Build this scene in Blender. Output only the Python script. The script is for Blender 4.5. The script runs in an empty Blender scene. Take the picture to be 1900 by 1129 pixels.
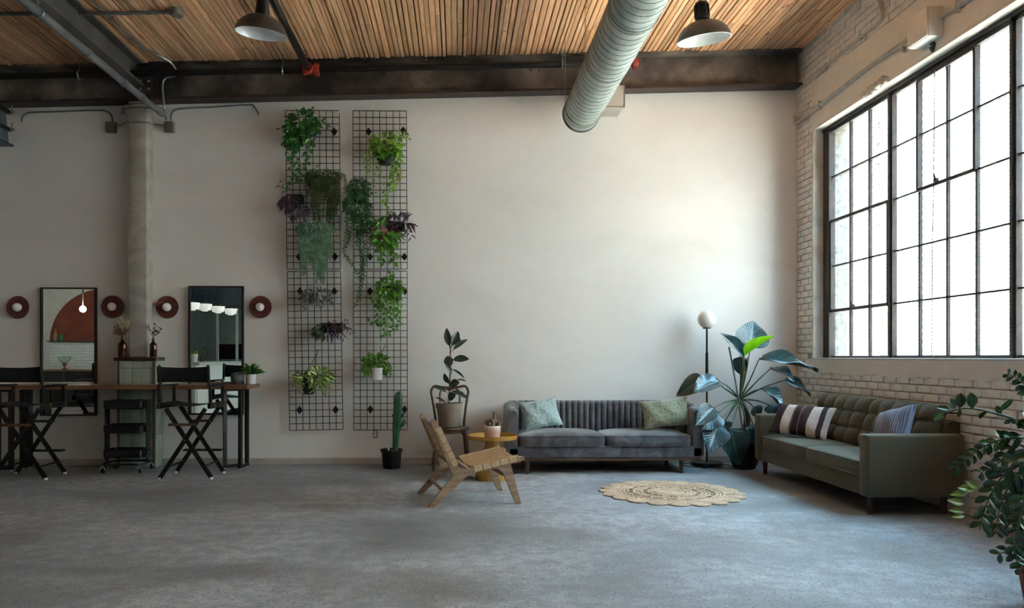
import bpy, bmesh, math, random
from mathutils import Vector, Matrix, noise

SC = bpy.context.scene
COL = SC.collection
RND = random.Random(11)
PI = math.pi
rad = math.radians

# ------------------------------------------------------------------ camera
EYE = 1.21                       # eye height, metres
FPX, CX, CY = 1420.0, 896.0, 663.0   # focal length and principal point, pixels of the 1900 x 1129 frame
YAW = rad(1.86)
cam_data = bpy.data.cameras.new('camera')
cam_data.sensor_width = 36.0
cam_data.lens = 36.0 * FPX / 1900.0
cam_data.shift_x = (950 - CX) / 1900.0
cam_data.shift_y = (CY - 564.5) / 1900.0
cam_data.clip_start = 0.05
cam_data.clip_end = 200
cam = bpy.data.objects.new('camera', cam_data)
cam.location = (0, 0, EYE)
cam.rotation_euler = (PI / 2, 0, -YAW)
COL.objects.link(cam)
SC.camera = cam

# ------------------------------------------------------------------ world, sun, exposure
world = bpy.data.worlds.new('sky')
SC.world = world
world.use_nodes = True
bg = world.node_tree.nodes['Background']
bg.inputs['Color'].default_value = (0.39, 0.69, 1.0, 1)
bg.inputs['Strength'].default_value = 7.0

sun_data = bpy.data.lights.new('sun', 'SUN')
sun_data.energy = 23.0
sun_data.color = (1.0, 0.84, 0.69)
sun_data.angle = rad(1.0)
sun = bpy.data.objects.new('sun', sun_data)
sun.rotation_euler = Vector((0.32, 0.18, -0.93)).to_track_quat('-Z', 'Y').to_euler()
sun.location = (-10, 0, 20)
COL.objects.link(sun)

SC.view_settings.view_transform = 'Standard'
SC.view_settings.look = 'None'
SC.view_settings.gamma = 1.0
SC.view_settings.use_curve_mapping = False
SC.view_settings.exposure = 2.25
SC.cycles.max_bounces = 14
SC.cycles.diffuse_bounces = 8
SC.cycles.glossy_bounces = 5
SC.cycles.transmission_bounces = 8
SC.cycles.transparent_max_bounces = 16
SC.cycles.caustics_reflective = False
SC.cycles.caustics_refractive = False
SC.cycles.sample_clamp_indirect = 12.0
SC.cycles.use_denoising = True

# ------------------------------------------------------------------ where a point of the place stands
_c, _s = math.cos(YAW), math.sin(YAW)
def ray(px, py):
    x, z = (px - CX) / FPX, (CY - py) / FPX
    return Vector((x * _c + _s, -x * _s + _c, z))
ORG = Vector((0, 0, EYE))
def atY(px, py, Y):
    d = ray(px, py); return ORG + d * (Y / d.y)
def atX(px, py, X):
    d = ray(px, py); return ORG + d * (X / d.x)
def atZ(px, py, z=0.0):
    d = ray(px, py); return ORG + d * ((z - EYE) / d.z)
def atD(px, py, D):
    return ORG + ray(px, py) * D
BACK, RIGHT = 8.68, 3.89         # inner faces of the back and the window wall
def ceil_z(x):
    return 4.55 + 0.034 * x      # the roof deck falls gently to the left

# ------------------------------------------------------------------ mesh builder
class MB:
    def __init__(s):
        s.v, s.f, s.mi, s.uv = [], [], [], None
    def add(s, vs, fs, M=None, mi=0):
        b = len(s.v)
        if M is not None: vs = [M @ Vector(v) for v in vs]
        s.v.extend(tuple(v) for v in vs)
        s.f.extend(tuple(i + b for i in f) for f in fs)
        s.mi.extend([mi] * len(fs))
        return s
    def box(s, x0, y0, z0, x1, y1, z1, M=None, mi=0):
        vs = [(x0,y0,z0),(x1,y0,z0),(x1,y1,z0),(x0,y1,z0),(x0,y0,z1),(x1,y0,z1),(x1,y1,z1),(x0,y1,z1)]
        fs = [(0,3,2,1),(4,5,6,7),(0,1,5,4),(1,2,6,5),(2,3,7,6),(3,0,4,7)]
        return s.add(vs, fs, M, mi)
    def rbox(s, x0, y0, z0, x1, y1, z1, r=0.01, seg=2, M=None, mi=0):
        bm = bmesh.new()
        bmesh.ops.create_cube(bm, size=1)
        for v in bm.verts:
            v.co = Vector((x0 if v.co.x < 0 else x1, y0 if v.co.y < 0 else y1, z0 if v.co.z < 0 else z1))
        r = min(r, 0.49 * min(abs(x1-x0), abs(y1-y0), abs(z1-z0)))
        bmesh.ops.bevel(bm, geom=bm.edges[:], offset=r, segments=seg, profile=0.5, affect='EDGES')
        bm.verts.index_update()
        s.add([v.co.copy() for v in bm.verts], [[v.index for v in f.verts] for f in bm.faces], M, mi)
        bm.free(); return s
    def bar(s, p, q, w, h, up=(0,0,1), r=0, mi=0):
        """square bar from p to q: w across, h along up"""
        p, q = Vector(p), Vector(q); d = q - p; L = d.length; y = d.normalized()
        x = y.cross(Vector(up))
        if x.length < 1e-5: x = y.cross(Vector((1,0,0)))
        x.normalize(); z = x.cross(y)
        M = Matrix(((x.x,y.x,z.x,p.x),(x.y,y.y,z.y,p.y),(x.z,y.z,z.z,p.z),(0,0,0,1)))
        if r: return s.rbox(-w/2, 0, -h/2, w/2, L, h/2, r, 2, M, mi)
        return s.box(-w/2, 0, -h/2, w/2, L, h/2, M, mi)
    def tube(s, pts, r, n=8, caps=True, closed=False, mi=0, ru=None):
        pts = [Vector(p) for p in pts]; m = len(pts)
        rs = [r] * m if not hasattr(r, '__len__') else list(r)
        vs, fs = [], []; prev = None
        for i, p in enumerate(pts):
            if closed: d = pts[(i+1) % m] - pts[i-1]
            else: d = pts[min(i+1, m-1)] - pts[max(i-1, 0)]
            if d.length < 1e-9: d = Vector((0,0,1))
            d.normalize()
            if prev is None:
                a = Vector((0,0,1)) if abs(d.z) < 0.9 else Vector((1,0,0))
                x = d.cross(a).normalized()
            else:
                x = prev - d * prev.dot(d)
                x = x.normalized() if x.length > 1e-6 else d.orthogonal().normalized()
            prev = x; y = d.cross(x)
            for k in range(n):
                a = 2 * PI * k / n
                vs.append(p + x * (math.cos(a) * rs[i]) + y * (math.sin(a) * (rs[i] if ru is None else ru * rs[i])))
        for i in range(m if closed else m - 1):
            j = (i + 1) % m
            for k in range(n):
                k2 = (k + 1) % n
                fs.append((i*n+k, i*n+k2, j*n+k2, j*n+k))
        if caps and not closed:
            fs.append(tuple(range(n-1, -1, -1))); fs.append(tuple((m-1)*n + k for k in range(n)))
        return s.add(vs, fs, None, mi)
    def lathe(s, prof, n=24, M=None, mi=0):
        """prof: (radius, z) from bottom outside round to the last point; ends with r=0 close the shape"""
        vs, fs, ring = [], [], []
        for r, z in prof:
            if r < 1e-6:
                ring.append([len(vs)]); vs.append((0, 0, z))
            else:
                ring.append(list(range(len(vs), len(vs) + n)))
                vs += [(r * math.cos(2*PI*k/n), r * math.sin(2*PI*k/n), z) for k in range(n)]
        for a, b in zip(ring, ring[1:]):
            for k in range(n):
                k2 = (k + 1) % n
                if len(a) == 1 and len(b) == 1: continue
                if len(a) == 1: fs.append((a[0], b[k2], b[k]))
                elif len(b) == 1: fs.append((a[k], a[k2], b[0]))
                else: fs.append((a[k], a[k2], b[k2], b[k]))
        return s.add(vs, fs, M, mi)
    def grid(s, fn, nu, nv, cu=False, cv=False, M=None, mi=0, flip=False):
        U, V = (nu if cu else nu + 1), (nv if cv else nv + 1)
        vs = [fn(i / nu, j / nv) for i in range(U) for j in range(V)]
        fs = []
        for i in range(nu):
            for j in range(nv):
                a, b = i % U, (i + 1) % U; c, d = j % V, (j + 1) % V
                f = (a*V+c, b*V+c, b*V+d, a*V+d)
                fs.append(f[::-1] if flip else f)
        return s.add(vs, fs, M, mi)
    def sphere(s, r, c=(0,0,0), n=16, m=10, sx=1, sy=1, sz=1, mi=0):
        prof = [(r * math.sin(PI * i / m), -r * math.cos(PI * i / m)) for i in range(m + 1)]
        M = Matrix.Translation(c) @ Matrix.Diagonal((sx, sy, sz, 1))
        return s.lathe(prof, n, M, mi)
    def prism(s, poly, t0, t1, M=None, mi=0):
        """polygon (a, b) extruded along the third axis from t0 to t1; axes of M: a, b, t"""
        n = len(poly)
        vs = [(a, b, t0) for a, b in poly] + [(a, b, t1) for a, b in poly]
        fs = [tuple(range(n - 1, -1, -1)), tuple(range(n, 2 * n))]
        fs += [(k, (k+1) % n, n + (k+1) % n, n + k) for k in range(n)]
        return s.add(vs, fs, M, mi)

def mesh_of(name, mb, mats, smooth=None):
    me = bpy.data.meshes.new(name)
    me.from_pydata(mb.v, [], mb.f)
    if not isinstance(mats, (list, tuple)): mats = [mats]
    for m in mats: me.materials.append(m)
    if len(mats) > 1: me.polygons.foreach_set('material_index', mb.mi)
    if mb.uv:
        lay = me.uv_layers.new(name='uv')
        li = [0] * len(me.loops); me.loops.foreach_get('vertex_index', li)
        flat = []
        for i in li: flat.extend(mb.uv[i])
        lay.data.foreach_set('uv', flat)
    if smooth is not None:
        me.polygons.foreach_set('use_smooth', [True] * len(me.polygons))
        if smooth < 180: me.set_sharp_from_angle(angle=rad(smooth))
    me.update()
    return me

def link(name, data, parent=None, M=None):
    o = bpy.data.objects.new(name, data)
    COL.objects.link(o)
    if parent is not None: o.parent = parent
    if M is not None: o.matrix_basis = M
    return o

def clusters(mb):                 # face groups that stand apart from one another
    par = list(range(len(mb.v)))
    def find(i):
        while par[i] != i: par[i] = par[par[i]]; i = par[i]
        return i
    for f in mb.f:
        r = find(f[0])
        for i in f[1:]:
            q = find(i)
            if q != r: par[q] = r
    box = {}
    for i, v in enumerate(mb.v):
        r = find(i); b = box.get(r)
        if b is None: box[r] = [list(v), list(v)]
        else:
            for k in range(3):
                if v[k] < b[0][k]: b[0][k] = v[k]
                if v[k] > b[1][k]: b[1][k] = v[k]
    keys = list(box)
    if len(keys) < 2 or len(keys) > 40: return None
    g = {k: k for k in keys}
    def gf(k):
        while g[k] != k: k = g[k]
        return k
    e = 0.003
    for i, a in enumerate(keys):
        for b in keys[:i]:
            A, B = box[a], box[b]
            if all(A[0][k] - e <= B[1][k] and B[0][k] - e <= A[1][k] for k in range(3)): g[gf(a)] = gf(b)
    out = {}
    for f, m in zip(mb.f, mb.mi): out.setdefault(gf(find(f[0])), []).append((f, m))
    return list(out.values()) if len(out) > 1 else None

def part(name, mb, mats, parent=None, smooth=40, M=None, label=None, kind=None, sep=True):
    cl = clusters(mb) if (sep and kind is None and mb.uv is None and parent is not None and len(mb.v) < 6000) else None
    if cl and len(cl) <= 24:
        first = None
        for grp in cl:
            idx = {}; m = MB()
            for f, mi in grp:
                for i in f:
                    if i not in idx: idx[i] = len(m.v); m.v.append(mb.v[i])
                m.f.append(tuple(idx[i] for i in f)); m.mi.append(mi)
            o = part(name, m, mats, parent, smooth, M, label, None, False)
            first = first or o
        return first
    o = link(name, mesh_of(name, mb, mats, smooth), parent, M)
    if label: o['label'] = label
    if kind: o['kind'] = kind
    return o

def tag(o, label=None, cat=None, group=None, kind=None):
    if label: o['label'] = label
    if cat: o['category'] = cat
    if group: o['group'] = group
    if kind: o['kind'] = kind
    return o

def thing(name, label, cat, loc=(0,0,0), rotz=0.0, group=None):
    o = bpy.data.objects.new(name, None)
    o.empty_display_size = 0.1
    COL.objects.link(o)
    o.location = loc; o.rotation_euler = (0, 0, rotz)
    return tag(o, label, cat, group)

def copy_tree(o, parent=None):
    c = o.copy(); COL.objects.link(c)
    if parent is not None: c.parent = parent
    for ch in list(o.children): copy_tree(ch, c)
    return c

def L(p, base):                   # world point in a thing's own (unrotated) frame
    return Vector(p) - Vector(base)

def smooth_path(pts, k=6):        # Catmull-Rom through the points
    pts = [Vector(p) for p in pts]
    if len(pts) < 3: return pts
    out = []
    q = [pts[0] * 2 - pts[1]] + pts + [pts[-1] * 2 - pts[-2]]
    for i in range(1, len(q) - 2):
        a, b, c, d = q[i-1], q[i], q[i+1], q[i+2]
        for j in range(k):
            t = j / k
            out.append(0.5 * ((2*b) + (c-a)*t + (2*a-5*b+4*c-d)*t*t + (3*b-a-3*c+d)*t*t*t))
    out.append(pts[-1])
    return out

# ------------------------------------------------------------------ materials
def srgb(h):
    h = h.lstrip('#')
    v = [int(h[i:i+2], 16) / 255 for i in (0, 2, 4)]
    return tuple(((x + 0.055) / 1.055) ** 2.4 if x > 0.04045 else x / 12.92 for x in v)

class NT:
    def __init__(s, name):
        s.m = bpy.data.materials.new(name); s.m.use_nodes = True
        s.t = s.m.node_tree; s.n = s.t.nodes; s.l = s.t.links
        s.p = s.n['Principled BSDF']; s.out = s.n['Material Output']
        s._tc = None
    def tc(s, k='Object'):
        if s._tc is None: s._tc = s.n.new('ShaderNodeTexCoord')
        return s._tc.outputs[k]
    def new(s, t, **kw):
        n = s.n.new(t)
        for k, v in kw.items():
            if k in n.inputs.keys() if hasattr(n.inputs, 'keys') else False: n.inputs[k].default_value = v
            else: setattr(n, k, v)
        return n
    def set(s, n, k, v):
        if hasattr(v, 'is_output') or isinstance(v, bpy.types.NodeSocket): s.l.new(v, n.inputs[k])
        else: n.inputs[k].default_value = v
    def mapping(s, scale=(1,1,1), rot=(0,0,0), src=None, loc=None):
        m = s.n.new('ShaderNodeMapping')
        s.l.new(src or s.tc(), m.inputs['Vector'])
        m.inputs['Scale'].default_value = scale; m.inputs['Rotation'].default_value = rot
        if loc is not None: s.set(m, 'Location', loc)
        return m.outputs[0]
    def noise(s, scale, detail=4, rough=0.55, vec=None, dist=0):
        n = s.n.new('ShaderNodeTexNoise')
        n.inputs['Scale'].default_value = scale; n.inputs['Detail'].default_value = detail
        n.inputs['Roughness'].default_value = rough; n.inputs['Distortion'].default_value = dist
        s.l.new(vec or s.tc(), n.inputs['Vector'])
        return n.outputs['Fac']
    def ramp(s, fac, stops, interp='LINEAR'):
        r = s.n.new('ShaderNodeValToRGB'); e = r.color_ramp.elements
        r.color_ramp.interpolation = interp
        while len(e) < len(stops): e.new(0.5)
        for el, (p, c) in zip(e, stops):
            el.position = p
            el.color = (c, c, c, 1) if isinstance(c, (int, float)) else tuple(c)[:3] + (1,)
        s.l.new(fac, r.inputs['Fac'])
        return r.outputs['Color']
    def mix(s, a, b, fac, mode='MIX'):
        m = s.n.new('ShaderNodeMix'); m.data_type = 'RGBA'; m.blend_type = mode
        for k, v in ((0, fac), (6, a), (7, b)):
            if isinstance(v, bpy.types.NodeSocket): s.l.new(v, m.inputs[k])
            elif k == 0: m.inputs[0].default_value = v
            else: m.inputs[k].default_value = tuple(v)[:3] + (1,)
        return m.outputs[2]
    def math(s, op, a, b=None):
        m = s.n.new('ShaderNodeMath'); m.operation = op
        for i, v in enumerate((a, b)):
            if v is None: continue
            if isinstance(v, bpy.types.NodeSocket): s.l.new(v, m.inputs[i])
            else: m.inputs[i].default_value = v
        return m.outputs[0]
    def rand(s):
        return s.n.new('ShaderNodeObjectInfo').outputs['Random']
    def vary(s, col, amt, hue=0.0):
        h = s.n.new('ShaderNodeHueSaturation')
        if isinstance(col, bpy.types.NodeSocket): s.l.new(col, h.inputs['Color'])
        else: h.inputs['Color'].default_value = tuple(col)[:3] + (1,)
        r = s.rand()
        mr = s.n.new('ShaderNodeMapRange'); s.l.new(r, mr.inputs[0])
        mr.inputs[3].default_value = 1 - amt; mr.inputs[4].default_value = 1 + amt
        s.l.new(mr.outputs[0], h.inputs['Value'])
        if hue:
            f = s.math('FRACT', s.math('MULTIPLY', r, 7.31))
            m2 = s.n.new('ShaderNodeMapRange'); s.l.new(f, m2.inputs[0])
            m2.inputs[3].default_value = 0.5 - hue; m2.inputs[4].default_value = 0.5 + hue
            s.l.new(m2.outputs[0], h.inputs['Hue'])
        return h.outputs[0]
    def bump(s, h, strength=0.3, dist=0.01, normal=None):
        b = s.n.new('ShaderNodeBump'); s.l.new(h, b.inputs['Height'])
        b.inputs['Strength'].default_value = strength; b.inputs['Distance'].default_value = dist
        if normal is not None: s.l.new(normal, b.inputs['Normal'])
        s.l.new(b.outputs[0], s.p.inputs['Normal'])
        return b.outputs[0]
    def fin(s, col=None, rough=None, metal=None, spec=None, coat=None, sheen=None):
        for k, v in (('Base Color', col), ('Roughness', rough), ('Metallic', metal), ('Specular IOR Level', spec),
                     ('Coat Weight', coat), ('Sheen Weight', sheen)):
            if v is None: continue
            if isinstance(v, bpy.types.NodeSocket): s.l.new(v, s.p.inputs[k])
            elif k == 'Base Color': s.p.inputs[k].default_value = tuple(v)[:3] + (1,)
            else: s.p.inputs[k].default_value = v
        return s.m

def mat(name, c, c2=None, rough=0.6, metal=0.0, scale=6, bump=0.0, bscale=60, stretch=(1,1,1), rand=0.0, hue=0.0,
        spec=0.5, coat=None, sheen=None, lo=0.35, hi=0.65):
    t = NT(name)
    c = srgb(c) if isinstance(c, str) else c
    c2 = tuple(x * 0.78 for x in c) if c2 is None else (srgb(c2) if isinstance(c2, str) else c2)
    vec = t.mapping(stretch) if stretch != (1,1,1) else t.tc()
    col = t.ramp(t.noise(scale, 5, 0.6, vec), [(lo, c2), (hi, c)])
    if rand or hue: col = t.vary(col, rand, hue)
    if bump: t.bump(t.noise(bscale, 4, 0.6, vec), bump, 0.004)
    return t.fin(col, rough, metal, spec, coat, sheen)

# ------------------------------------------------------------------ the materials of the place
def m_floor():
    t = NT('concrete_floor')
    v = t.tc()
    big = t.noise(0.55, 6, 0.62, t.mapping((1.0, 1.9, 1)), 0.4)
    col = t.ramp(big, [(0.30, srgb('6c6d6e')), (0.46, srgb('989a9e')), (0.62, srgb('b8b9bd'))])
    mid = t.noise(9, 6, 0.7)
    col = t.mix(col, srgb('7d7e7f'), t.ramp(mid, [(0.42, 0.55), (0.6, 0.0)]))
    rust = t.noise(0.8, 3, 0.5, t.mapping((1, 1, 1), loc=(4.3, 1.7, 0)))
    col = t.mix(col, srgb('6d6052'), t.ramp(rust, [(0.56, 0.0), (0.75, 0.55)]))
    fine = t.noise(60, 3, 0.6, t.mapping((1, 1.5, 1)))
    spk = t.ramp(fine, [(0.35, 1.0), (0.42, 0.0)])
    col = t.mix(col, srgb('3b3d40'), t.math('MULTIPLY', spk, 0.95))
    light = t.ramp(t.noise(46, 2, 0.5), [(0.62, 0.0), (0.72, 0.35)])
    col = t.mix(col, srgb('bdbdbd'), light)
    t.bump(t.mix(fine, mid, 0.4), 0.25, 0.004)
    return t.fin(col, t.ramp(big, [(0.3, 0.55), (0.7, 0.8)]), spec=0.35)

def m_plaster(name, a, b, c, s=0.9, bump=0.12):
    t = NT(name)
    n1 = t.noise(s, 7, 0.62, t.mapping((1, 1, 1.6)), 0.8)
    col = t.ramp(n1, [(0.3, srgb(a)), (0.5, srgb(b)), (0.7, srgb(c))])
    n2 = t.noise(s * 7, 5, 0.6, t.mapping((1, 1, 0.6)), 1.2)
    col = t.mix(col, srgb(a), t.ramp(n2, [(0.5, 0.0), (0.75, 0.22)]))
    n3 = t.noise(30, 5, 0.6)
    t.bump(t.mix(n2, n3, 0.45), bump, 0.01)
    return t.fin(col, 0.75, spec=0.25)

def m_planks():
    t = NT('fir_planks')
    off = t.n.new('ShaderNodeCombineXYZ')
    r = t.rand()
    t.l.new(t.math('MULTIPLY', r, 37.0), off.inputs[0]); t.l.new(t.math('MULTIPLY', r, 91.0), off.inputs[1])
    v = t.mapping((26, 1.3, 26), loc=off.outputs[0])
    g = t.noise(1.0, 6, 0.65, v, 1.5)
    col = t.ramp(g, [(0.28, srgb('b98357')), (0.48, srgb('e3b084')), (0.70, srgb('f2cba4'))])
    k = t.noise(2.2, 2, 0.5, t.mapping((9, 2.2, 9), loc=off.outputs[0]))
    col = t.mix(col, srgb('4c2c14'), t.ramp(k, [(0.70, 0.0), (0.76, 0.8)]))
    col = t.vary(col, 0.24, 0.005)
    t.bump(g, 0.2, 0.003)
    return t.fin(col, 0.55, spec=0.4)

def m_brick_paint():
    t = NT('painted_brick')
    n = t.noise(14, 6, 0.65)
    col = t.ramp(n, [(0.3, srgb('c6c0b9')), (0.55, srgb('dfdad4')), (0.8, srgb('e8e4de'))])
    col = t.vary(col, 0.05)
    t.bump(t.noise(45, 6, 0.7), 0.55, 0.008)
    return t.fin(col, 0.7, spec=0.3)

def m_mortar():
    t = NT('painted_mortar')
    n = t.noise(18, 6, 0.7)
    col = t.ramp(n, [(0.30, srgb('6d675f')), (0.5, srgb('b1a99f')), (0.75, srgb('cdc5bb'))])
    t.bump(t.noise(60, 5, 0.7), 0.6, 0.008)
    return t.fin(col, 0.8, spec=0.2)

def m_beam():
    t = NT('mottled_black_steel')
    n = t.noise(1.6, 6, 0.6)
    col = t.ramp(n, [(0.36, srgb('332e2c')), (0.52, srgb('655c56')), (0.68, srgb('93877d'))])
    t.bump(t.noise(90, 3, 0.6), 0.15, 0.003)
    return t.fin(col, 0.6, spec=0.4)

def m_glass():
    t = NT('window_glass')
    tr = t.n.new('ShaderNodeBsdfTransparent'); tr.inputs[0].default_value = (0.93, 0.97, 0.95, 1)
    gl = t.n.new('ShaderNodeBsdfGlossy'); gl.inputs['Roughness'].default_value = 0.02
    lw = t.n.new('ShaderNodeLayerWeight'); lw.inputs['Blend'].default_value = 0.12
    mx = t.n.new('ShaderNodeMixShader')
    t.l.new(t.math('MULTIPLY', lw.outputs['Fresnel'], 0.6), mx.inputs[0])
    t.l.new(tr.outputs[0], mx.inputs[1]); t.l.new(gl.outputs[0], mx.inputs[2])
    t.l.new(mx.outputs[0], t.out.inputs[0])
    return t.m

def m_ext_brick(name, a, b, m):
    t = NT(name)
    br = t.n.new('ShaderNodeTexBrick')
    v = t.n.new('ShaderNodeSeparateXYZ'); t.l.new(t.tc(), v.inputs[0])
    cb = t.n.new('ShaderNodeCombineXYZ'); t.l.new(t.math('ADD', v.outputs[1], v.outputs[0]), cb.inputs[0]); t.l.new(v.outputs[2], cb.inputs[1])
    t.l.new(cb.outputs[0], br.inputs['Vector'])
    br.inputs['Scale'].default_value = 1.0; br.inputs['Brick Width'].default_value = 0.22; br.inputs['Row Height'].default_value = 0.075
    br.inputs['Mortar Size'].default_value = 0.011
    for k, c in (('Color1', a), ('Color2', b), ('Mortar', m)): br.inputs[k].default_value = srgb(c) + (1,)
    t.bump(br.outputs['Fac'], -0.6, 0.01)
    return t.fin(br.outputs['Color'], 0.85, spec=0.2)

def m_duct():
    t = NT('galvanised_steel')
    n = t.noise(5, 6, 0.6)
    col = t.ramp(n, [(0.3, srgb('93a09b')), (0.5, srgb('b6c0bb')), (0.75, srgb('d0d6d1'))])
    st = t.ramp(t.noise(11, 3, 0.5, t.mapping((1, 1, 1), loc=(3, 0, 1))), [(0.63, 0.0), (0.7, 0.5)])
    col = t.mix(col, srgb('7c8580'), st)
    return t.fin(col, t.ramp(n, [(0.3, 0.42), (0.7, 0.6)]), metal=0.35, spec=0.5)

def m_mirror():
    t = NT('mirror_silver')
    return t.fin((0.80, 0.86, 0.84), 0.0, metal=1.0)

def m_amber():
    t = NT('amber_glass')
    t.p.inputs['Transmission Weight'].default_value = 0.85
    t.p.inputs['IOR'].default_value = 1.45
    return t.fin(srgb('7a2f10'), 0.06, spec=0.6)

def m_leaf(name, c, vein, dark, rough=0.35, coat=0.0, nveins=0, rand=0.18, hue=0.015, edge=None):
    t = NT(name)
    uv = t.n.new('ShaderNodeSeparateXYZ'); t.l.new(t.tc('UV'), uv.inputs[0])
    u, w = uv.outputs[0], uv.outputs[1]
    a = t.math('ABSOLUTE', t.math('SUBTRACT', u, 0.5))
    col = t.ramp(t.noise(14, 4, 0.6), [(0.3, srgb(dark)), (0.65, srgb(c))])
    mid = t.ramp(a, [(0.015, 1.0), (0.05, 0.0)])
    if edge: col = t.mix(col, srgb(edge), t.ramp(a, [(0.20, 0.0), (0.30, 1.0)]))
    if nveins:
        ph = t.math('SUBTRACT', w, t.math('MULTIPLY', a, 0.55))
        sn = t.math('SINE', t.math('MULTIPLY', ph, nveins * 6.2832))
        col = t.mix(col, srgb(vein), t.ramp(sn, [(0.84, 0.0), (1.0, 0.13)]))
        t.bump(sn, 0.18, 0.008)
    col = t.mix(col, srgb(vein), t.math('MULTIPLY', mid, 0.8))
    col = t.vary(col, rand, hue)
    m = t.fin(col, rough, spec=0.5, coat=coat)
    return m

FLOOR = m_floor()
PLASTER = m_plaster('wall_plaster', 'e1ddd9', 'e8e5e1', 'edeae7', 0.7, 0.05)
REVEAL = m_plaster('window_reveal_plaster', 'b3aca2', 'cdc6bc', 'd9d2c8', 2.5, 0.3)
BAND = m_plaster('painted_concrete_band', 'c9c0b6', 'd5cdc4', 'dcd5cc', 1.5, 0.2)
COLCONC = m_plaster('raw_concrete', '9a948a', 'b0aaa0', 'c2bcb1', 3.0, 0.8)
PLANK = m_planks()
BRICK = m_brick_paint()
MORTAR = m_mortar()
BEAM = m_beam()
GLASS = m_glass()
DUCT = m_duct()
MIRROR = m_mirror()
AMBER = m_amber()
EXTW = m_ext_brick('white_painted_alley_brick', 'e2e0dc', 'd2cfca', '3a3835')
EXTR = m_ext_brick('red_alley_brick', '6a4a40', '553a33', '8a807a')
DECK = mat('dark_roof_deck', '2a1a0f', rough=0.9)
STEELGREY = mat('grey_painted_steel', '5a5653', '45423f', 0.55, scale=3, bump=0.1)
SASH = mat('weathered_brown_steel_sash', '3f3430', '2a2422', 0.6, scale=9, bump=0.25)
PIPEBLK = mat('black_iron_pipe', '1a1b1c', '101112', 0.42, scale=4)
PIPEGRY = mat('grey_conduit', '7b7f7e', '646867', 0.45, metal=0.3, scale=6)
CONDUIT = mat('bright_conduit', '9aa09e', '7d8381', 0.35, metal=0.6, scale=6)
WALLCOND = mat('painted_conduit', 'c4bdb4', 'aca59c', 0.6, scale=12)
REDIRON = mat('red_coupling', 'b8392b', '93281e', 0.5, scale=8)
ZINC = mat('zinc_plated', 'a7aba8', '8c908d', 0.35, metal=0.7)
BLK = mat('black_powder_coat', '0d0f12', '08090b', 0.4, scale=5)
BLKWOOD = mat('black_stained_wood', '0b0a0a', '060606', 0.45, scale=5, stretch=(1, 1, 6), bump=0.15)
CANVAS = mat('black_canvas', '0b0c10', '07080a', 0.9, scale=300, bump=0.3, bscale=500)
BRASS = mat('worn_brass', '9a8048', '6d5a30', 0.4, metal=0.8)
WHITEPL = mat('white_plastic', 'e8e8e6', 'dcdcda', 0.5)
WALNUT = mat('walnut_counter', '8e6644', '66462f', 0.4, scale=2, stretch=(0.7, 9, 9), bump=0.08, coat=0.15)
DARKWOOD = mat('dark_walnut', '33211a', '24160f', 0.45, scale=3, stretch=(1, 8, 8))
TRIMBRN = mat('bronze_edge_trim', '6a5a51', '574840', 0.5)
TILE = mat('sage_glazed_tile', 'aab5a4', '95a08f', 0.25, scale=5, rand=0.06, hue=0.01, coat=0.2)
GROUT = mat('dark_grout', '5a5e58', '4c504a', 0.9)
BOXGREY = mat('grey_junction_box', '86827a', '6c6861', 0.5, metal=0.3)
ENAMELOUT = mat('dark_enamel', '4a4643', '2d2a28', 0.4, scale=7, bump=0.1)
ENAMELIN = mat('white_enamel', 'e9eae8', 'd9dad8', 0.18, coat=0.3)
SCONCE = mat('russet_turned_wood', '6b332e', '54261f', 0.5, scale=6, stretch=(1, 6, 6), bump=0.1)
OPAL = mat('opal_glass', 'f2f0ec', 'ebe9e5', 0.25, coat=0.3)

# ================================================================== THE ROOM
XL, YF = -11.0, -4.0             # left wall and the wall behind the camera
o = part('floor', MB().box(XL, YF, -0.15, 4.3, 9.0, 0.0), FLOOR, smooth=None); tag(o, 'bare grey concrete floor with dark speckles and stains', kind='structure')

# --- ceiling: sloping deck carrying narrow planks that run front to back
mb = MB()
x0, x1 = XL - 0.2, 4.3
mb.prism([(x0, ceil_z(x0) + 0.05), (x1, ceil_z(x1) + 0.05), (x1, ceil_z(x1) + 0.4), (x0, ceil_z(x0) + 0.4)], YF - 0.2, 9.0,
         Matrix(((1,0,0,0),(0,0,1,0),(0,1,0,0),(0,0,0,1))))
ceiling = part('ceiling', mb, DECK, smooth=None); tag(ceiling, 'sloping ceiling of narrow fir planks', kind='structure')
def plank_box(xa, xb, ya, yb, dz, m=None):
    m = m or MB()
    za, zb = ceil_z(xa) + dz, ceil_z(xb) + dz
    c = 0.004
    poly = [(xa, za + 0.06), (xa, za + c), (xa + c, za), (xb - c, zb), (xb, zb + c), (xb, zb + 0.06)]
    return m.prism(poly, ya, yb, Matrix(((1,0,0,0),(0,0,1,0),(0,1,0,0),(0,0,0,1))))
x = 3.88
npl = 0
while x > -5.75:
    w = RND.choice((0.034, 0.040, 0.044, 0.048, 0.052))
    dz = RND.uniform(-0.009, 0.007)
    cut = RND.uniform(7.3, 8.2) if (RND.random() < 0.5 and npl < 284) else None
    spans = [(YF, 8.66)] if cut is None else [(YF, cut - 0.0015), (cut + 0.0015, 8.66)]
    for i, (ya, yb) in enumerate(spans):
        part('plank', plank_box(x - w, x, ya, yb, dz + i * RND.uniform(-0.004, 0.004)), PLANK, ceiling, None); npl += 1
    x -= w + RND.choice((0.005, 0.007, 0.008, 0.012))
mb = MB()
while x > XL:
    plank_box(x - 0.045, x, YF, 8.66, RND.uniform(-0.004, 0.004), mb); x -= 0.05
part('far_planks', mb, PLANK, ceiling, None, kind='stuff')

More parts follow.
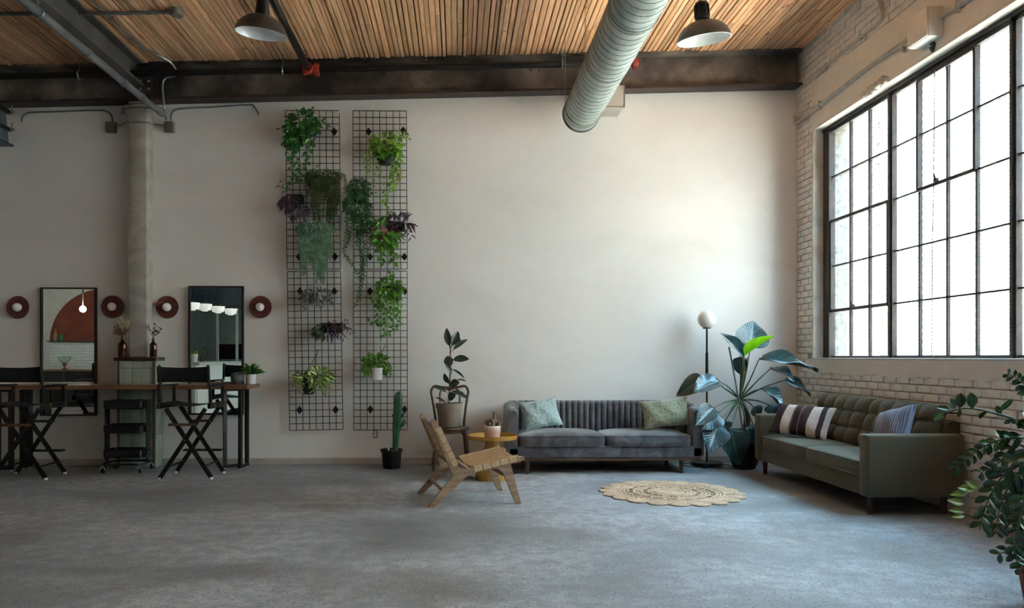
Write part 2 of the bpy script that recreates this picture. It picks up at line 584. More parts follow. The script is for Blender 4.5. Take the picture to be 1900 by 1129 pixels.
# --- back wall, left wall, wall behind the camera
o = part('wall_back', MB().box(XL, BACK, 0, 4.3, 9.0, 5.0), PLASTER, smooth=None); tag(o, 'hand-trowelled off-white plaster back wall', kind='structure')
o = part('wall_left', MB().box(XL - 0.2, YF, 0, XL, 9.0, 4.6), PLASTER, smooth=None); tag(o, 'plain plaster side wall', kind='structure')
o = part('wall_front', MB().box(XL - 0.2, YF - 0.2, 0, 4.3, YF, 5.0), mat('grey_green_paint', '7c8582', '6f7875', 0.8), smooth=None); tag(o, 'grey green wall behind the viewer', kind='structure')
o = part('baseboard_back', MB().rbox(-11, BACK - 0.014, 0.0, RIGHT, BACK, 0.075, 0.004, 1), mat('baseboard_paint', 'bfbab3', 'b1aca5', 0.6), smooth=None); tag(o, 'low painted baseboard along the back wall', kind='structure')

# --- window wall with two openings, the nearer one added
W1 = (8.275, 4.05); W2 = (3.3, -1.4)        # far and near jamb of each opening along Y
ZS, ZH = 1.19, 3.717                         # sill and head
mb = MB()
xa, xb = RIGHT + 0.022, 4.27
def wl(y0, y1, z0, z1): mb.box(xa, y0, z0, xb, y1, z1)
wl(W1[0], 9.0, 0, 5.0); wl(W2[0], W1[1], 0, 5.0); wl(YF, W2[1], 0, 5.0)
for w in (W1, W2):
    wl(w[1], w[0], 0, ZS); wl(w[1], w[0], ZH, 5.0)
wall_right = part('wall_right', mb, MORTAR, smooth=None); tag(wall_right, 'white painted brick wall with a steel factory window', kind='structure')
# smooth plaster: lintel band, band under the sill, jamb facings
def rough_edge(y0, y1, z, amp, n):           # a ragged edge
    return [(y0 + (y1 - y0) * i / n, z + RND.uniform(-amp, amp)) for i in range(n + 1)]
MX = Matrix(((0,0,1,0),(1,0,0,0),(0,1,0,0),(0,0,0,1)))   # polygon in (Y, Z), thickness along X
for w in (W1, W2):
    y0, y1 = w[1] - 0.05, w[0] + 0.02
    part('lintel_band', MB().prism([(y0, ZH), (y1, ZH)] + rough_edge(y1, y0, 4.235, 0.006, 60), RIGHT - 0.004, xa + 0.01, MX), BAND, wall_right, None)
    part('sill_band', MB().prism(rough_edge(y0, y1 + 0.1, 1.035, 0.012, 70) + [(y1 + 0.1, ZS), (y0, ZS)], RIGHT - 0.006, xa + 0.01, MX), BAND, wall_right, None)
    mb = MB().rbox(RIGHT - 0.012, y0, ZS - 0.005, 4.08, w[0], ZS + 0.012, 0.005, 1)
    part('window_sill', mb, mat('sill_paint', 'd6d3ce', 'bcb8b2', 0.6, bump=0.3, bscale=20), wall_right, None)
    mb = MB()
    for ya, yb in ((w[0] - 0.012, w[0] + 0.02), (w[1] - 0.02, w[1] + 0.012)): mb.box(RIGHT - 0.002, ya, ZS, 4.03, yb, ZH)
    part('jamb_facing', mb, REVEAL, wall_right, None)
    part('head_facing', MB().box(RIGHT - 0.002, w[1], ZH - 0.02, 4.03, w[0], ZH + 0.01), REVEAL, wall_right, None)

# painted bricks, one by one where the photograph shows them
bvar = []
for k in range(6):
    m = MB().rbox(0, 0, 0, 0.03, 0.2, 0.062, 0.006, 1)
    m.v = [(a + RND.uniform(-0.003, 0.003), b + RND.uniform(-0.003, 0.003), c + RND.uniform(-0.002, 0.002)) for a, b, c in m.v]
    bvar.append(mesh_of('brick', m, BRICK, 30))
nb = 0
rest = MB()
def brick(y, z, ln, single):
    global nb
    x = RIGHT + RND.uniform(-0.004, 0.005)
    if single and nb < 298:
        M = Matrix.Translation((x, y, z)) @ Matrix.Rotation(RND.uniform(-0.006, 0.006), 4, 'X') @ Matrix.Diagonal((1, ln / 0.2, 1, 1))
        link('brick', RND.choice(bvar), wall_right, M); nb += 1
    else:
        rest.box(x, y, z, x + 0.03, y + ln, z + 0.062)
def free(y0, y1, z):                          # bare brick here?
    for w in (W1, W2):
        if y1 > w[1] - 0.05 and y0 < w[0] + (0.12 if z < 1.2 else 0.02) and 1.035 < z + 0.05 and z < 4.22: return False
    return True
courses = []
zc, row = 0.006, 0
while zc < 4.68:
    courses.append((zc, row)); zc += 0.0695; row += 1
todo = []
for zc, row in courses:
    y = BACK - 0.002
    first = 0.1 if row % 2 else 0.2
    while y > YF + 0.3:
        ln = first if first else RND.choice((0.2, 0.2, 0.205, 0.195))
        first = None
        ya, yb = y - ln, y
        for w in (W1, W2):                     # stop at the jamb of an opening
            top = w[0] + (0.12 if zc < 1.2 else 0.022)
            if 1.035 < zc + 0.05 and zc < 4.22 and ya < top < yb and yb - top > 0.03: ya = top
        if free(ya, yb, zc): todo.append((ya, zc, yb - ya - 0.008))
        y = ya - 0.001 if ya > y - ln + 1e-6 else y - ln
        if ya > y + 1e-6: y = ya
        if not free(y - 0.02, y - 0.005, zc):
            for w in (W1, W2):
                if w[1] - 0.05 < y < w[0] + 0.2: y = w[1] - 0.05
def prio(b):
    y, z, ln = b
    if z < 0.45 and 5.3 < y < 8.0: return 5    # behind the sofa
    if z > 4.66 or y < 4.4: return 9
    if z < 1.05: return 0 + (0 if y < 8.3 else 0.5)
    if y > 8.2: return 1
    return 2 - y * 0.01
todo.sort(key=prio)
for i, (y, z, ln) in enumerate(todo): brick(y, z, ln, prio((y, z, ln)) < 5)
part('far_bricks', rest, BRICK, wall_right, None, kind='stuff')

# --- steel factory windows
XW = 4.05
def factory_window(name, yj, secs, label, detail):
    win = bpy.data.objects.new(name, None); COL.objects.link(win); tag(win, label, kind='structure')
    yA, yB = yj
    zs, zh = ZS + 0.012, ZH - 0.02
    zt = 3.632
    part('head_frame', MB().box(XW - 0.035, yB, zt, XW + 0.02, yA, zh).box(XW - 0.06, yB, zh - 0.03, XW - 0.03, yA, zh), SASH, win, None)
    part('sill_frame', MB().box(XW - 0.02, yB, zs, XW + 0.03, yA, zs + 0.022), SASH, win, None)
    part('jamb_frame', MB().box(XW - 0.05, secs[0][0], zs, XW + 0.015, yA, zh), SASH, win, None)
    part('jamb_frame', MB().box(XW - 0.05, yB, zs, XW + 0.015, secs[-1][-1], zh), SASH, win, None)
    for a, b in zip(secs, secs[1:]):
        part('mullion', MB().box(XW - 0.035, b[0], zs, XW + 0.012, a[-1], zh).box(XW - 0.055, (a[-1] + b[0]) / 2 - 0.01, zs, XW - 0.04, (a[-1] + b[0]) / 2 + 0.01, zh), SASH, win, None)
    z0 = zs + 0.022
    rows = [z0 + (zt - z0) * i / 5 for i in range(6)]
    for sec in secs:
        for y in sec[1:-1]:
            part('glazing_bar', MB().box(XW - 0.020, y - 0.009, z0, XW + 0.006, y + 0.009, zt).box(XW - 0.026, y - 0.004, z0, XW - 0.02, y + 0.004, zt), SASH, win, None)
        for z in rows[1:-1]:
            part('glazing_bar', MB().box(XW - 0.022, sec[-1], z - 0.008, XW + 0.007, sec[0], z + 0.008), SASH, win, None)
        for ya, yb in zip(sec, sec[1:]):
            for za, zb in zip(rows, rows[1:]):
                part('pane', MB().box(XW - 0.002, yb + 0.006, za + 0.006, XW + 0.002, ya - 0.006, zb - 0.006), GLASS, win, None)
    return win, rows
secs1 = [[8.13, 7.745, 7.38, 7.02], [6.955, 6.565, 6.185, 5.825, 5.445], [5.38, 4.98, 4.60, 4.22]]
win1, ROWS = factory_window('window_1', W1, secs1, 'wide steel factory window with brown grid sashes beside the olive sofa', True)
secs2 = [[3.15, 2.76, 2.37, 1.98, 1.6], [1.54, 1.16, 0.78, 0.4, 0.02], [-0.04, -0.42, -0.8, -1.25]]
win2, _ = factory_window('window_2_added', W2, secs2, 'second steel factory window added out of view for more room light', False)  # unseen window added to brighten the middle of the room
# opening vents of the first window: heavier frames, latches, pull chain
def vent(y0, y1, z0, z1, latch_y, latch_z):
    m = MB()
    for a, b in (((y0, z0), (y1, z0)), ((y0, z1), (y1, z1)), ((y0, z0), (y0, z1)), ((y1, z0), (y1, z1))):
        m.bar((XW - 0.03, a[0], a[1]), (XW - 0.03, b[0], b[1]), 0.03, 0.022, (1, 0, 0))
    v = part('vent_sash', m, SASH, win1, None)
    part('latch', MB().rbox(XW - 0.075, latch_y - 0.018, latch_z - 0.012, XW - 0.04, latch_y + 0.018, latch_z + 0.02, 0.006, 1)
         .bar((XW - 0.06, latch_y, latch_z), (XW - 0.07, latch_y + 0.01, latch_z + 0.055), 0.012, 0.012), SASH, v, None)
vent(6.565, 5.825, ROWS[3], ROWS[5] - 0.01, 6.27, ROWS[3] + 0.02)
vent(8.125, 7.03, ROWS[1], ROWS[3], 7.62, ROWS[1] + 0.02)
part('pull_chain', MB().tube([(XW - 0.05, 6.34, ZS + 0.02), (XW - 0.048, 6.335, 2.2), (XW - 0.05, 6.31, 2.7), (XW - 0.05, 6.30, 3.62)], 0.004, 5), mat('rusty_chain', '7a4a38', '5a362a', 0.8), win1)

# --- alley outside
ext = thing('exterior_brick_building', 'sunlit white painted brick building across the alley outside the window', 'building', (9.2, 12, -1.0)); ext['kind'] = 'thing'
part('white_wall', MB().box(0, -30, 0, 4, 4.4, 9.0), EXTW, ext, None)
mb = MB().box(0.12, 4.4, 0, 4, 9.0, 9.0)
for k in range(40):
    if k % 2: mb.box(-0.01, 4.4, 0.225 * k, 0.2, 4.72, 0.225 * k + 0.222)
part('red_wall', mb, EXTR, ext, None, label='unpainted red brick end of the building')
blocker = thing('exterior_brick_blocker', 'brown brick wing added out of view to cut grazing daylight', 'building', (4.3, -3.2, -1.0)); blocker['kind'] = 'thing'  # unseen block added to keep alley light off the wall by the window
part('brick_wall', MB().box(0, -8, 0, 4.8, 0, 9.0), EXTR, blocker, None); part('coping', MB().box(0, -8, 9.0, 4.8, 0.08, 9.15), COLCONC, blocker, None)
o = part('alley_ground', MB().box(4.3, -20, -1.2, 9.2, 24, -1.0), mat('alley_paving', 'c9c5bc', 'b3afa6', 0.9, bump=0.4), smooth=None); tag(o, 'grey paving of the alley outside', kind='structure')

# --- big riveted beam along the back wall and the one that meets it
def slope(Y0, Y1, dz0, dz1, xa, xb, mb):     # a sloped bar that follows the roof, below its underside
    mb.prism([(xa, ceil_z(xa) - dz1), (xb, ceil_z(xb) - dz1), (xb, ceil_z(xb) - dz0), (xa, ceil_z(xa) - dz0)], Y0, Y1,
             Matrix(((1,0,0,0),(0,0,1,0),(0,1,0,0),(0,0,0,1))))
beam = bpy.data.objects.new('ceiling_beam', None); COL.objects.link(beam); tag(beam, 'long mottled black steel beam across the top of the back wall', kind='structure')
mb = MB(); slope(8.585, 8.64, 0.0, 0.385, XL, RIGHT - 0.03, mb); part('web', mb, BEAM, beam, None)
mb = MB(); slope(8.475, 8.66, -0.008, 0.03, XL, RIGHT - 0.03, mb); part('top_flange', mb, BEAM, beam, None)
mb = MB(); slope(8.50, 8.678, 0.375, 0.40, XL, RIGHT - 0.01, mb); part('bottom_flange', mb, mat('primer_red_black_steel', '4a3c39', '332a29', 0.6), beam, None)
rv = MB().sphere(0.016, n=10, m=6)
rvm = mesh_of('rivet', rv, BEAM, 180)
for px, py in ((985, 129), (1003, 130), (677, 108), (716, 106), (790, 111), (986, 104), (1377, 89), (1072, 95)):
    p = atY(px, py, 8.58 if py > 120 else 8.47); link('rivet', rvm, beam, Matrix.Translation(p))
beam2 = bpy.data.objects.new('ceiling_beam', None); COL.objects.link(beam2); tag(beam2, 'grey steel beam running from the concrete column towards the viewer', kind='structure')
BXR = atY(266, 160, 8.46).x
for nm, a, b, z0, z1 in (('web', BXR - 0.105, BXR - 0.08, 0.0, 0.26), ('top_flange', BXR - 0.18, BXR, -0.008, 0.025), ('bottom_flange', BXR - 0.18, BXR, 0.24, 0.265)):
    mb = MB(); slope(YF + 0.05, 8.46, z0, z1, a, b, mb); part(nm, mb, STEELGREY, beam2, None)
mb = MB().box(BXR - 0.1, 8.46, ceil_z(BXR) - 0.36, BXR + 0.09, 8.478, ceil_z(BXR) - 0.05)
pl = part('gusset_plate', mb, BEAM, beam2, None)
bolt = mesh_of('bolt', MB().sphere(0.017, n=8, m=6), BEAM, 180)
for i in range(2):
    for j in range(3): link('bolt', bolt, pl, Matrix.Translation((BXR - 0.03 + 0.085 * i, 8.46, ceil_z(BXR) - 0.12 - 0.09 * j)))

# --- concrete column with a tiled foot
col_ = part('column', MB().rbox(atY(237, 400, 8.5).x, 8.50, 1.2075, atY(272.5, 400, 8.5).x, BACK - 0.001, ceil_z(-3.75) - 0.402, 0.02, 2), COLCONC, smooth=40); tag(col_, 'rough raw concrete column standing on a tiled base', kind='structure')

# ================================================================== PIPES, DUCT, LAMPS OVERHEAD
def arc(c, r, a0, a1, u, w, n=8):            # points of an arc in the plane of u and w
    c, u, w = Vector(c), Vector(u), Vector(w)
    return [c + u * (r * math.cos(a0 + (a1 - a0) * i / n)) + w * (r * math.sin(a0 + (a1 - a0) * i / n)) for i in range(n + 1)]

def ring_y(r0, r1, x, z, y, w=0.03):         # a collar around an axis along Y
    return MB().lathe([(r0, -w/2), (r1, -w/2), (r1, w/2), (r0, w/2), (r0, -w/2)], 24, Matrix.Translation((x, y, z)) @ Matrix.Rotation(PI/2, 4, 'X'))

# spiral duct hanging from the deck, its far end short of the wall
DX, DZ, DR, DY = 1.338, 3.862, 0.197, 8.28
d = thing('spiral_duct', 'round galvanised spiral duct hanging along the ceiling towards the back wall', 'duct', (DX, DY, DZ))
Mdu = Matrix.Rotation(PI/2, 4, 'X')          # local z -> -Y
mb = MB().lathe([(DR - 0.004, 0.0), (DR, 0.0)] + [(DR, 0.4 * k) for k in range(1, 28)] + [(DR - 0.004, 10.8), (DR - 0.004, 0.0)], 48, Mdu)
part('duct_tube', mb, DUCT, d, 60)
mb = MB()
turns, pitch = 104, 0.103
mb.tube([(math.cos(t) * DR, -0.05 - pitch * t / (2 * PI), math.sin(t) * DR) for t in [2 * PI * i / 26 for i in range(26 * turns)]], 0.0045, 4, ru=1)
part('spiral_seam', mb, mat('duct_seam', '8c9692', '78827e', 0.5, metal=0.3), d, None)
part('end_collar', MB().lathe([(DR - 0.006, -0.03), (DR + 0.006, -0.03), (DR + 0.006, 0.012), (DR, 0.012)], 48, Mdu), mat('duct_collar', '59615e', rough=0.5, metal=0.5), d, 60)
part('end_cap', MB().lathe([(0, 0.012), (DR - 0.005, 0.012), (DR - 0.005, 0.016), (0, 0.016)], 48, Mdu), DUCT, d, 60)
for y in (-1.0, 5.75, 6.8, 8.1):
    o = part('hanger_band', ring_y(DR + 0.001, DR + 0.006, 0, 0, y - DY), ZINC, d)
    zt = ceil_z(DX) - DZ
    part('hanger_wire', MB().tube([(-DR - 0.004, y - DY, 0.0), (-DR - 0.004, y - DY, zt)], 0.003, 5).tube([(DR + 0.004, y - DY, 0), (DR + 0.004, y - DY, zt)], 0.003, 5), ZINC, o)

p0 = atY(1158, 198.7, 8.33)
b = thing('duct_wall_box', 'pale square metal duct box fixed to the wall behind the spiral duct', 'duct box', (p0.x - 0.17, 8.5, p0.z))
part('casing', MB().rbox(-0.21, -0.185, 0, 0.17, 0.178, 0.235, 0.006, 1), mat('primed_sheet_metal', 'c3beb5', 'b3aea5', 0.55, scale=3), b)
part('flange', MB().box(-0.21, -0.19, -0.006, 0.176, -0.17, 0.0).box(0.17, -0.19, 0, 0.176, -0.17, 0.235), ZINC, b, None)

# black sprinkler main along the beam, with its branches
PY_, PR = 8.33, 0.034
def pz(x): return 4.372 + 0.034 * x
mz = thing('sprinkler_main_pipe', 'long black sprinkler pipe running along the front of the beam', 'pipe', (0, PY_, pz(0)))
xr = 1.93
xs = [XL + 0.05, -6, -4, -2, 0, 1, xr - 0.08]
pts = [(x, 0, 0.034 * x) for x in xs] + [(xr - 0.02, 0.0, 0.034 * xr), (xr, 0.0, 0.034 * xr + 0.03), (xr, 0.0, 0.034 * xr + 0.12)]
part('pipe', MB().tube(pts, PR, 14), PIPEBLK, mz)
def coupling_x(x, parent):                   # a red grooved coupling around the main
    m = MB().lathe([(PR, -0.03), (PR + 0.014, -0.03), (PR + 0.02, -0.012), (PR + 0.02, 0.012), (PR + 0.014, 0.03), (PR, 0.03)], 16, Matrix.Translation((x, 0, 0.034 * x)) @ Matrix.Rotation(PI/2, 4, 'Y'))
    m.rbox(x - 0.025, -0.028, 0.034*x + PR + 0.004, x + 0.025, 0.028, 0.034*x + PR + 0.032, 0.006, 1)
    m.rbox(x - 0.025, -0.028, 0.034*x - PR - 0.032, x + 0.025, 0.028, 0.034*x - PR - 0.004, 0.006, 1)
    c = part('coupling', m, REDIRON, parent)
    part('coupling_bolt', MB().tube([(x - 0.012, -0.036, 0.034*x + PR + 0.018), (x - 0.012, 0.036, 0.034*x + PR + 0.018)], 0.007, 6)
         .tube([(x - 0.012, -0.036, 0.034*x - PR - 0.018), (x - 0.012, 0.036, 0.034*x - PR - 0.018)], 0.007, 6), ZINC, c)
for px in (228, 588, 1178): coupling_x(atY(px, 128, PY_).x, mz)
for px in (147, 525, 1043):
    x = atY(px, 128, PY_).x
    m = MB().tube([(x + 0.0, 0.045 * math.sin(a), 0.034 * x + 0.045 * math.cos(a)) for a in [2*PI*i/16 for i in range(16)]], 0.008, 5, closed=True, ru=0.6)
    h = part('pipe_hanger', m, ZINC, mz)
    part('hanger_rod', MB().tube([(x, 0, 0.034 * x + 0.045), (x, 0, ceil_z(x) - pz(0))], 0.006, 6), ZINC, h)
bx = atY(573, 128, PY_).x
br = thing('sprinkler_branch_pipe', 'black sprinkler branch pipe joining the main pipe at a red tee', 'pipe', (bx, PY_, pz(bx)))
part('pipe', MB().tube([(0, -0.06, 0.0), (0, -12.2, 0.0)], 0.036, 14), PIPEBLK, br)
m = MB().lathe([(PR, -0.06), (PR + 0.012, -0.06), (PR + 0.016, 0.0), (PR + 0.012, 0.06), (PR, 0.06)], 16, Matrix.Rotation(PI/2, 4, 'Y'))
m.lathe([(0.037, 0.03), (0.052, 0.03), (0.056, 0.07), (0.052, 0.09), (0.037, 0.09)], 16, Matrix.Rotation(PI/2, 4, 'X'))
m.rbox(-0.055, -0.06, -0.056, -0.015, 0.02, -0.03, 0.008, 1).rbox(-0.06, -0.05, 0.02, -0.03, 0.03, 0.05, 0.008, 1)
part('tee', m, REDIRON, br)
sp = MB().tube([(-0.015, -0.12, 0.03), (-0.015, -0.12, 0.115)], 0.014, 8).tube([(-0.015, -0.12, 0.06), (-0.015, -0.12, 0.08)], 0.02, 6)
sp.tube([(-0.030, -0.12, 0.115), (-0.026, -0.12, 0.145), (-0.015, -0.12, 0.16), (-0.004, -0.12, 0.145), (0.0, -0.12, 0.115)], 0.004, 5)
s_ = part('sprinkler_head', sp, BRASS, br)
part('deflector', MB().lathe([(0.0, 0.158), (0.022, 0.158), (0.022, 0.161), (0.0, 0.161)], 12, Matrix.Translation((-0.015, -0.12, 0))), ZINC, s_)

# grey pipe sloping past the column head
ge = atY(300, 211, 8.42)
g = thing('grey_drain_pipe', 'grey pipe running under the ceiling and ending beside the column head', 'pipe', ge)
part('pipe', MB().tube([(0, 0.04, 0), (0, 0.02, 0), (0, -12.3, 0)], [0.026, 0.034, 0.034], 14), PIPEGRY, g)
for y in (-1.65, -0.52, -0.95, -3.1):
    part('pipe_joint', MB().lathe([(0.034, -0.035), (0.040, -0.035), (0.040, 0.035), (0.034, 0.035)], 14, Matrix.Translation((0, y, 0)) @ Matrix.Rotation(PI/2, 4, 'X')), PIPEGRY, g)
o = part('hanger_ring', MB().tube([(0.042 * math.cos(a), -2.45, 0.042 * math.sin(a)) for a in [2*PI*i/16 for i in range(16)]], 0.008, 5, closed=True), ZINC, g)
part('hanger_rod', MB().tube([(0, -2.45, 0.042), (0, -2.45, ceil_z(ge.x) - ge.z)], 0.006, 6), ZINC, o)

# ceiling conduit with a round box at its end
e = atY(328, 37, 7.22); e.z = ceil_z(e.x) - 0.035
c = thing('ceiling_conduit', 'grey conduit along the planks ending in a round junction box', 'conduit', e)
part('conduit', MB().tube([(-0.05, 0, 0.0), (-0.5, 0.0, -0.017), (-4.0, -0.12, -0.136)], 0.017, 10), PIPEGRY, c)
part('round_box', MB().lathe([(0, -0.035), (0.052, -0.035), (0.056, -0.028), (0.056, 0.03), (0, 0.03)], 20), BOXGREY, c)

# conduit that comes along the planks and drops to the boxes beside the column
bx2 = atY(312.5, 234.5, 8.62); bx1 = atY(204, 235.5, 8.62)
c = thing('drop_conduit', 'thin bright conduit bending down behind the black pipe to a wall box', 'conduit', bx2)
w = lambda px, py, Y: atY(px, py, Y)
pts = [Vector((-3.28, YF + 0.1, ceil_z(-3.28) - 0.024)), Vector((-3.28, 6.9, ceil_z(-3.28) - 0.024)), Vector((-3.27, 7.9, ceil_z(-3.27) - 0.024)),
       Vector((-3.2, 8.2, ceil_z(-3.2) - 0.02)), Vector((-3.1, 8.36, ceil_z(-3.2) - 0.05)), Vector((-3.06, 8.43, ceil_z(-3.1) - 0.16)), w(303, 150, 8.46), w(304.5, 200, 8.47), w(308, 222, 8.62)]
part('conduit', MB().tube([L(p, bx2) for p in smooth_path(pts, 6)], 0.011, 8), CONDUIT, c)
for y in (7.35, 6.4, 7.8):
    part('conduit_strap', MB().box(-3.305 - bx2.x, y - bx2.y - 0.01, ceil_z(-3.3) - 0.036 - bx2.z, -3.255 - bx2.x, y - bx2.y + 0.01, ceil_z(-3.28) - 0.008 - bx2.z), ZINC, c, None)
def junction(p, label):
    j = thing('junction_box', label, 'junction box', (p.x, BACK, p.z))
    part('box', MB().rbox(-0.052, -0.06, -0.058, 0.052, 0, 0.058, 0.004, 1), BOXGREY, j)
    cv = part('cover', MB().rbox(-0.048, -0.066, -0.054, 0.048, -0.06, 0.054, 0.003, 1), mat('box_cover', '6c6258', '5b5249', 0.5), j)
    m = MB()
    for a in (-1, 1):
        for b_ in (-1, 1): m.sphere(0.006, (a * 0.038, -0.067, b_ * 0.043), 6, 4)
    part('cover_screws', m, ZINC, cv)
junction(bx1, 'square metal junction box on the wall to the outer side of the column')
junction(bx2, 'square metal junction box under the bright drop conduit')
def wall_cable(name, label, pix, Y=8.655, r=0.009, m=None):
    P = [atY(px, py, Y) if not isinstance(px, Vector) else px for px, py in pix]
    c = thing(name, label, 'conduit', P[0])
    part('conduit', MB().tube([L(p, P[0]) for p in smooth_path(P, 5)], r, 8), m or PIPEGRY, c)
    return c
wall_cable('wall_conduit', 'short thin conduit under the beam curling down beside the grey duct at the edge', [(40, 226), (42, 216), (50, 210.5), (60, 208.5), (110, 207), (180, 204.5), (196, 206), (206, 213), (209.5, 226)])
wall_cable('wall_conduit', 'thin conduit rising from the box by the drop conduit and curling towards the plant grids', [(317, 224), (318, 212), (325, 204.5), (345, 201), (400, 198.5), (462, 194.5), (471, 198), (478, 208), (479.5, 213)])
c = wall_cable('box_link_conduit', 'bright conduit bridging the column between two boxes', [(214, 232.5), (224, 231.5), (233, 228)], 8.62, 0.009, CONDUIT)
P = [atY(233, 228, 8.62)] + [atY(a, b_, 8.485) for a, b_ in ((238, 227), (262, 227), (277, 228))] + [atY(287, 230.5, 8.62), atY(303, 232.5, 8.62)]
part('conduit_bridge', MB().tube([L(p, c.location) for p in smooth_path(P, 5)], 0.009, 8), CONDUIT, c)
for k, (h, r_) in enumerate(((200.5, 0.009), (193.5, 0.007))):
    P = [atY(229.5 - 4 * k, 211, 8.60), atY(231 - 3 * k, 203 - 5 * k, 8.50), atY(240, h, 8.47), atY(262, h - 1.5, 8.47), atY(282, h + 1, 8.47), atY(299 + 3 * k, 207 - 6 * k, 8.55)]
    wc = thing('armoured_cable', ('grey armoured cable looped over the column head' if k == 0 else 'upper thin cable looped over the column head'), 'cable', P[0])
    part('cable', MB().tube([L(p, P[0]) for p in smooth_path(P, 5)], r_, 7), PIPEGRY, wc)

# unit at the edge of the picture: suspended sheet-metal duct with black flange angles
UY = 8.33
u0 = atY(16.5, 268, UY); uz = atY(14, 203, UY).z - u0.z
u = thing('flanged_duct', 'blue grey sheet metal duct with black edge angles near the ceiling corner', 'duct', u0)
part('casing', MB().prism([(0, 0.0), (-0.02, uz * 0.6), (-0.035, uz), (-0.7, uz), (-0.7, 0)], -5.2, 0, Matrix(((1,0,0,0),(0,0,1,0),(0,1,0,0),(0,0,0,1)))), mat('blue_grey_sheet', '5d666b', '4a5256', 0.5, metal=0.2, scale=3), u)
for z in (uz * 0.42, uz * 0.92):
    f = part('edge_angle', MB().box(-0.03, -5.2, z - 0.016, 0.022, 0.02, z + 0.016), BLK, u, None)
    part('clamp_bolt', MB().tube([(0.01, 0.0, z), (0.058, 0.0, z + 0.006)], 0.015, 7).tube([(0.03, 0.0, z), (0.034, 0.0, z + 0.075)], 0.008, 6), ZINC, f)
part('bottom_lip', MB().box(-0.7, -5.2, -0.018, 0.035, 0.03, 0.0), BLK, u, None)
part('hanger_rod', MB().tube([(-0.1, -0.3, uz), (-0.1, -0.3, ceil_z(u0.x) - u0.z - 0.03)], 0.007, 6).tube([(-0.6, -0.3, uz), (-0.6, -0.3, ceil_z(u0.x) - u0.z - 0.04)], 0.007, 6), ZINC, u)

# two enamelled dome pendants
def dome_pendant(name, label, px, py, D, tiltx, tilty, finned, R_=0.2):
    p = atD(px, py, D)
    t = thing(name, label, 'pendant lamp', p, 0, 'enamel dome pendants')
    M = Matrix.Rotation(tilty, 4, 'Y') @ Matrix.Rotation(tiltx, 4, 'X')
    prof = [(R_ + 0.004, -0.002), (R_, 0.0), (R_ * 0.985, 0.022), (R_ * 0.90, 0.062), (R_ * 0.74, 0.098), (R_ * 0.52, 0.124), (R_ * 0.3, 0.138), (0.05, 0.15), (0.045, 0.155)]
    part('dome', MB().lathe(prof, 40, M), ENAMELOUT, t, 60)
    pin = [(R_ + 0.004, -0.002), (R_ - 0.004, -0.003), (R_ * 0.965, 0.018), (R_ * 0.88, 0.056), (R_ * 0.72, 0.092), (R_ * 0.5, 0.118), (0.05, 0.14), (0, 0.14)]
    part('dome_lining', MB().lathe(pin, 40, M), ENAMELIN, t, 60)
    nk = MB().lathe([(0.052, 0.145), (0.056, 0.16), (0.05, 0.20), (0.046, 0.25), (0.05, 0.262), (0.044, 0.275), (0.02, 0.28), (0, 0.28)], 20, M)
    if finned:
        for k in range(14):
            a = 2 * PI * k / 14
            nk.bar(M @ Vector((0.052 * math.cos(a), 0.052 * math.sin(a), 0.165)), M @ Vector((0.05 * math.cos(a), 0.05 * math.sin(a), 0.255)), 0.006, 0.012, (math.cos(a), math.sin(a), 0))
    part('neck', nk, mat('lamp_neck', '25221f', '171514', 0.55, metal=0.3), t)
    part('socket', MB().lathe([(0.03, 0.138), (0.03, 0.095), (0.024, 0.09), (0, 0.09)], 16, M), BLK, t)
    top = M @ Vector((0, 0, 0.28))
    part('cord', MB().tube([top, (top.x, top.y, ceil_z(p.x) - p.z)], 0.007, 6), PIPEGRY, t)
    return t
dome_pendant('dome_pendant', 'dark enamel dome pendant hanging next to the black branch pipe', 484, 63, 6.05, 0.13, 0.10, False)
dome_pendant('dome_pendant', 'dark enamel dome pendant with finned neck hanging nearest the windows', 1306, 74, 5.85, 0.13, -0.12, True)

# ------------------------------------------------------------------ on the window wall
def on_right(name, label, cat, pix, r, X=RIGHT - 0.02, m=None, strap=()):
    P = [atX(px, py, X) for px, py in pix]
    c = thing(name, label, cat, P[0])
    part('conduit', MB().tube([L(p, P[0]) for p in smooth_path(P, 5)], r, 9), m or WALLCOND, c)
    for i in strap:
        p = atX(*i, X)
        part('strap', MB().rbox(X - p.x - r, p.y - P[0].y - 0.012, p.z - P[0].z - r * 2.0, r + 0.01, p.y - P[0].y + 0.012, p.z - P[0].z + r * 2.0, 0.004, 1, Matrix.Translation((p.x - P[0].x, 0, 0))), WALLCOND, c)
    return c
on_right('upper_wall_conduit', 'thin painted conduit rising along the upper brickwork of the window wall', 'conduit',
         [(1479, 167), (1500, 152), (1535, 121), (1580, 83), (1613, 55), (1626, 46), (1634, 36), (1637, 22), (1632, 5), (1628, -20)], 0.013, strap=[(1532, 123), (1596, 69)])
on_right('lower_wall_conduit', 'thick painted conduit along the lintel leading to the white box', 'conduit',
         [(1475, 227), (1482, 226), (1520, 197), (1580, 150), (1640, 104), (1688, 77)], 0.022, strap=[(1522, 195), (1677, 88)])
on_right('loose_cable', 'thin painted cable draped over the thick lintel conduit', 'cable', [(1473, 222), (1477, 212), (1500, 203), (1525, 190), (1580, 146), (1640, 101), (1685, 69)], 0.008, RIGHT - 0.05)
on_right('far_wall_conduit', 'painted conduit running on beyond the white box', 'conduit', [(1733, 37), (1760, 21), (1790, 2), (1850, -38)], 0.026, strap=[(1778, 10)])
pa = atX(1722, 66, RIGHT - 0.13); pb = atX(1684, 92, RIGHT - 0.13); pt = atX(1722, 10, RIGHT - 0.13)
eb = thing('electrical_box', 'white painted electrical box above the window lintel', 'electrical box', (RIGHT - 0.004, (pa.y + pb.y) / 2, (pa.z + pb.z) / 2))
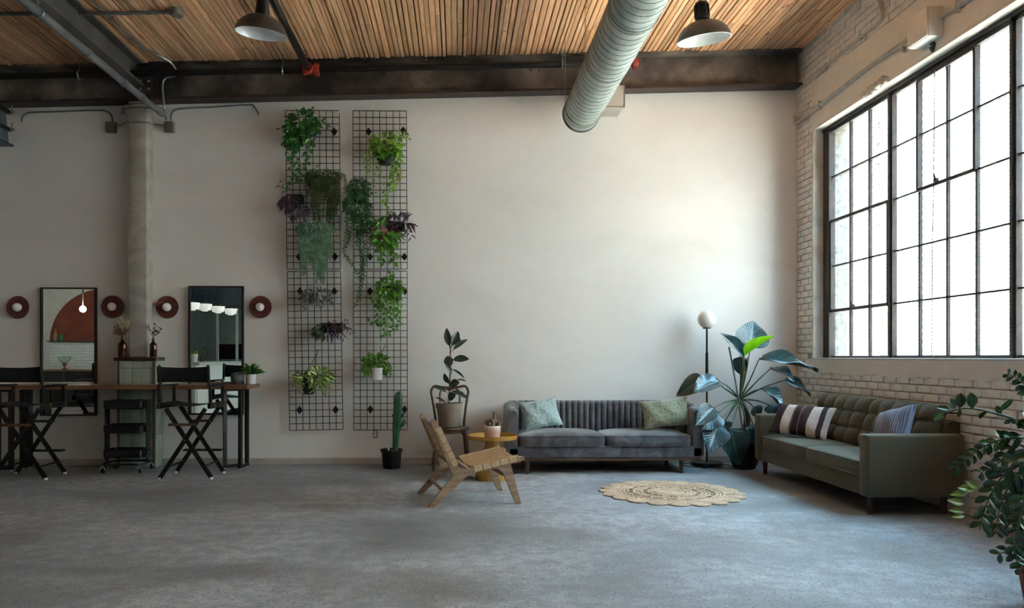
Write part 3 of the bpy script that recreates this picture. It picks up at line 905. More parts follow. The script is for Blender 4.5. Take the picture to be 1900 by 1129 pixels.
hy, hz = abs(pa.y - pb.y) / 2, (pt.z - pa.z) / 2
part('box', MB().rbox(-0.12, -hy, -0.0, 0.0, hy, hz * 2, 0.008, 2), mat('white_box_paint', 'dedad3', 'cfcbc4', 0.5), eb)
part('cover', MB().rbox(-0.135, -hy + 0.005, 0.005, -0.12, hy - 0.005, hz * 2 - 0.005, 0.005, 2), mat('white_cover_paint', 'd5cec5', 'c8c1b8', 0.5), eb)
pd = atX(1730, 85, RIGHT - 0.012)
br_ = thing('steel_bracket', 'small dark diamond shaped bracket on the lintel below the white box', 'bracket', pd)
part('plate', MB().prism([(0, -0.06), (0.035, 0), (0, 0.06), (-0.035, 0)], -0.008, 0.008, MX), BLK, br_)
part('stud', MB().tube([(-0.03, 0, 0), (0.01, 0, 0)], 0.008, 7), ZINC, br_)
pf = atX(1622, 164, RIGHT - 0.01)
fm = MB()
for k in range(26):
    t_ = k / 25 - 0.5
    fm.sphere(RND.uniform(0.02, 0.042) * (1.15 - abs(t_)), (RND.uniform(-0.02, 0.0), t_ * 0.42 , RND.uniform(-0.03, 0.03) - t_ * 0.03), 8, 6, sz=0.8)
fo = part('foam_patch', fm, mat('dried_foam', 'd4cfc6', 'b3ada3', 0.9, scale=30, bump=0.6), smooth=180, M=Matrix.Translation(pf))
tag(fo, 'lumpy blob of dried filler foam on the lintel edge', 'foam')

# ================================================================== THE MAKE-UP COUNTER
# tiled foot of the column
PYF = 8.44
PX0, PX1 = atY(218, 760, PYF).x, atY(287, 760, PYF).x
pl = thing('tiled_plinth', 'sage green tiled plinth under the concrete column', 'plinth', ((PX0 + PX1) / 2, PYF, 0))
cx = (PX0 + PX1) / 2; hw = (PX1 - PX0) / 2
part('core', MB().box(-hw + 0.008, 0.008, 0, hw - 0.008, BACK - PYF - 0.002, 1.168), GROUT, pl, None)
rows_ = [(0.004, 0.362), (0.366, 0.724), (0.728, 1.086), (1.09, 1.166)]
cols_ = [(-hw + 0.022, -hw + 0.052)] + [(-hw + 0.056 + 0.0975 * k, -hw + 0.056 + 0.0975 * k + 0.0935) for k in range(3)] + [(-hw + 0.056 + 0.2925, hw - 0.026)]
for z0, z1 in rows_:
    for a, b in cols_:
        part('tile', MB().rbox(a, 0, z0, b, 0.012, z1, 0.003, 1), TILE, pl, 30)
    for a, b in ((0.024, 0.119), (0.123, 0.218)):
        part('tile', MB().rbox(hw - 0.012, a, z0, hw, b, z1, 0.003, 1), TILE, pl, 30)
for s in (-1, 1):
    part('edge_trim', MB().box(min(s * hw, s * (hw - 0.022)), -0.003, 0, max(s * hw, s * (hw - 0.022)), 0.012, 1.168).box(min(s * hw, s * (hw + 0.003)), -0.003, 0, max(s * hw, s * (hw + 0.003)), 0.022, 1.168), TRIMBRN, pl, None)
part('wooden_cap', MB().rbox(-hw - 0.035, -0.02, 1.168, hw + 0.02, 0.055, 1.207, 0.003, 1).rbox(-hw - 0.035, 0.054, 1.168, hw + 0.02, 0.236, 1.207, 0.003, 1), DARKWOOD, pl, None)

# worktop of walnut with a notch for the plinth, on black steel frames
CZ0, CZ1 = 0.872, 0.915
ctx = atY(482.6, 713, 8.62).x; CF = atX(458, 714.8, ctx).y
ct = thing('makeup_counter', 'long walnut topped counter on black steel frame legs below the mirrors', 'counter', (-4.2, CF, 0))
poly = [(-6.6, CF), (ctx, CF), (ctx, 8.60), (PX1 + 0.008, 8.60), (PX1 + 0.008, PYF - 0.012), (PX0 - 0.008, PYF - 0.012), (PX0 - 0.008, 8.60), (-6.6, 8.60)]
mb = MB().prism([(a + 4.2, b - CF) for a, b in poly], CZ0, CZ1)
top = part('countertop', mb, WALNUT, ct, None)
mb = MB().bar((-2.4, 0.02, 0.872), (ctx + 4.2 - 0.03, 0.02, 0.872), 0.02, 0.01)
def frame_leg(ax, ay, bx, by, parent, w=0.05, d=0.03):
    """upright rectangle of square tube between two floor points"""
    a, b = Vector((ax, ay, 0)), Vector((bx, by, 0))
    dirv = (b - a).normalized()
    m = MB()
    for p in (a, b): m.bar(p + Vector((0, 0, 0.012)), p + Vector((0, 0, CZ0 - 0.001)), d, w, dirv)
    m.bar(a + Vector((0, 0, 0.03)), b + Vector((0, 0, 0.03)), d, 0.03)
    m.bar(a + Vector((0, 0, CZ0 - 0.017)), b + Vector((0, 0, CZ0 - 0.017)), d, 0.03)
    f = part('leg_frame', m, BLK, parent, None)
    g = MB()
    for p in (a, b): g.lathe([(0.0, 0), (0.014, 0), (0.014, 0.013), (0, 0.013)], 10, Matrix.Translation(p))
    part('glide', g, WHITEPL, f)
base = Vector((-4.2, CF, 0))
A = atZ(446, 871) - base; B = atZ(465, 863.5) - base; C_ = atZ(428.5, 865.5) - base
A.y = max(A.y, 0.05)
frame_leg(A.x, A.y, B.x, 8.5 - CF, ct)
frame_leg(C_.x, 0.27, A.x - 0.035, A.y + 0.12, ct, 0.035)
A2 = atZ(43, 871) - base; C2 = atZ(8, 872.5) - base
frame_leg(A2.x, max(A2.y, 0.05), A2.x + 0.02, 8.5 - CF, ct, 0.07)
frame_leg(C2.x - 0.02, 0.2, A2.x - 0.05, 0.2, ct, 0.05)

# ------------------------------------------------------------------ director's chairs
def make_director_chair(label):
    t = thing('director_chair', label, 'chair', (0, 0, 0), 0, "tall black director's chairs at the counter")
    W, N, Fy, H = 0.25, -0.215, 0.215, 0.70
    for y0, sgn in ((N, 1), (Fy, -1)):       # an X of two legs at the back (near) and the front
        for k, s in enumerate((-1, 1)):
            y = y0 + sgn * 0.024 * k
            part('leg', MB().bar((s * W, y, 0.012), (-s * 0.20, y, H), 0.022, 0.042, (0, 1, 0) if False else (1, 0, 0), 0.004), BLKWOOD, t)
            part('foot_glide', MB().lathe([(0, 0), (0.017, 0), (0.019, 0.02), (0, 0.02)], 12, Matrix.Translation((s * W, y, 0))), WHITEPL, t)
        m = MB()
        for (x, z) in ((0.0, 0.39), (0.112, 0.545), (-0.112, 0.545)):
            m.sphere(0.008, (x, y0 - 0.016 if sgn > 0 else y0 - 0.04, z), 8, 5)
        part('rivets', m, BRASS, t)
    for s in (-1, 1):
        part('seat_rail', MB().rbox(s * W - 0.018, -0.26, 0.70, s * W + 0.018, 0.215, 0.755, 0.006, 1), BLKWOOD, t)
        part('low_brace', MB().tube([(s * 0.176, N + 0.01, 0.125), (s * 0.176, Fy - 0.01, 0.125)], 0.010, 8), BLKWOOD, t)
        part('back_post', MB().bar((s * (W + 0.002), -0.215, 0.72), (s * (W + 0.002), -0.235, 0.935), 0.030, 0.034, (0, 1, 0), 0.004)
             .tube([(s * (W - 0.012), -0.232, 0.92), (s * (W - 0.012), -0.25, 1.115), (s * (W - 0.012), -0.251, 1.135)], [0.015, 0.015, 0.009], 10), BLKWOOD, t)
        part('arm_post', MB().bar((s * W, 0.15, 0.755), (s * W, 0.15, 0.915), 0.026, 0.03, (0, 1, 0), 0.004), BLKWOOD, t)
        part('armrest', MB().rbox(s * W - 0.026, -0.225, 0.915, s * W + 0.026, 0.2, 0.937, 0.008, 2), BLKWOOD, t)
        br = MB()
        for y in (-0.13, 0.16): br.box(s * W + s * 0.018 - 0.002, y - 0.02, 0.705, s * W + s * 0.018 + 0.002, y + 0.02, 0.752).box(s * W - 0.015, y - 0.02, 0.697, s * W + 0.012, y + 0.02, 0.702)
        part('corner_bracket', br, BRASS, t, None)
    part('cross_slat', MB().rbox(-0.16, N - 0.022, 0.530, 0.125, N - 0.010, 0.556, 0.003, 1), mat('worn_brown_slat', '6b4a33', '4f3524', 0.5), t, label='worn brown wooden slat')
    part('cross_slat', MB().rbox(-0.125, Fy + 0.012, 0.530, 0.125, Fy + 0.024, 0.556, 0.003, 1), mat('worn_brown_slat_2', '4b3a2d', '35281e', 0.5), t)
    part('footrest', MB().rbox(-0.19, Fy + 0.013, 0.225, 0.205, Fy + 0.085, 0.245, 0.005, 1), BLKWOOD, t)
    def seat(u, v):
        x = (u - 0.5) * 2
        return (x * (W - 0.0), -0.225 + 0.44 * v, 0.752 - 0.030 * (1 - x * x))
    def seat2(u, v):
        p = seat(u, v); return (p[0], p[1], p[2] + 0.004)
    part('seat_canvas', MB().grid(seat, 14, 3, flip=True).grid(seat2, 14, 3), CANVAS, t, 60)
    def backc(u, v, off=0):
        x = (u - 0.5) * 2
        y = -0.262 + 0.018 * (1 - x * x) - 0.017 * (v - 0.5) + off
        z = 0.962 + 0.155 * v - 0.012 * (1 - x * x) * v
        return (x * (W + 0.004), y, z)
    bk = part('back_canvas', MB().grid(lambda u, v: backc(u, v, -0.006), 16, 4).grid(lambda u, v: backc(u, v, 0.0), 16, 4, flip=True), CANVAS, t, 60)
    m = MB()
    for s in (-1, 1): m.tube([(s * (W - 0.012), -0.252, 0.962), (s * (W - 0.012), -0.263, 1.117)], 0.0195, 10)
    part('canvas_sleeve', m, CANVAS, bk)
    return t
print('CF', CF, ctx)
ch1 = make_director_chair("tall black director's chair in front of the two potted plants")
q = (atZ(293.8, 886.5) + atZ(387.3, 885.8) + atZ(325.7, 873.7) + atZ(410.7, 874.7)) / 4
print('q', q)
ch1.location = (q.x + 0.07, min(q.y, CF - 0.22), 0); ch1.rotation_euler.z = rad(-1)
ch2 = copy_tree(ch1); ch2['label'] = "tall black director's chair beside the rolling cart's outer side, before the arch-reflecting mirror"
ch2['label'] = "tall black director's chair in front of the mirror that reflects the arch"
q2 = (atZ(84, 887.5) + atZ(121.6, 876) + atZ(38, 876)) / 3
fr = (atZ(387.3, 885.8) + atZ(410.7, 874.7) + atZ(325.7, 873.7)) / 3
ch2.location = (q2.x + (q.x - fr.x) + 0.06, min(q2.y + (q.y - fr.y), CF - 0.22), 0); ch2.rotation_euler.z = rad(1)

# ------------------------------------------------------------------ rolling cart
ct_ = thing('rolling_cart', 'three tier black metal rolling cart in front of the tiled plinth', 'cart', ((atZ(191.3, 874.5).x + atZ(261, 874).x) / 2 + 0.075, 8.22, 0))
NAVY = mat('dark_navy_steel', '0d1218', '090d12', 0.38, scale=4)
def tray(z0, z1):
    hx, hy, r = 0.205, 0.145, 0.05
    def out(hx, hy, r, n=6):
        P = []
        for cx_, cy_, a0 in ((hx - r, hy - r, 0), (-hx + r, hy - r, PI/2), (-hx + r, -hy + r, PI), (hx - r, -hy + r, 1.5*PI)):
            P += [(cx_ + r * math.cos(a0 + PI/2 * k / n), cy_ + r * math.sin(a0 + PI/2 * k / n)) for k in range(n + 1)]
        return P
    rings = [(out(hx - 0.012, hy - 0.012, r - 0.01), z0), (out(hx, hy, r), z0 + 0.012), (out(hx, hy, r), z1 - 0.004), (out(hx + 0.004, hy + 0.004, r), z1), (out(hx - 0.004, hy - 0.004, r), z1), (out(hx - 0.006, hy - 0.006, r), z0 + 0.008)]
    m = MB(); n = len(rings[0][0]); vs = []
    for P, z in rings: vs += [(a, b, z) for a, b in P]
    fs = [(i*n+k, i*n+(k+1) % n, (i+1)*n+(k+1) % n, (i+1)*n+k) for i in range(len(rings)-1) for k in range(n)]
    fs.append(tuple(range(n - 1, -1, -1))); fs.append(tuple((len(rings)-1)*n + k for k in range(n)))
    return m.add(vs, fs)
for z0, z1 in ((0.665, 0.755), (0.412, 0.50), (0.155, 0.24)):
    part('tray', tray(z0, z1), NAVY, ct_)
for s in (-1, 1):
    pst = part('side_post', MB().rbox(s * 0.214 - 0.007, -0.052, 0.13, s * 0.214 + 0.007, -0.026, 0.75, 0.004, 1).rbox(s * 0.214 - 0.007, 0.026, 0.13, s * 0.214 + 0.007, 0.052, 0.75, 0.004, 1).box(s * 0.214 - 0.005, -0.03, 0.14, s * 0.214 + 0.005, 0.03, 0.745), NAVY, ct_)
    m = MB()
    for z in (0.72, 0.465, 0.20): m.sphere(0.007, (s * 0.222, 0, z), 8, 5)
    part('post_screws', m, ZINC, pst)
fr_ = [(0.205, 0.13), (0.205, -0.13), (0.17, -0.165), (-0.17, -0.165), (-0.205, -0.13), (-0.205, 0.13), (-0.17, 0.165), (0.17, 0.165)]
m = MB().tube([(a, b, 0.093) for a, b in fr_], 0.011, 8, closed=True)
for s in (-1, 1): m.tube(smooth_path([(s * 0.214, 0.0, 0.145), (s * 0.214, 0.0, 0.12), (s * 0.207, 0.05, 0.097), (s * 0.205, 0.11, 0.093)], 4), 0.010, 8).tube(smooth_path([(s * 0.214, 0.0, 0.145), (s * 0.214, 0.0, 0.12), (s * 0.207, -0.05, 0.097), (s * 0.205, -0.11, 0.093)], 4), 0.010, 8)
part('base_tube', m, NAVY, ct_)
for a, b in ((-0.19, -0.15), (0.19, -0.15), (-0.19, 0.15), (0.19, 0.15)):
    w = part('caster', MB().lathe([(0, -0.014), (0.026, -0.014), (0.03, -0.008), (0.03, 0.008), (0.026, 0.014), (0, 0.014)], 18, Matrix.Translation((a, b + 0.012, 0.0305)) @ Matrix.Rotation(PI/2, 4, 'Y')), BLK, ct_)
    part('caster_fork', MB().tube([(a, b, 0.06), (a, b, 0.1)], 0.009, 8).rbox(a - 0.021, b - 0.012, 0.022, a - 0.016, b + 0.03, 0.068, 0.002, 1).rbox(a + 0.016, b - 0.012, 0.022, a + 0.021, b + 0.03, 0.068, 0.002, 1).box(a - 0.021, b - 0.012, 0.06, a + 0.021, b + 0.03, 0.068), mat('chrome', 'd0d2d2', 'b9bcbc', 0.12, metal=1.0), w)

# ------------------------------------------------------------------ mirrors
def wall_mirror(label, xl, xr_, yt, yb):
    a = atY(xl, yt, 8.64); b = atY(xr_, yb, 8.64)
    t = thing('wall_mirror', label, 'mirror', ((a.x + b.x) / 2, 8.66, (a.z + b.z) / 2), 0, 'tall black framed mirrors')
    hx, hz = (b.x - a.x) / 2, (a.z - b.z) / 2
    m = MB()
    for x0, z0, x1, z1 in ((-hx, -hz, -hx + 0.017, hz), (hx - 0.017, -hz, hx, hz), (-hx + 0.017, -hz, hx - 0.017, -hz + 0.017), (-hx + 0.017, hz - 0.017, hx - 0.017, hz)):
        m.box(x0, -0.025, z0, x1, 0.018, z1)
    part('frame', m, BLK, t, None)
    part('glass', MB().box(-hx + 0.01, -0.006, -hz + 0.01, hx - 0.01, 0.004, hz - 0.01), MIRROR, t, None)
    return t
wall_mirror('tall black framed mirror reflecting a rust coloured arch and white tiles', 74.3, 177.7, 533.6, 772)
wall_mirror('tall black framed mirror reflecting a row of white pendant lamps', 349.5, 451.2, 531, 770)

# ------------------------------------------------------------------ sconces
def sconce(label, px, py):
    p = atY(px, py, 8.63)
    t = thing('wall_sconce', label, 'wall lamp', (p.x, BACK, p.z), 0, 'round russet wall sconces')
    Mr = Matrix.Rotation(PI/2, 4, 'X')       # z -> -Y (out of the wall)
    part('backplate', MB().lathe([(0.0, 0.0), (0.06, 0.0), (0.06, 0.018), (0.122, 0.026), (0.126, 0.032), (0.122, 0.038)] + [(0.122 - 0.02 * k - d, 0.038 - 0.0035 * k + e_) for k in range(5) for d, e_ in ((0.004, 0), (0.012, -0.002))] + [(0.03, 0.02), (0.0, 0.02)], 48, Mr), SCONCE, t, 40)
    part('lamp_holder', MB().lathe([(0.022, 0.02), (0.022, 0.03), (0, 0.03)], 20, Mr), SCONCE, t)
    part('globe', MB().sphere(0.048, (0, -0.05, 0), 24, 16), OPAL, t, 180)
sconce('round russet wall sconce on the outer side of the arch-reflecting mirror', 31.5, 570.5)
sconce('round russet wall sconce above the pale dried flowers', 207.3, 569.5)
sconce('round russet wall sconce between the column and the lamp-reflecting mirror', 309.3, 570.3)
sconce('round russet wall sconce between a mirror and the plant grids', 482.3, 570)

# ================================================================== THE LOUNGE CORNER
def velvet(name, c, c2, dark):
    t = NT(name)
    n = t.noise(5.5, 5, 0.62, None, 0.8)
    col = t.ramp(n, [(0.34, srgb(dark)), (0.5, srgb(c2)), (0.66, srgb(c))])
    t.bump(t.noise(9, 4, 0.5), 0.18, 0.02)
    t.p.inputs['Sheen Roughness'].default_value = 0.4
    return t.fin(col, 0.75, spec=0.2, sheen=0.6)
def linen(name, c, c2, scale=420):
    t = NT(name)
    n = t.noise(1.0, 3, 0.6, t.mapping((scale, scale * 0.25, scale)))
    n2 = t.noise(1.0, 3, 0.6, t.mapping((scale * 0.25, scale, scale * 0.4)))
    col = t.ramp(t.mix(n, n2, 0.5), [(0.38, srgb(c2)), (0.62, srgb(c))])
    t.bump(t.mix(n, n2, 0.5), 0.3, 0.002)
    return t.fin(col, 0.9, spec=0.15, sheen=0.2)
VELVET = velvet('grey_velvet', '6f6d70', '575559', '434247')
OLIVE = linen('olive_linen', '645d4b', '4a4537')
SOFAWOOD = mat('sofa_walnut', '5b4132', '42301f', 0.45, scale=4, stretch=(1, 9, 9))
LEGWOOD = mat('reddish_leg_wood', '4c2a1f', '371d15', 0.4, scale=4, stretch=(8, 8, 1))

def cushion(mb, x0, y0, z0, x1, y1, z1, crown=0.03, p=7, n=20, puff=0.012, M=None, buttons=None):
    """upholstered block: flat sides that bulge, a crowned top"""
    cx_, cy_, cz = (x0+x1)/2, (y0+y1)/2, (z0+z1)/2
    a, b, c = (x1-x0)/2, (y1-y0)/2, (z1-z0)/2
    def fn(u, v):
        th, ph = 2*PI*u, PI*(v-0.5)
        ct_, st_, cp, sp = math.cos(th), math.sin(th), math.cos(ph), math.sin(ph)
        e = 2.0 / p
        f = lambda w, e=e: math.copysign(abs(w) ** e, w)
        X, Y, Z = f(ct_) * f(cp), f(st_) * f(cp), f(sp)
        k = (1 - min(1, abs(X)) ** 3) * (1 - min(1, abs(Y)) ** 3)
        z = Z * c + (crown * k if Z > 0 else -crown * 0.2 * k)
        return (cx_ + X * a + puff * X * (1 - Z*Z) * (1 - min(1, abs(Y)) ** 4), cy_ + Y * b + puff * Y * (1 - Z*Z) * (1 - min(1, abs(X)) ** 4), cz + z)
    # even spacing in the superellipse: remap u by equal arc
    def fu(u):
        k = u * 4; q = int(k) % 4; t = k - int(k)
        t = 0.5 - 0.5 * math.cos(PI * t) if False else t
        s = math.atan(math.tan((t - 0.5) * PI / 2 * 0.999) ** 1) / (PI / 2) + 0.5
        return (q + s) / 4
    def fn2(u, v):
        th = fu(u); w = 0.5 + 0.5 * math.copysign(abs(2 * v - 1) ** 0.9, 2 * v - 1)
        return fn(th, w)
    return mb.grid(fn2, n * 4, n, cu=True, M=M)

def pillow_mb(w, h, t, n=22, corner=0.10):
    m = MB()
    def side(sg):
        def fn(u, v):
            a, b = 2*u - 1, 2*v - 1
            k = max(0.0, (1 - abs(a) ** 2.4) * (1 - abs(b) ** 2.4))
            x = a * w / 2 * (1 - corner * (1 - b*b) * abs(a))
            y = b * h / 2 * (1 - corner * (1 - a*a) * abs(b))
            wr = 0.006 * math.sin(7*a + 3*b) * k ** 0.3
            return (x, y, sg * (t / 2 * k ** 0.48) + wr)
        return fn
    m.grid(side(1), n, n); m.grid(side(-1), n, n, flip=True)
    return m
def place(p, right, up):                       # matrix from a centre, a right and an up direction
    x = Vector(right).normalized(); z = x.cross(Vector(up)).normalized(); y = z.cross(x)
    return Matrix(((x.x,y.x,z.x,p[0]),(x.y,y.y,z.y,p[1]),(x.z,y.z,z.z,p[2]),(0,0,0,1)))

# ------------------------------------------------------------------ grey velvet sofa on the back wall
sl, sr = atY(940, 850, 7.85).x, atY(1307, 850, 7.85).x
SW = (sr - sl) / 2; SY = 8.22
sf = thing('channel_back_sofa', 'charcoal grey velvet sofa with channel tufted back on dark tapered legs', 'sofa', ((sl + sr) / 2, SY, 0))
HD = 0.40                                      # half depth
part('base', MB().rbox(-SW + 0.012, -HD + 0.02, 0.166, SW - 0.012, HD - 0.02, 0.285, 0.02, 3), VELVET, sf)
part('wood_plinth', MB().rbox(-SW + 0.03, -HD + 0.035, 0.138, SW - 0.03, HD - 0.04, 0.166, 0.003, 1), SOFAWOOD, sf)
for x in (-SW + 0.22, SW - 0.22):
    for y in (-HD + 0.10, HD - 0.12):
        part('leg', MB().lathe([(0, 0), (0.017, 0), (0.027, 0.138), (0, 0.138)], 14, Matrix.Translation((x, y, 0))), SOFAWOOD, sf)
part('centre_leg', MB().lathe([(0, 0), (0.015, 0), (0.018, 0.138), (0, 0.138)], 12), BLK, sf)
# the shell: arm, back and arm in one sweep
th = 0.12
cxs = SW - th / 2; cy0, cy1, rr = -HD + 0.02, HD - th / 2 - 0.02, 0.13
path = [(-cxs, cy0 + (cy1 - rr - cy0) * i / 8, 0) for i in range(8)]
path += [(-cxs + rr - rr * math.cos(a), cy1 - rr + rr * math.sin(a), 0) for a in [PI/2 * i / 10 for i in range(11)]]
path += [(-cxs + rr + (2 * cxs - 2 * rr) * i / 24, cy1, 0) for i in range(1, 24)]
path += [(cxs - rr + rr * math.sin(a), cy1 - rr + rr * math.cos(a), 0) for a in [PI/2 * i / 10 for i in range(11)]]
path += [(cxs, cy1 - rr + (cy0 - cy1 + rr) * i / 8, 0) for i in range(1, 9)]
def shell(mb):
    n = len(path); prof = []
    z0, z1 = 0.18, 0.715
    h = th / 2
    prof = [(-h * 0.8, z0), (-h, z0 + 0.02), (-h, z1 - 0.06)] + [(-h * math.cos(a), z1 - 0.05 + 0.05 * math.sin(a)) for a in [PI * k / 8 for k in range(1, 8)]] + [(h, z1 - 0.06), (h, z0 + 0.02), (h * 0.8, z0)]
    vs = []
    for i, p in enumerate(path):
        a, b = Vector(path[max(i-1, 0)]), Vector(path[min(i+1, n-1)])
        d = (b - a).normalized(); nn = Vector((-d.y, d.x, 0))
        fr = max(0.0, (0.1 - (p[1] - cy0)) / 0.1)          # the arm fronts dip and round off
        for o_, z in prof:
            zz = z - (0.035 * (1 - min(1, (p[1] - cy0) / 0.5)) if z > 0.4 else 0) - (0.02 * fr * fr if z > 0.6 else 0)
            q = Vector(p) + nn * (o_ * (1 - 0.12 * fr * fr)); vs.append((q.x, q.y, zz))
    k = len(prof)
    fs = [(i*k+j, i*k+(j+1) % k, (i+1)*k+(j+1) % k, (i+1)*k+j) for i in range(n-1) for j in range(k)]
    fs.append(tuple(range(k - 1, -1, -1))); fs.append(tuple((n-1)*k + j for j in range(k)))
    return mb.add(vs, fs)
part('shell', shell(MB()), VELVET, sf, 50)
# channel tufting on the inside of back and arms
def channels(mb):
    NCH = 40
    ins = []
    for i, p in enumerate(path):
        a, b = Vector(path[max(i-1, 0)]), Vector(path[min(i+1, len(path)-1)])
        d = (b - a).normalized(); nn = Vector((d.y, -d.x, 0))
        ins.append(Vector(p) + nn * (th / 2 - 0.004))
    ln = [0]
    for a, b in zip(ins, ins[1:]): ln.append(ln[-1] + (b - a).length)
    tot = ln[-1]
    def at(s):
        s *= tot
        for i in range(len(ln) - 1):
            if ln[i+1] >= s - 1e-9:
                t = (s - ln[i]) / max(1e-9, ln[i+1] - ln[i]); d = (ins[i+1] - ins[i]).normalized()
                return ins[i].lerp(ins[i+1], t), Vector((d.y, -d.x, 0))
        return ins[-1], Vector((0, -1, 0))
    def fn(u, v):
        s = 0.07 + 0.86 * u
        p, nn = at(s)
        bulge = abs(math.sin(PI * u * NCH)) ** 0.55
        dip = 0.035 * (1 - min(1, (p.y - cy0) / 0.5))
        if v < 0.8:
            z = 0.30 + (0.69 - 0.30 - dip) * v / 0.8; off = 0.004 + 0.024 * bulge
        else:
            a = (v - 0.8) / 0.2 * PI / 2
            z = 0.69 - dip + (0.031 + 0.006 * bulge) * math.sin(a); off = (0.004 + 0.024 * bulge) * math.cos(a) - 0.07 * (1 - math.cos(a))
        q = p + nn * off
        return (q.x, q.y, z)
    return mb.grid(fn, NCH * 8, 10)
part('channel_back', channels(MB()), VELVET, sf, 60)
for s in (-1, 1):
    m = cushion(MB(), min(0.004 * s, s * (SW - th - 0.012)), -HD + 0.005, 0.283, max(0.004 * s, s * (SW - th - 0.012)), HD - th - 0.05, 0.405, 0.038, 9, 20)
    c = part('seat_cushion', m, VELVET, sf, 180)
    xa, xb = min(0.012 * s, s * (SW - th - 0.02)), max(0.012 * s, s * (SW - th - 0.02))
    part('piping', MB().tube([(xa, -HD + 0.004, 0.392), ((xa + xb) / 2, -HD - 0.004, 0.398), (xb, -HD + 0.004, 0.392)], 0.0045, 6).tube([(xa, -HD + 0.004, 0.292), ((xa + xb) / 2, -HD - 0.004, 0.292), (xb, -HD + 0.004, 0.292)], 0.004, 6), VELVET, c)

def plush(name, c, c2, dark):
    t = NT(name)
    vo = t.n.new('ShaderNodeTexVoronoi'); vo.inputs['Scale'].default_value = 26; t.l.new(t.tc(), vo.inputs['Vector'])
    n = t.noise(60, 4, 0.7)
    col = t.ramp(t.mix(vo.outputs['Distance'], n, 0.5), [(0.22, srgb(dark)), (0.42, srgb(c2)), (0.6, srgb(c))])
    t.bump(t.mix(vo.outputs['Distance'], n, 0.35), 0.7, 0.012)
    return t.fin(col, 0.9, spec=0.15, sheen=0.5)
def pillow(label, px, py, Y, w, h, t, roll, lean, m, yaw=0.0, fringe=None):
    p = atY(px, py, Y)
    M = Matrix.Translation(p) @ Matrix.Rotation(yaw, 4, 'Z') @ Matrix.Rotation(PI/2 - lean, 4, 'X') @ Matrix.Rotation(roll, 4, 'Z')
    o = part('throw_pillow', pillow_mb(w, h, t), m, smooth=180, M=M)
    return tag(o, label, 'pillow')
pillow('pale aqua plush throw pillow on the grey velvet sofa', 1003, 768, 8.10, 0.43, 0.33, 0.15, rad(9), rad(24), plush('aqua_plush', 'a6bab8', '98aeac', '849b99'), rad(8))
pillow('mottled olive green plush pillow on the grey velvet sofa', 1235, 767, 8.05, 0.52, 0.32, 0.16, rad(7), rad(22), plush('olive_plush', '8f917a', '828470', '70725f'), rad(-6))

# ------------------------------------------------------------------ olive sofa along the window wall
G0, G1 = 5.687, 7.906
gs = thing('tufted_sofa', 'olive green linen sofa with button tufted back under the window', 'sofa', (3.48, (G0 + G1) / 2, 0), -PI/2)
GW = (G1 - G0) / 2; GF = -0.385; GB = 0.385     # local: x runs towards the viewer, -y into the room
AT = 0.135
for s in (-1, 1):
    part('arm', MB().rbox(min(s * (GW - AT), s * GW), GF, 0.142, max(s * (GW - AT), s * GW), GB - 0.02, 0.62, 0.022, 3), OLIVE, gs)
    if s > 0: e = part('arm_piping', MB().tube(smooth_path([(s * (GW - 0.012), GF + 0.012, 0.15), (s * (GW - 0.012), GF + 0.008, 0.58), (s * (GW - 0.014), GF + 0.03, 0.607), (s * (GW - 0.014), GB - 0.05, 0.607)], 4), 0.004, 6), OLIVE, gs)
part('base', MB().rbox(-GW + AT - 0.004, GF + 0.022, 0.142, GW - AT + 0.004, GB - 0.03, 0.285, 0.012, 2), OLIVE, gs)
part('back_frame', MB().prism([(GB - 0.17, 0.28), (GB - 0.02, 0.28), (GB - 0.0, 0.70), (GB - 0.05, 0.72), (GB - 0.10, 0.70)], -GW + AT * 0.6, GW - AT * 0.6, MX), OLIVE, gs)
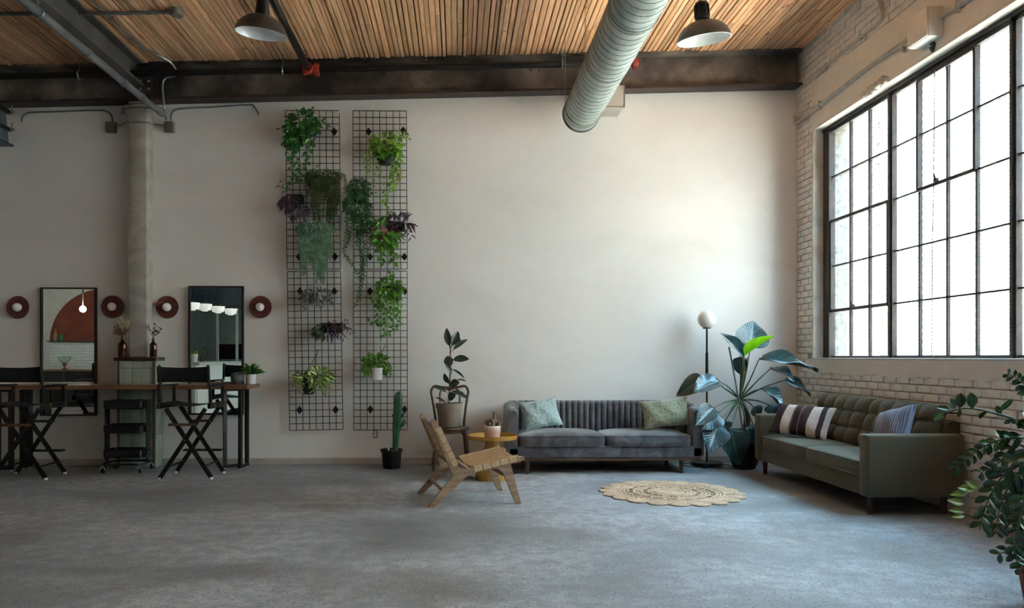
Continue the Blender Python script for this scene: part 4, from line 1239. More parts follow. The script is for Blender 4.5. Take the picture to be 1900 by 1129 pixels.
for s in (-1, 1):
    m = cushion(MB(), min(0.003 * s, s * (GW - AT - 0.004)), GF + 0.006, 0.285, max(0.003 * s, s * (GW - AT - 0.004)), GB - 0.24, 0.41, 0.022, 9, 20)
    c = part('seat_cushion', m, OLIVE, gs, 180)
    xa, xb = min(0.012 * s, s * (GW - AT - 0.014)), max(0.012 * s, s * (GW - AT - 0.014))
    part('piping', MB().tube([(xa, GF + 0.004, 0.400), ((xa + xb) / 2, GF - 0.004, 0.404), (xb, GF + 0.004, 0.400)], 0.0042, 6).tube([(xa, GF + 0.004, 0.295), ((xa + xb) / 2, GF - 0.004, 0.295), (xb, GF + 0.004, 0.295)], 0.004, 6), OLIVE, c)
    # back cushion: leaning, tufted in a grid of buttons
    bw = GW - AT * 0.95
    xo = s * bw / 2
    NX, NZ = 5, 3
    def fn(u, v, xo=xo, s=s):
        x = (u - 0.5) * 2; h = v
        kx, kz = u * NX, v * NZ
        bul = (abs(math.sin(PI * kx)) * abs(math.sin(PI * (kz)))) ** 0.45
        edge = (1 - abs(x) ** 10) * (1 - abs(2 * v - 1) ** 8)
        d = (0.055 + 0.032 * bul) * max(0.0, edge) ** 0.5
        zz = 0.405 + 0.43 * h
        yy = GB - 0.245 + 0.165 * h
        return (xo + x * bw / 2 * (1 - 0.02 * (2*v-1) ** 6) - (0.05 * s * h if x * s < 0 and False else 0), yy - d, zz + d * 0.25)
    def bk(u, v, xo=xo):
        x = (u - 0.5) * 2
        e = max(0.0, (1 - abs(x) ** 10) * (1 - abs(2 * v - 1) ** 8)) ** 0.5
        return (xo + x * bw / 2 * (1 - 0.02 * (2*v-1) ** 6), GB - 0.245 + 0.165 * v + 0.075 * e, 0.405 + 0.43 * v)
    bc = part('back_cushion', MB().grid(fn, 60, 36).grid(bk, 60, 36, flip=True), OLIVE, gs, 180, sep=False)
    bt = MB().sphere(0.011, n=8, m=6)
    btm = mesh_of('button', bt, OLIVE, 180)
    for i in range(1, NX):
        for k in range(1, NZ):
            p = fn(i / NX, k / NZ); link('button', btm, bc, Matrix.Translation(Vector(p) + Vector((0, -0.004, 0.002))))
for x in (-GW + 0.10, GW - 0.10):
    for y in (GF + 0.075, GB - 0.12):
        part('leg', MB().lathe([(0, 0), (0.018, 0), (0.028, 0.143), (0, 0.143)], 14, Matrix.Translation((x, y, 0))), LEGWOOD, gs)

def stripes(name):
    t = NT(name)
    s_ = t.n.new('ShaderNodeSeparateXYZ'); t.l.new(t.tc(), s_.inputs[0])
    wob = t.math('ADD', s_.outputs[0], t.math('MULTIPLY', t.noise(25, 3, 0.6), 0.012))
    fr = t.math('ADD', t.math('MULTIPLY', wob, 1 / 0.54), 0.49)
    dk, lt, md = srgb('4a3a3c'), srgb('d8c9bf'), srgb('7f6d6a')
    col = t.ramp(fr, [(0.0, dk), (0.19, lt), (0.37, md), (0.40, dk), (0.52, md), (0.55, dk), (0.70, lt), (0.88, dk), (0.97, lt)], 'CONSTANT')
    n = t.noise(1, 4, 0.7, t.mapping((60, 320, 60)))
    col = t.mix(col, srgb('241a1c'), t.ramp(n, [(0.3, 0.5), (0.55, 0.0)]))
    t.bump(n, 0.6, 0.006)
    return t.fin(col, 0.95, spec=0.1)
def quilt(name):
    t = NT(name)
    w = t.n.new('ShaderNodeTexWave'); w.wave_type = 'BANDS'; w.inputs['Scale'].default_value = 18; w.inputs['Distortion'].default_value = 1.5
    t.l.new(t.mapping((1, 0.6, 1)), w.inputs['Vector'])
    col = t.ramp(w.outputs['Fac'], [(0.1, srgb('545462')), (0.6, srgb('7d7d8d'))])
    t.bump(w.outputs['Fac'], 0.5, 0.01)
    return t.fin(col, 0.9, spec=0.15, sheen=0.2)
p = atX(1487, 781, 3.36)
o = part('throw_pillow', pillow_mb(0.62, 0.34, 0.15, corner=0.06), stripes('striped_wool'), smooth=180, M=place(p, (0.55, -0.83, -0.03), (0.42, 0.28, 0.86)))
tag(o, 'brown and cream striped woven lumbar pillow on the olive sofa', 'pillow')
p = atX(1656, 794, 3.45)
o = part('throw_pillow', pillow_mb(0.37, 0.37, 0.15), quilt('blue_grey_quilt'), smooth=180, M=place(p, (0.28, -0.93, 0.26), (0.45, 0.32, 0.80)))
tag(o, 'blue grey quilted pillow leaning inside the near arm of the olive sofa', 'pillow')

# ------------------------------------------------------------------ jute rug
rc = atZ(1245.5, 915.5)
rg = thing('jute_rug', 'round braided jute rug with scalloped edge', 'rug', (rc.x, rc.y, 0))
def jute():
    t = NT('braided_jute')
    n = t.noise(60, 5, 0.7); n2 = t.noise(7, 3, 0.5)
    col = t.ramp(t.mix(n, n2, 0.35), [(0.33, srgb('8a7362')), (0.5, srgb('c0a388')), (0.66, srgb('dcc2a6'))])
    t.bump(n, 0.8, 0.006)
    return t.fin(col, 0.95, spec=0.1)
JUTE = jute()
def braid(r, w, h, n=160, z=0.0, wob=0.0):
    def fn(u, v):
        a = 2 * PI * u; b = 2 * PI * v
        rr = r + w * math.cos(b) * (1 + 0.12 * math.sin(a * n / 3.2)) + wob * math.sin(a * 7)
        return (rr * math.cos(a), rr * math.sin(a), z + h * (0.5 + 0.5 * math.sin(b)) * (1 + 0.18 * math.sin(a * n / 3.2 + 2 * v)))
    return MB().grid(fn, n, 6, cu=True, cv=True)
part('braided_core', MB().lathe([(0, 0.001), (0.12, 0.001), (0.12, 0.010), (0.09, 0.015), (0.06, 0.011), (0.03, 0.016), (0, 0.013)], 40), JUTE, rg)
r = 0.14
k = 0
while r < 0.55:
    if k in (3, 7, 11):                       # open work: short bridges between two rings
        m = MB(); nn = int(r * 55)
        for i in range(nn):
            a = 2 * PI * i / nn
            m.bar((math.cos(a) * (r - 0.02), math.sin(a) * (r - 0.02), 0.007), (math.cos(a) * (r + 0.02), math.sin(a) * (r + 0.02), 0.007), 0.026, 0.011)
        part('open_work', m, JUTE, rg, None, kind='stuff')
    else:
        part('braided_ring', braid(r, 0.0165, 0.014, int(60 + r * 200)), JUTE, rg, 180)
    r += 0.031; k += 1
NS = 20
for i in range(NS):
    a = 2 * PI * (i + 0.5) / NS
    prof = [(0, 0.004), (0.095, 0.002), (0.103, 0.008), (0.095, 0.015), (0.08, 0.011), (0.065, 0.016), (0.045, 0.012), (0.03, 0.016), (0, 0.013)]
    part('scallop', MB().lathe(prof, 18, Matrix.Translation((0.535 * math.cos(a), 0.535 * math.sin(a), -0.0015)) @ Matrix.Rotation(a, 4, 'Z') @ Matrix.Diagonal((1.0, 0.92, 1, 1))), JUTE, rg)

# ------------------------------------------------------------------ globe floor lamp
lp = atY(1311.5, 860, 8.45)
lm = thing('floor_lamp', 'black floor lamp with white globe behind the grey velvet sofa', 'floor lamp', (lp.x, 8.45, 0))
gz = atY(1311, 593, 8.45).z
part('base', MB().lathe([(0, 0.004), (0.165, 0.004), (0.172, 0.012), (0.172, 0.032), (0.165, 0.04), (0.02, 0.046), (0, 0.046)], 40), BLK, lm)
part('foot_switch', MB().lathe([(0, 0), (0.035, 0), (0.035, 0.016), (0.03, 0.022), (0, 0.022)], 18, Matrix.Translation((-0.085, -0.19, 0))), BLK, lm)
part('pole', MB().tube([(0, 0, 0.04), (0, 0, gz - 0.1)], 0.0105, 12), BLK, lm)
wr = [(0.0165 if i % 2 else 0.0145, atY(1311, 655, 8.45).z - i * 0.008) for i in range(26)][::-1]
part('wrapped_grip', MB().lathe([(0.0105, wr[0][1] - 0.002)] + wr + [(0.0105, wr[-1][1] + 0.002)], 14), mat('lamp_grip', '2a3233', '1d2425', 0.6), lm)
zc = atY(1311, 688, 8.45).z
part('collar', MB().lathe([(0.0105, zc - 0.025), (0.0165, zc - 0.025), (0.0165, zc + 0.025), (0.0105, zc + 0.025)], 14), BLK, lm)
part('globe_holder', MB().lathe([(0.0, gz - 0.106), (0.045, gz - 0.104), (0.045, gz - 0.096), (0.0, gz - 0.09)], 20), BLK, lm)
part('globe', MB().sphere(0.101, (0, 0, gz), 32, 20), OPAL, lm, 180)
cb = thing('power_cord', 'thin black lamp cord lying on the floor near the pot', 'cord', (lp.x, 8.45, 0))
part('cord', MB().tube(smooth_path([(0.17, 0.02, 0.006), (0.22, 0.06, 0.005), (0.25, -0.1, 0.005), (0.16, -0.26, 0.005), (-0.05, -0.215, 0.006)], 6), 0.004, 6).tube(smooth_path([(-0.12, -0.19, 0.006), (-0.24, -0.1, 0.005), (-0.26, 0.08, 0.005), (-0.1, 0.19, 0.005)], 6), 0.004, 6), BLK, cb)

# ------------------------------------------------------------------ yellow pedestal table with cactus pot
tp = atZ(913.4, 891)
tY = 7.57
tx = atY(913.4, 891, tY).x
YEL = mat('mustard_enamel', 'bf8f42', 'b08238', 0.22, scale=3, coat=0.3)
tb = thing('pedestal_side_table', 'mustard yellow metal pedestal table with tray top', 'side table', (tx, tY, 0))
rb = 0.163
part('pedestal', MB().lathe([(0, 0.0), (rb, 0.0), (rb + 0.002, 0.006), (rb, 0.24), (rb - 0.008, 0.262), (rb - 0.03, 0.278), (0.105, 0.290), (0.082, 0.305), (0.072, 0.33), (0.072, 0.36), (0.085, 0.388), (0.0, 0.39)], 48), YEL, tb)
part('tray_top', MB().lathe([(0, 0.388), (0.215, 0.39), (0.243, 0.40), (0.247, 0.412), (0.247, 0.438), (0.243, 0.441), (0.239, 0.438), (0.237, 0.418), (0.22, 0.408), (0, 0.406)], 56), YEL, tb)
POTZ = 0.407
pp = atY(913.5, 800, tY - 0.02)
pk = thing('small_cactus', 'clumping brown green cactus in a small pink glazed pot', 'potted cactus', (pp.x, tY - 0.02, POTZ))
def pinkpot():
    t = NT('pink_drip_glaze')
    s_ = t.n.new('ShaderNodeSeparateXYZ'); t.l.new(t.tc(), s_.inputs[0])
    n = t.noise(1, 2, 0.5, t.mapping((60, 60, 2)))
    k = t.math('ADD', s_.outputs[2], t.math('MULTIPLY', n, 0.05))
    col = t.ramp(k, [(0.10, srgb('c9a79b')), (0.125, srgb('d9c4ba')), (0.14, srgb('ece6df'))])
    t.bump(t.noise(40, 3), 0.1, 0.003)
    return t.fin(col, 0.3, spec=0.5, coat=0.2)
part('pot', MB().lathe([(0, 0), (0.068, 0.0), (0.074, 0.006), (0.082, 0.07), (0.083, 0.124), (0.080, 0.126), (0.076, 0.122), (0.076, 0.105), (0, 0.105)], 32), pinkpot(), pk, 50)
CACB = mat('brown_green_cactus', '7d715a', '5f5744', 0.8, scale=30, bump=0.4, bscale=60)
part('soil', MB().lathe([(0, 0.108), (0.076, 0.108), (0, 0.112)], 20), mat('potting_soil', '2c221b', '1d1612', 0.95, scale=60, bump=0.5), pk)
def ribbed(mb, pts, rads, nr=8, depth=0.16, k=4):
    pts = [Vector(p) for p in pts]
    n = nr * k
    def fn(u, v):
        i = min(int(u * (len(pts) - 1)), len(pts) - 2); t = u * (len(pts) - 1) - i
        p = pts[i].lerp(pts[i+1], t); r_ = rads[i] * (1 - t) + rads[i+1] * t
        d = (pts[i+1] - pts[i]).normalized(); x = d.orthogonal() if abs(d.z) < 0.5 else Vector((1, 0, 0)) - d * d.x; x.normalize(); y = d.cross(x)
        a = 2 * PI * v
        rr = r_ * (1 - depth + depth * abs(math.cos(a * nr / 2)) ** 0.8)
        return p + x * (math.cos(a) * rr) + y * (math.sin(a) * rr)
    return mb.grid(fn, 4 * (len(pts) - 1), n, cv=True)
for i in range(15):
    a = RND.uniform(0, 2 * PI); r_ = RND.uniform(0.0, 0.055)
    bx_, by_ = r_ * math.cos(a), r_ * math.sin(a)
    h = RND.uniform(0.03, 0.085) * (1.25 - r_ / 0.08); o_ = RND.uniform(0.01, 0.035)
    m = ribbed(MB(), [(bx_, by_, 0.108), (bx_ + o_ * math.cos(a) * 0.6, by_ + o_ * math.sin(a) * 0.6, 0.108 + h * 0.6), (bx_ + o_ * math.cos(a), by_ + o_ * math.sin(a), 0.108 + h), (bx_ + o_ * math.cos(a), by_ + o_ * math.sin(a), 0.108 + h + 0.006)], [0.013, 0.017, 0.014, 0.002], 7, 0.2, 3)
    part('cactus_stem', m, CACB, pk, 180)
part('cactus_column', ribbed(MB(), [(0.02, 0, 0.108), (0.018, 0, 0.2), (0.018, 0, 0.262), (0.018, 0, 0.27)], [0.018, 0.016, 0.013, 0.002], 7, 0.2, 3), CACB, pk, 180)

# ------------------------------------------------------------------ woven lounge chair
rn, fn_, rf, ff = atZ(796, 942.5), atZ(954.9, 935.4), atZ(780.4, 917.3), atZ(927.4, 911.5)
ydir = ((fn_ - rn) + (ff - rf)); ang = math.atan2(ydir.y, ydir.x)
LW = ((rf - rn) + (ff - fn_)).length / 4
org = (rn + rf) / 2
lc = thing('woven_lounge_chair', 'low teak lounge chair with woven rattan seat and back', 'lounge chair', (org.x, org.y, 0), ang)
TEAK = mat('weathered_teak', 'a88e74', '846850', 0.5, scale=3, stretch=(2, 10, 10), bump=0.1)
# side profiles in (u forward, z up)
def rounded(poly, r=0.012, n=3):
    out = []
    m = len(poly)
    for i in range(m):
        p, a, b = Vector(poly[i]), Vector(poly[i-1]), Vector(poly[(i+1) % m])
        d1, d2 = (a - p), (b - p); k = min(r, d1.length * 0.4, d2.length * 0.4)
        s, e = p + d1.normalized() * k, p + d2.normalized() * k
        for j in range(n + 1):
            t = j / n
            q = s * (1-t) ** 2 + p * 2 * t * (1-t) + e * t * t
            out.append((q.x, q.y))
    return out
post = [(0.0, 0.690), (0.018, 0.712), (0.046, 0.700), (0.215, 0.345), (0.26, 0.255), (0.19, 0.235)]
rail = [(0.19, 0.235), (0.27, 0.262), (0.34, 0.262), (0.755, 0.352), (0.782, 0.362), (0.785, 0.382), (0.765, 0.392), (0.36, 0.312), (0.30, 0.298), (0.265, 0.302), (0.235, 0.312)]
rleg = [(-0.028, 0.0), (0.022, 0.0), (0.30, 0.245), (0.345, 0.268), (0.27, 0.30), (0.20, 0.27)]
fleg = [(0.705, 0.012), (0.727, 0.0), (0.755, 0.0), (0.66, 0.345), (0.535, 0.318), (0.515, 0.298), (0.56, 0.296), (0.60, 0.262)]
for s in (-1, 1):
    y0, y1 = s * LW - 0.019, s * LW + 0.019
    MP = Matrix(((1,0,0,0),(0,0,1,0),(0,1,0,0),(0,0,0,1)))
    part('back_post', MB().prism(rounded(post), y0, y1, MP), TEAK, lc, 60)
    part('seat_rail', MB().prism(rounded(rail, 0.01), y0 + 0.001, y1 - 0.001, MP), TEAK, lc, 60)
    part('rear_leg', MB().prism(rounded(rleg), y0 + 0.002, y1 - 0.002, MP), TEAK, lc, 60)
    part('front_leg', MB().prism(rounded(fleg), y0 + 0.002, y1 - 0.002, MP), TEAK, lc, 60)
part('rear_stretcher', MB().bar((0.107, -LW + 0.015, 0.125), (0.107, LW - 0.015, 0.125), 0.05, 0.022, (0.6, 0, 0.8), 0.004), TEAK, lc)
part('front_stretcher', MB().bar((0.61, -LW + 0.015, 0.255), (0.61, LW - 0.015, 0.255), 0.03, 0.05, (0.3, 0, 0.95), 0.004), TEAK, lc)
part('back_rung', MB().bar((0.03, -LW + 0.015, 0.655), (0.03, LW - 0.015, 0.655), 0.03, 0.022, (0.4, 0, 0.9), 0.004).bar((0.19, -LW + 0.015, 0.33), (0.19, LW - 0.015, 0.33), 0.03, 0.022, (0.4, 0, 0.9), 0.004), TEAK, lc)
part('seat_rung', MB().bar((0.33, -LW + 0.015, 0.285), (0.33, LW - 0.015, 0.285), 0.03, 0.02, (0, 0, 1), 0.004).bar((0.73, -LW + 0.015, 0.362), (0.73, LW - 0.015, 0.362), 0.03, 0.02, (0, 0, 1), 0.004), TEAK, lc)
CORD = mat('natural_rattan', 'e0c6a2', 'c2a27c', 0.7, scale=30, rand=0.1, bump=0.3, bscale=90)
CORDD = mat('rattan_weft', 'c9a97f', 'a3835c', 0.75, scale=40, bump=0.3, bscale=90)
def weave(a, b, nrm, sag, n, wraps, name):
    """strands across from rail to rail, bound round both rails, with a weft woven through"""
    a, b, nrm = Vector(a), Vector(b), Vector(nrm).normalized()
    d = b - a; m = MB()
    wdt = d.length / n
    half = LW
    K = 10
    for i in range(n):
        t = (i + 0.5) / n; c = a + d * t
        vs, fs = [], []
        for j in range(K + 1):
            y = -half - 0.0 + 2 * half * j / K
            q = abs(y) / half
            s_ = -sag * (1 - q ** 2) + 0.004 * (1 if i % 2 else -1) * math.cos(j * PI) * (0 < j < K)
            p = c + nrm * (0.024 + s_) + Vector((0, y, 0))
            h = d.normalized() * wdt * 0.43
            vs += [p - h, p + nrm * 0.003, p + h]
        for j in range(K):
            for k in (0, 1): fs.append((j*3+k, (j+1)*3+k, (j+1)*3+k+1, j*3+k+1))
        m.add(vs, fs)
    part(name, m, CORD, lc, 60, kind='stuff')
    w2 = MB()
    NW = 26
    for k in range(NW):
        y = -half + 0.05 + (2 * half - 0.1) * k / (NW - 1)
        pts = []
        for i in range(n + 1):
            t = i / n; q = abs(y) / half
            pts.append(a + d * t + nrm * (0.024 - sag * (1 - q*q) + 0.004 * (1 if (i + k) % 2 else -1)) + Vector((0, y, 0)))
        w2.tube(pts, 0.0045, 4, ru=1)
    part(name + '_weft', w2, CORDD, lc, 60, kind='stuff')
    bd = MB()
    for s in (-1, 1):
        for i in range(n):
            if i % 9 == 8: continue
            t = (i + 0.5) / n; c = a + d * t
            h = d.normalized() * wdt * 0.45
            for p0, p1 in (((-0.022, 0.024), (0.022, 0.024)), ((0.022, 0.024), (0.022, -0.010)), ((-0.022, 0.024), (-0.022, -0.022)), ((-0.022, -0.022), (0.022, -0.022))):
                q0 = c + Vector((0, s * LW + p0[0], 0)) + nrm * p0[1]; q1 = c + Vector((0, s * LW + p1[0], 0)) + nrm * p1[1]
                bd.add([q0 - h, q0 + h, q1 + h, q1 - h], [(0, 1, 2, 3)])
    part(name + '_binding', bd, CORD, lc, None, kind='stuff')
weave((0.36, 0, 0.300), (0.735, 0, 0.378), (-0.2, 0, 0.98), 0.035, 46, True, 'woven_seat')
weave((0.06, 0, 0.640), (0.205, 0, 0.335), (0.9, 0, 0.43), 0.03, 42, True, 'woven_back')

# ------------------------------------------------------------------ bentwood chair
BENT = mat('worn_bentwood', '6a4c3a', '4a3326', 0.45, scale=5, stretch=(3, 3, 10))
cYb = 8.32
bc = atY(836, 796, cYb)
bw_ = thing('bentwood_chair', 'old bentwood cafe chair carrying the rubber plant', 'chair', (bc.x, cYb, 0), rad(3))
SZ = 0.452
part('seat', MB().lathe([(0, SZ - 0.03), (0.185, SZ - 0.034), (0.2, SZ - 0.024), (0.203, SZ - 0.012), (0.198, SZ - 0.001), (0.17, SZ), (0.16, SZ - 0.005), (0, SZ - 0.006)], 44), BENT, bw_)
part('seat_ring', MB().tube([(0.165 * math.cos(a), 0.165 * math.sin(a), SZ - 0.05) for a in [2*PI*i/40 for i in range(40)]], 0.012, 8, closed=True), BENT, bw_)
for s in (-1, 1):
    part('front_leg', MB().tube([(s * 0.155, -0.125, SZ - 0.03), (s * 0.17, -0.15, 0.25), (s * 0.19, -0.185, 0.0)], [0.02, 0.018, 0.013], 12), BENT, bw_)
    part('brace', MB().tube(smooth_path([(s * 0.163, -0.14, 0.27), (s * 0.15, -0.12, 0.35), (s * 0.11, -0.10, 0.395), (s * 0.03, -0.12, SZ - 0.05)], 5), 0.009, 8), BENT, bw_)
hoop = [(-0.19, 0.21, 0.0), (-0.165, 0.165, 0.25), (-0.155, 0.15, SZ), (-0.17, 0.165, 0.6), (-0.195, 0.19, 0.76), (-0.205, 0.20, 0.83), (-0.17, 0.205, 0.885), (-0.09, 0.208, 0.875), (0, 0.21, 0.868)]
hp = hoop + [(-x, y, z) for x, y, z in hoop[-2::-1]]
part('back_hoop', MB().tube(smooth_path(hp, 6), 0.0145, 10), BENT, bw_)
inn = [(-0.085, 0.165, SZ), (-0.098, 0.18, 0.62), (-0.11, 0.195, 0.74), (-0.105, 0.2, 0.82), (-0.06, 0.203, 0.862), (0, 0.205, 0.845)]
part('inner_hoop', MB().tube(smooth_path(inn + [(-x, y, z) for x, y, z in inn[-2::-1]], 6), 0.010, 8), BENT, bw_)

# wall outlet
po = atY(696.5, 805.5, BACK)
ou = thing('wall_outlet', 'small electrical outlet low on the wall under the plant grid', 'outlet', (po.x, BACK, po.z))
part('plate', MB().rbox(-0.026, -0.005, -0.047, 0.026, 0, 0.047, 0.004, 2), mat('outlet_plate', '5a5c5c', '4a4c4c', 0.5), ou)
part('receptacle', MB().rbox(-0.017, -0.009, -0.034, 0.017, -0.004, -0.003, 0.003, 1).rbox(-0.017, -0.009, 0.003, 0.017, -0.004, 0.034, 0.003, 1), WHITEPL, ou)

# ================================================================== PLANTS
def leaf_geo(mb, shape, nv=6, fold=0.18, curl=0.15, wave=0.0, nu=2):
    """one leaf: length along +y from 0 to 1, width from shape(v), folded on the midrib, tip curled down"""
    if mb.uv is None: mb.uv = []
    U = nu * 2 + 1
    b = len(mb.v)
    for j in range(nv + 1):
        v = j / nv; w = shape(v)
        for i in range(U):
            u = i / (U - 1) * 2 - 1
            z = fold * abs(u) * w - curl * v * v + wave * math.sin(v * 9 + u * 2) * abs(u)
            mb.v.append((u * w * 0.5, v, z)); mb.uv.append((i / (U - 1), v))
    for j in range(nv):
        for i in range(U - 1):
            mb.f.append((b + j*U + i, b + j*U + i + 1, b + (j+1)*U + i + 1, b + (j+1)*U + i)); mb.mi.append(0)
    return mb
S_OVAL = lambda v: max(0.0, math.sin(PI * min(1, v * 0.97 + 0.015)) ** 0.75)
S_HEART = lambda v: max(0.0, (math.sin(PI * (v ** 0.62)) ** 0.8))
S_LANCE = lambda v: max(0.0, math.sin(PI * v ** 0.8) ** 1.1)
S_OBOV = lambda v: max(0.0, math.sin(PI * v ** 1.15) ** 0.8)
def S_IVY(v):
    return max(0.0, (0.55 + 0.45 * math.cos(v * 11)) * (1 - v) ** 0.5 * min(1, v * 9 + 0.2))
def leaf_mesh(name, shape, m, **k):
    return mesh_of(name, leaf_geo(MB(), shape, **k), m, 180)
def leaf_M(base, tip, nrm, width):
    base, tip = Vector(base), Vector(tip); y = tip - base; Ln = y.length; y = y / Ln
    n = Vector(nrm); n = n - y * n.dot(y)
    if n.length < 1e-4: n = y.orthogonal()
    n.normalize(); x = y.cross(n)
    return Matrix(((x.x*width, y.x*Ln, n.x*Ln*0.8, base.x), (x.y*width, y.y*Ln, n.y*Ln*0.8, base.y), (x.z*width, y.z*Ln, n.z*Ln*0.8, base.z), (0,0,0,1)))
def merge(lst, geo):                            # many small leaves as one mesh
    out = MB(); out.uv = []
    for M in lst:
        b = len(out.v)
        out.v.extend(tuple(M @ Vector(v)) for v in geo.v); out.uv.extend(geo.uv)
        out.f.extend(tuple(i + b for i in f) for f in geo.f); out.mi.extend([0] * len(geo.f))
    return out
JIT = lambda s: Vector((RND.uniform(-s, s), RND.uniform(-s, s), RND.uniform(-s, s)))

POTBLK = mat('black_plastic_pot', '1b1c1e', '121315', 0.45)
POTGRY = mat('dark_grey_pot', '2f3133', '252729', 0.5)
SOIL = mat('soil', '2a211a', '1a1410', 0.95, scale=60, bump=0.5)
STEM = mat('green_stem', '4c5b2e', '3a4723', 0.6)
STEMB = mat('brown_stem', '5a4a38', '43372a', 0.7)

# ------------------------------------------------------------------ wire grid panels
WIRE = mat('black_wire', '0e1011', '090a0b', 0.5)
YG = 8.625
def grid_panel(label, px0, py0, px1, py1, hooks, tilt=0.0):
    a, b = atY(px0, py0, YG), atY(px1, py1, YG)
    w, h = b.x - a.x, a.z - b.z
    t = thing('wire_grid_panel', label, 'grid panel', ((a.x + b.x) / 2, YG, b.z), 0, 'black wire grid panels')
    t.rotation_euler = (0, tilt, 0)
    wr = mesh_of('upright_wire', MB().box(-0.0036, -0.0036, 0, 0.0036, 0.0036, h), WIRE)
    cw = mesh_of('cross_wire', MB().box(-w / 2, -0.0105, -0.0036, w / 2, -0.0036, 0.0036), WIRE)
    for i in range(9): link('upright_wire', wr, t, Matrix.Translation((-w / 2 + w * i / 8, 0, 0)))
    for j in range(25): link('cross_wire', cw, t, Matrix.Translation((0, 0, h * j / 24)))
    hk = mesh_of('wall_hook', MB().prism([(-0.034, 0), (0, -0.047), (0.034, 0), (0, 0.047)], -0.026, -0.012, Matrix(((1,0,0,0),(0,0,1,0),(0,1,0,0),(0,0,0,1)))).lathe([(0.0, 0.03), (0.006, 0.03), (0.006, 0.0), (0, 0.0)], 8, Matrix.Translation((0, -0.02, 0)) @ Matrix.Rotation(PI/2, 4, 'X')).tube([(0, -0.01, 0), (0, BACK - YG - 0.001, 0)], 0.006, 6), BLK)
    M = Matrix.Rotation(-tilt, 4, 'Y')
    for hx, hy in hooks:
        p = M @ (atY(hx, hy, YG) - Vector(t.location)); link('wall_hook', hk, t, Matrix.Translation((p.x, 0, p.z)))
    return t
grid_panel('black wire grid panel high on the wall, of the pair nearer the column', 532.3, 205.2, 631.6, 500, [(620.5, 245.5), (556, 245.5), (555.7, 477.3), (621.6, 477)], rad(-0.35))
grid_panel('black wire grid panel down the wall, of the pair nearer the column', 537.5, 503.8, 636.4, 798, [(557.4, 541), (620.7, 541), (556.5, 761), (623.3, 760.6)], rad(-0.9))
grid_panel('black wire grid panel high on the wall, of the pair nearer the lounge', 656.2, 205.8, 755.6, 500, [(684.3, 245.5), (748.3, 243.5), (687, 477.3), (750.8, 477.3)], rad(-0.3))
grid_panel('black wire grid panel down the wall above the tall cactus', 656.3, 503.4, 755.8, 798, [(686.6, 541), (751.3, 541), (687.5, 760), (751, 760)], rad(-0.1))

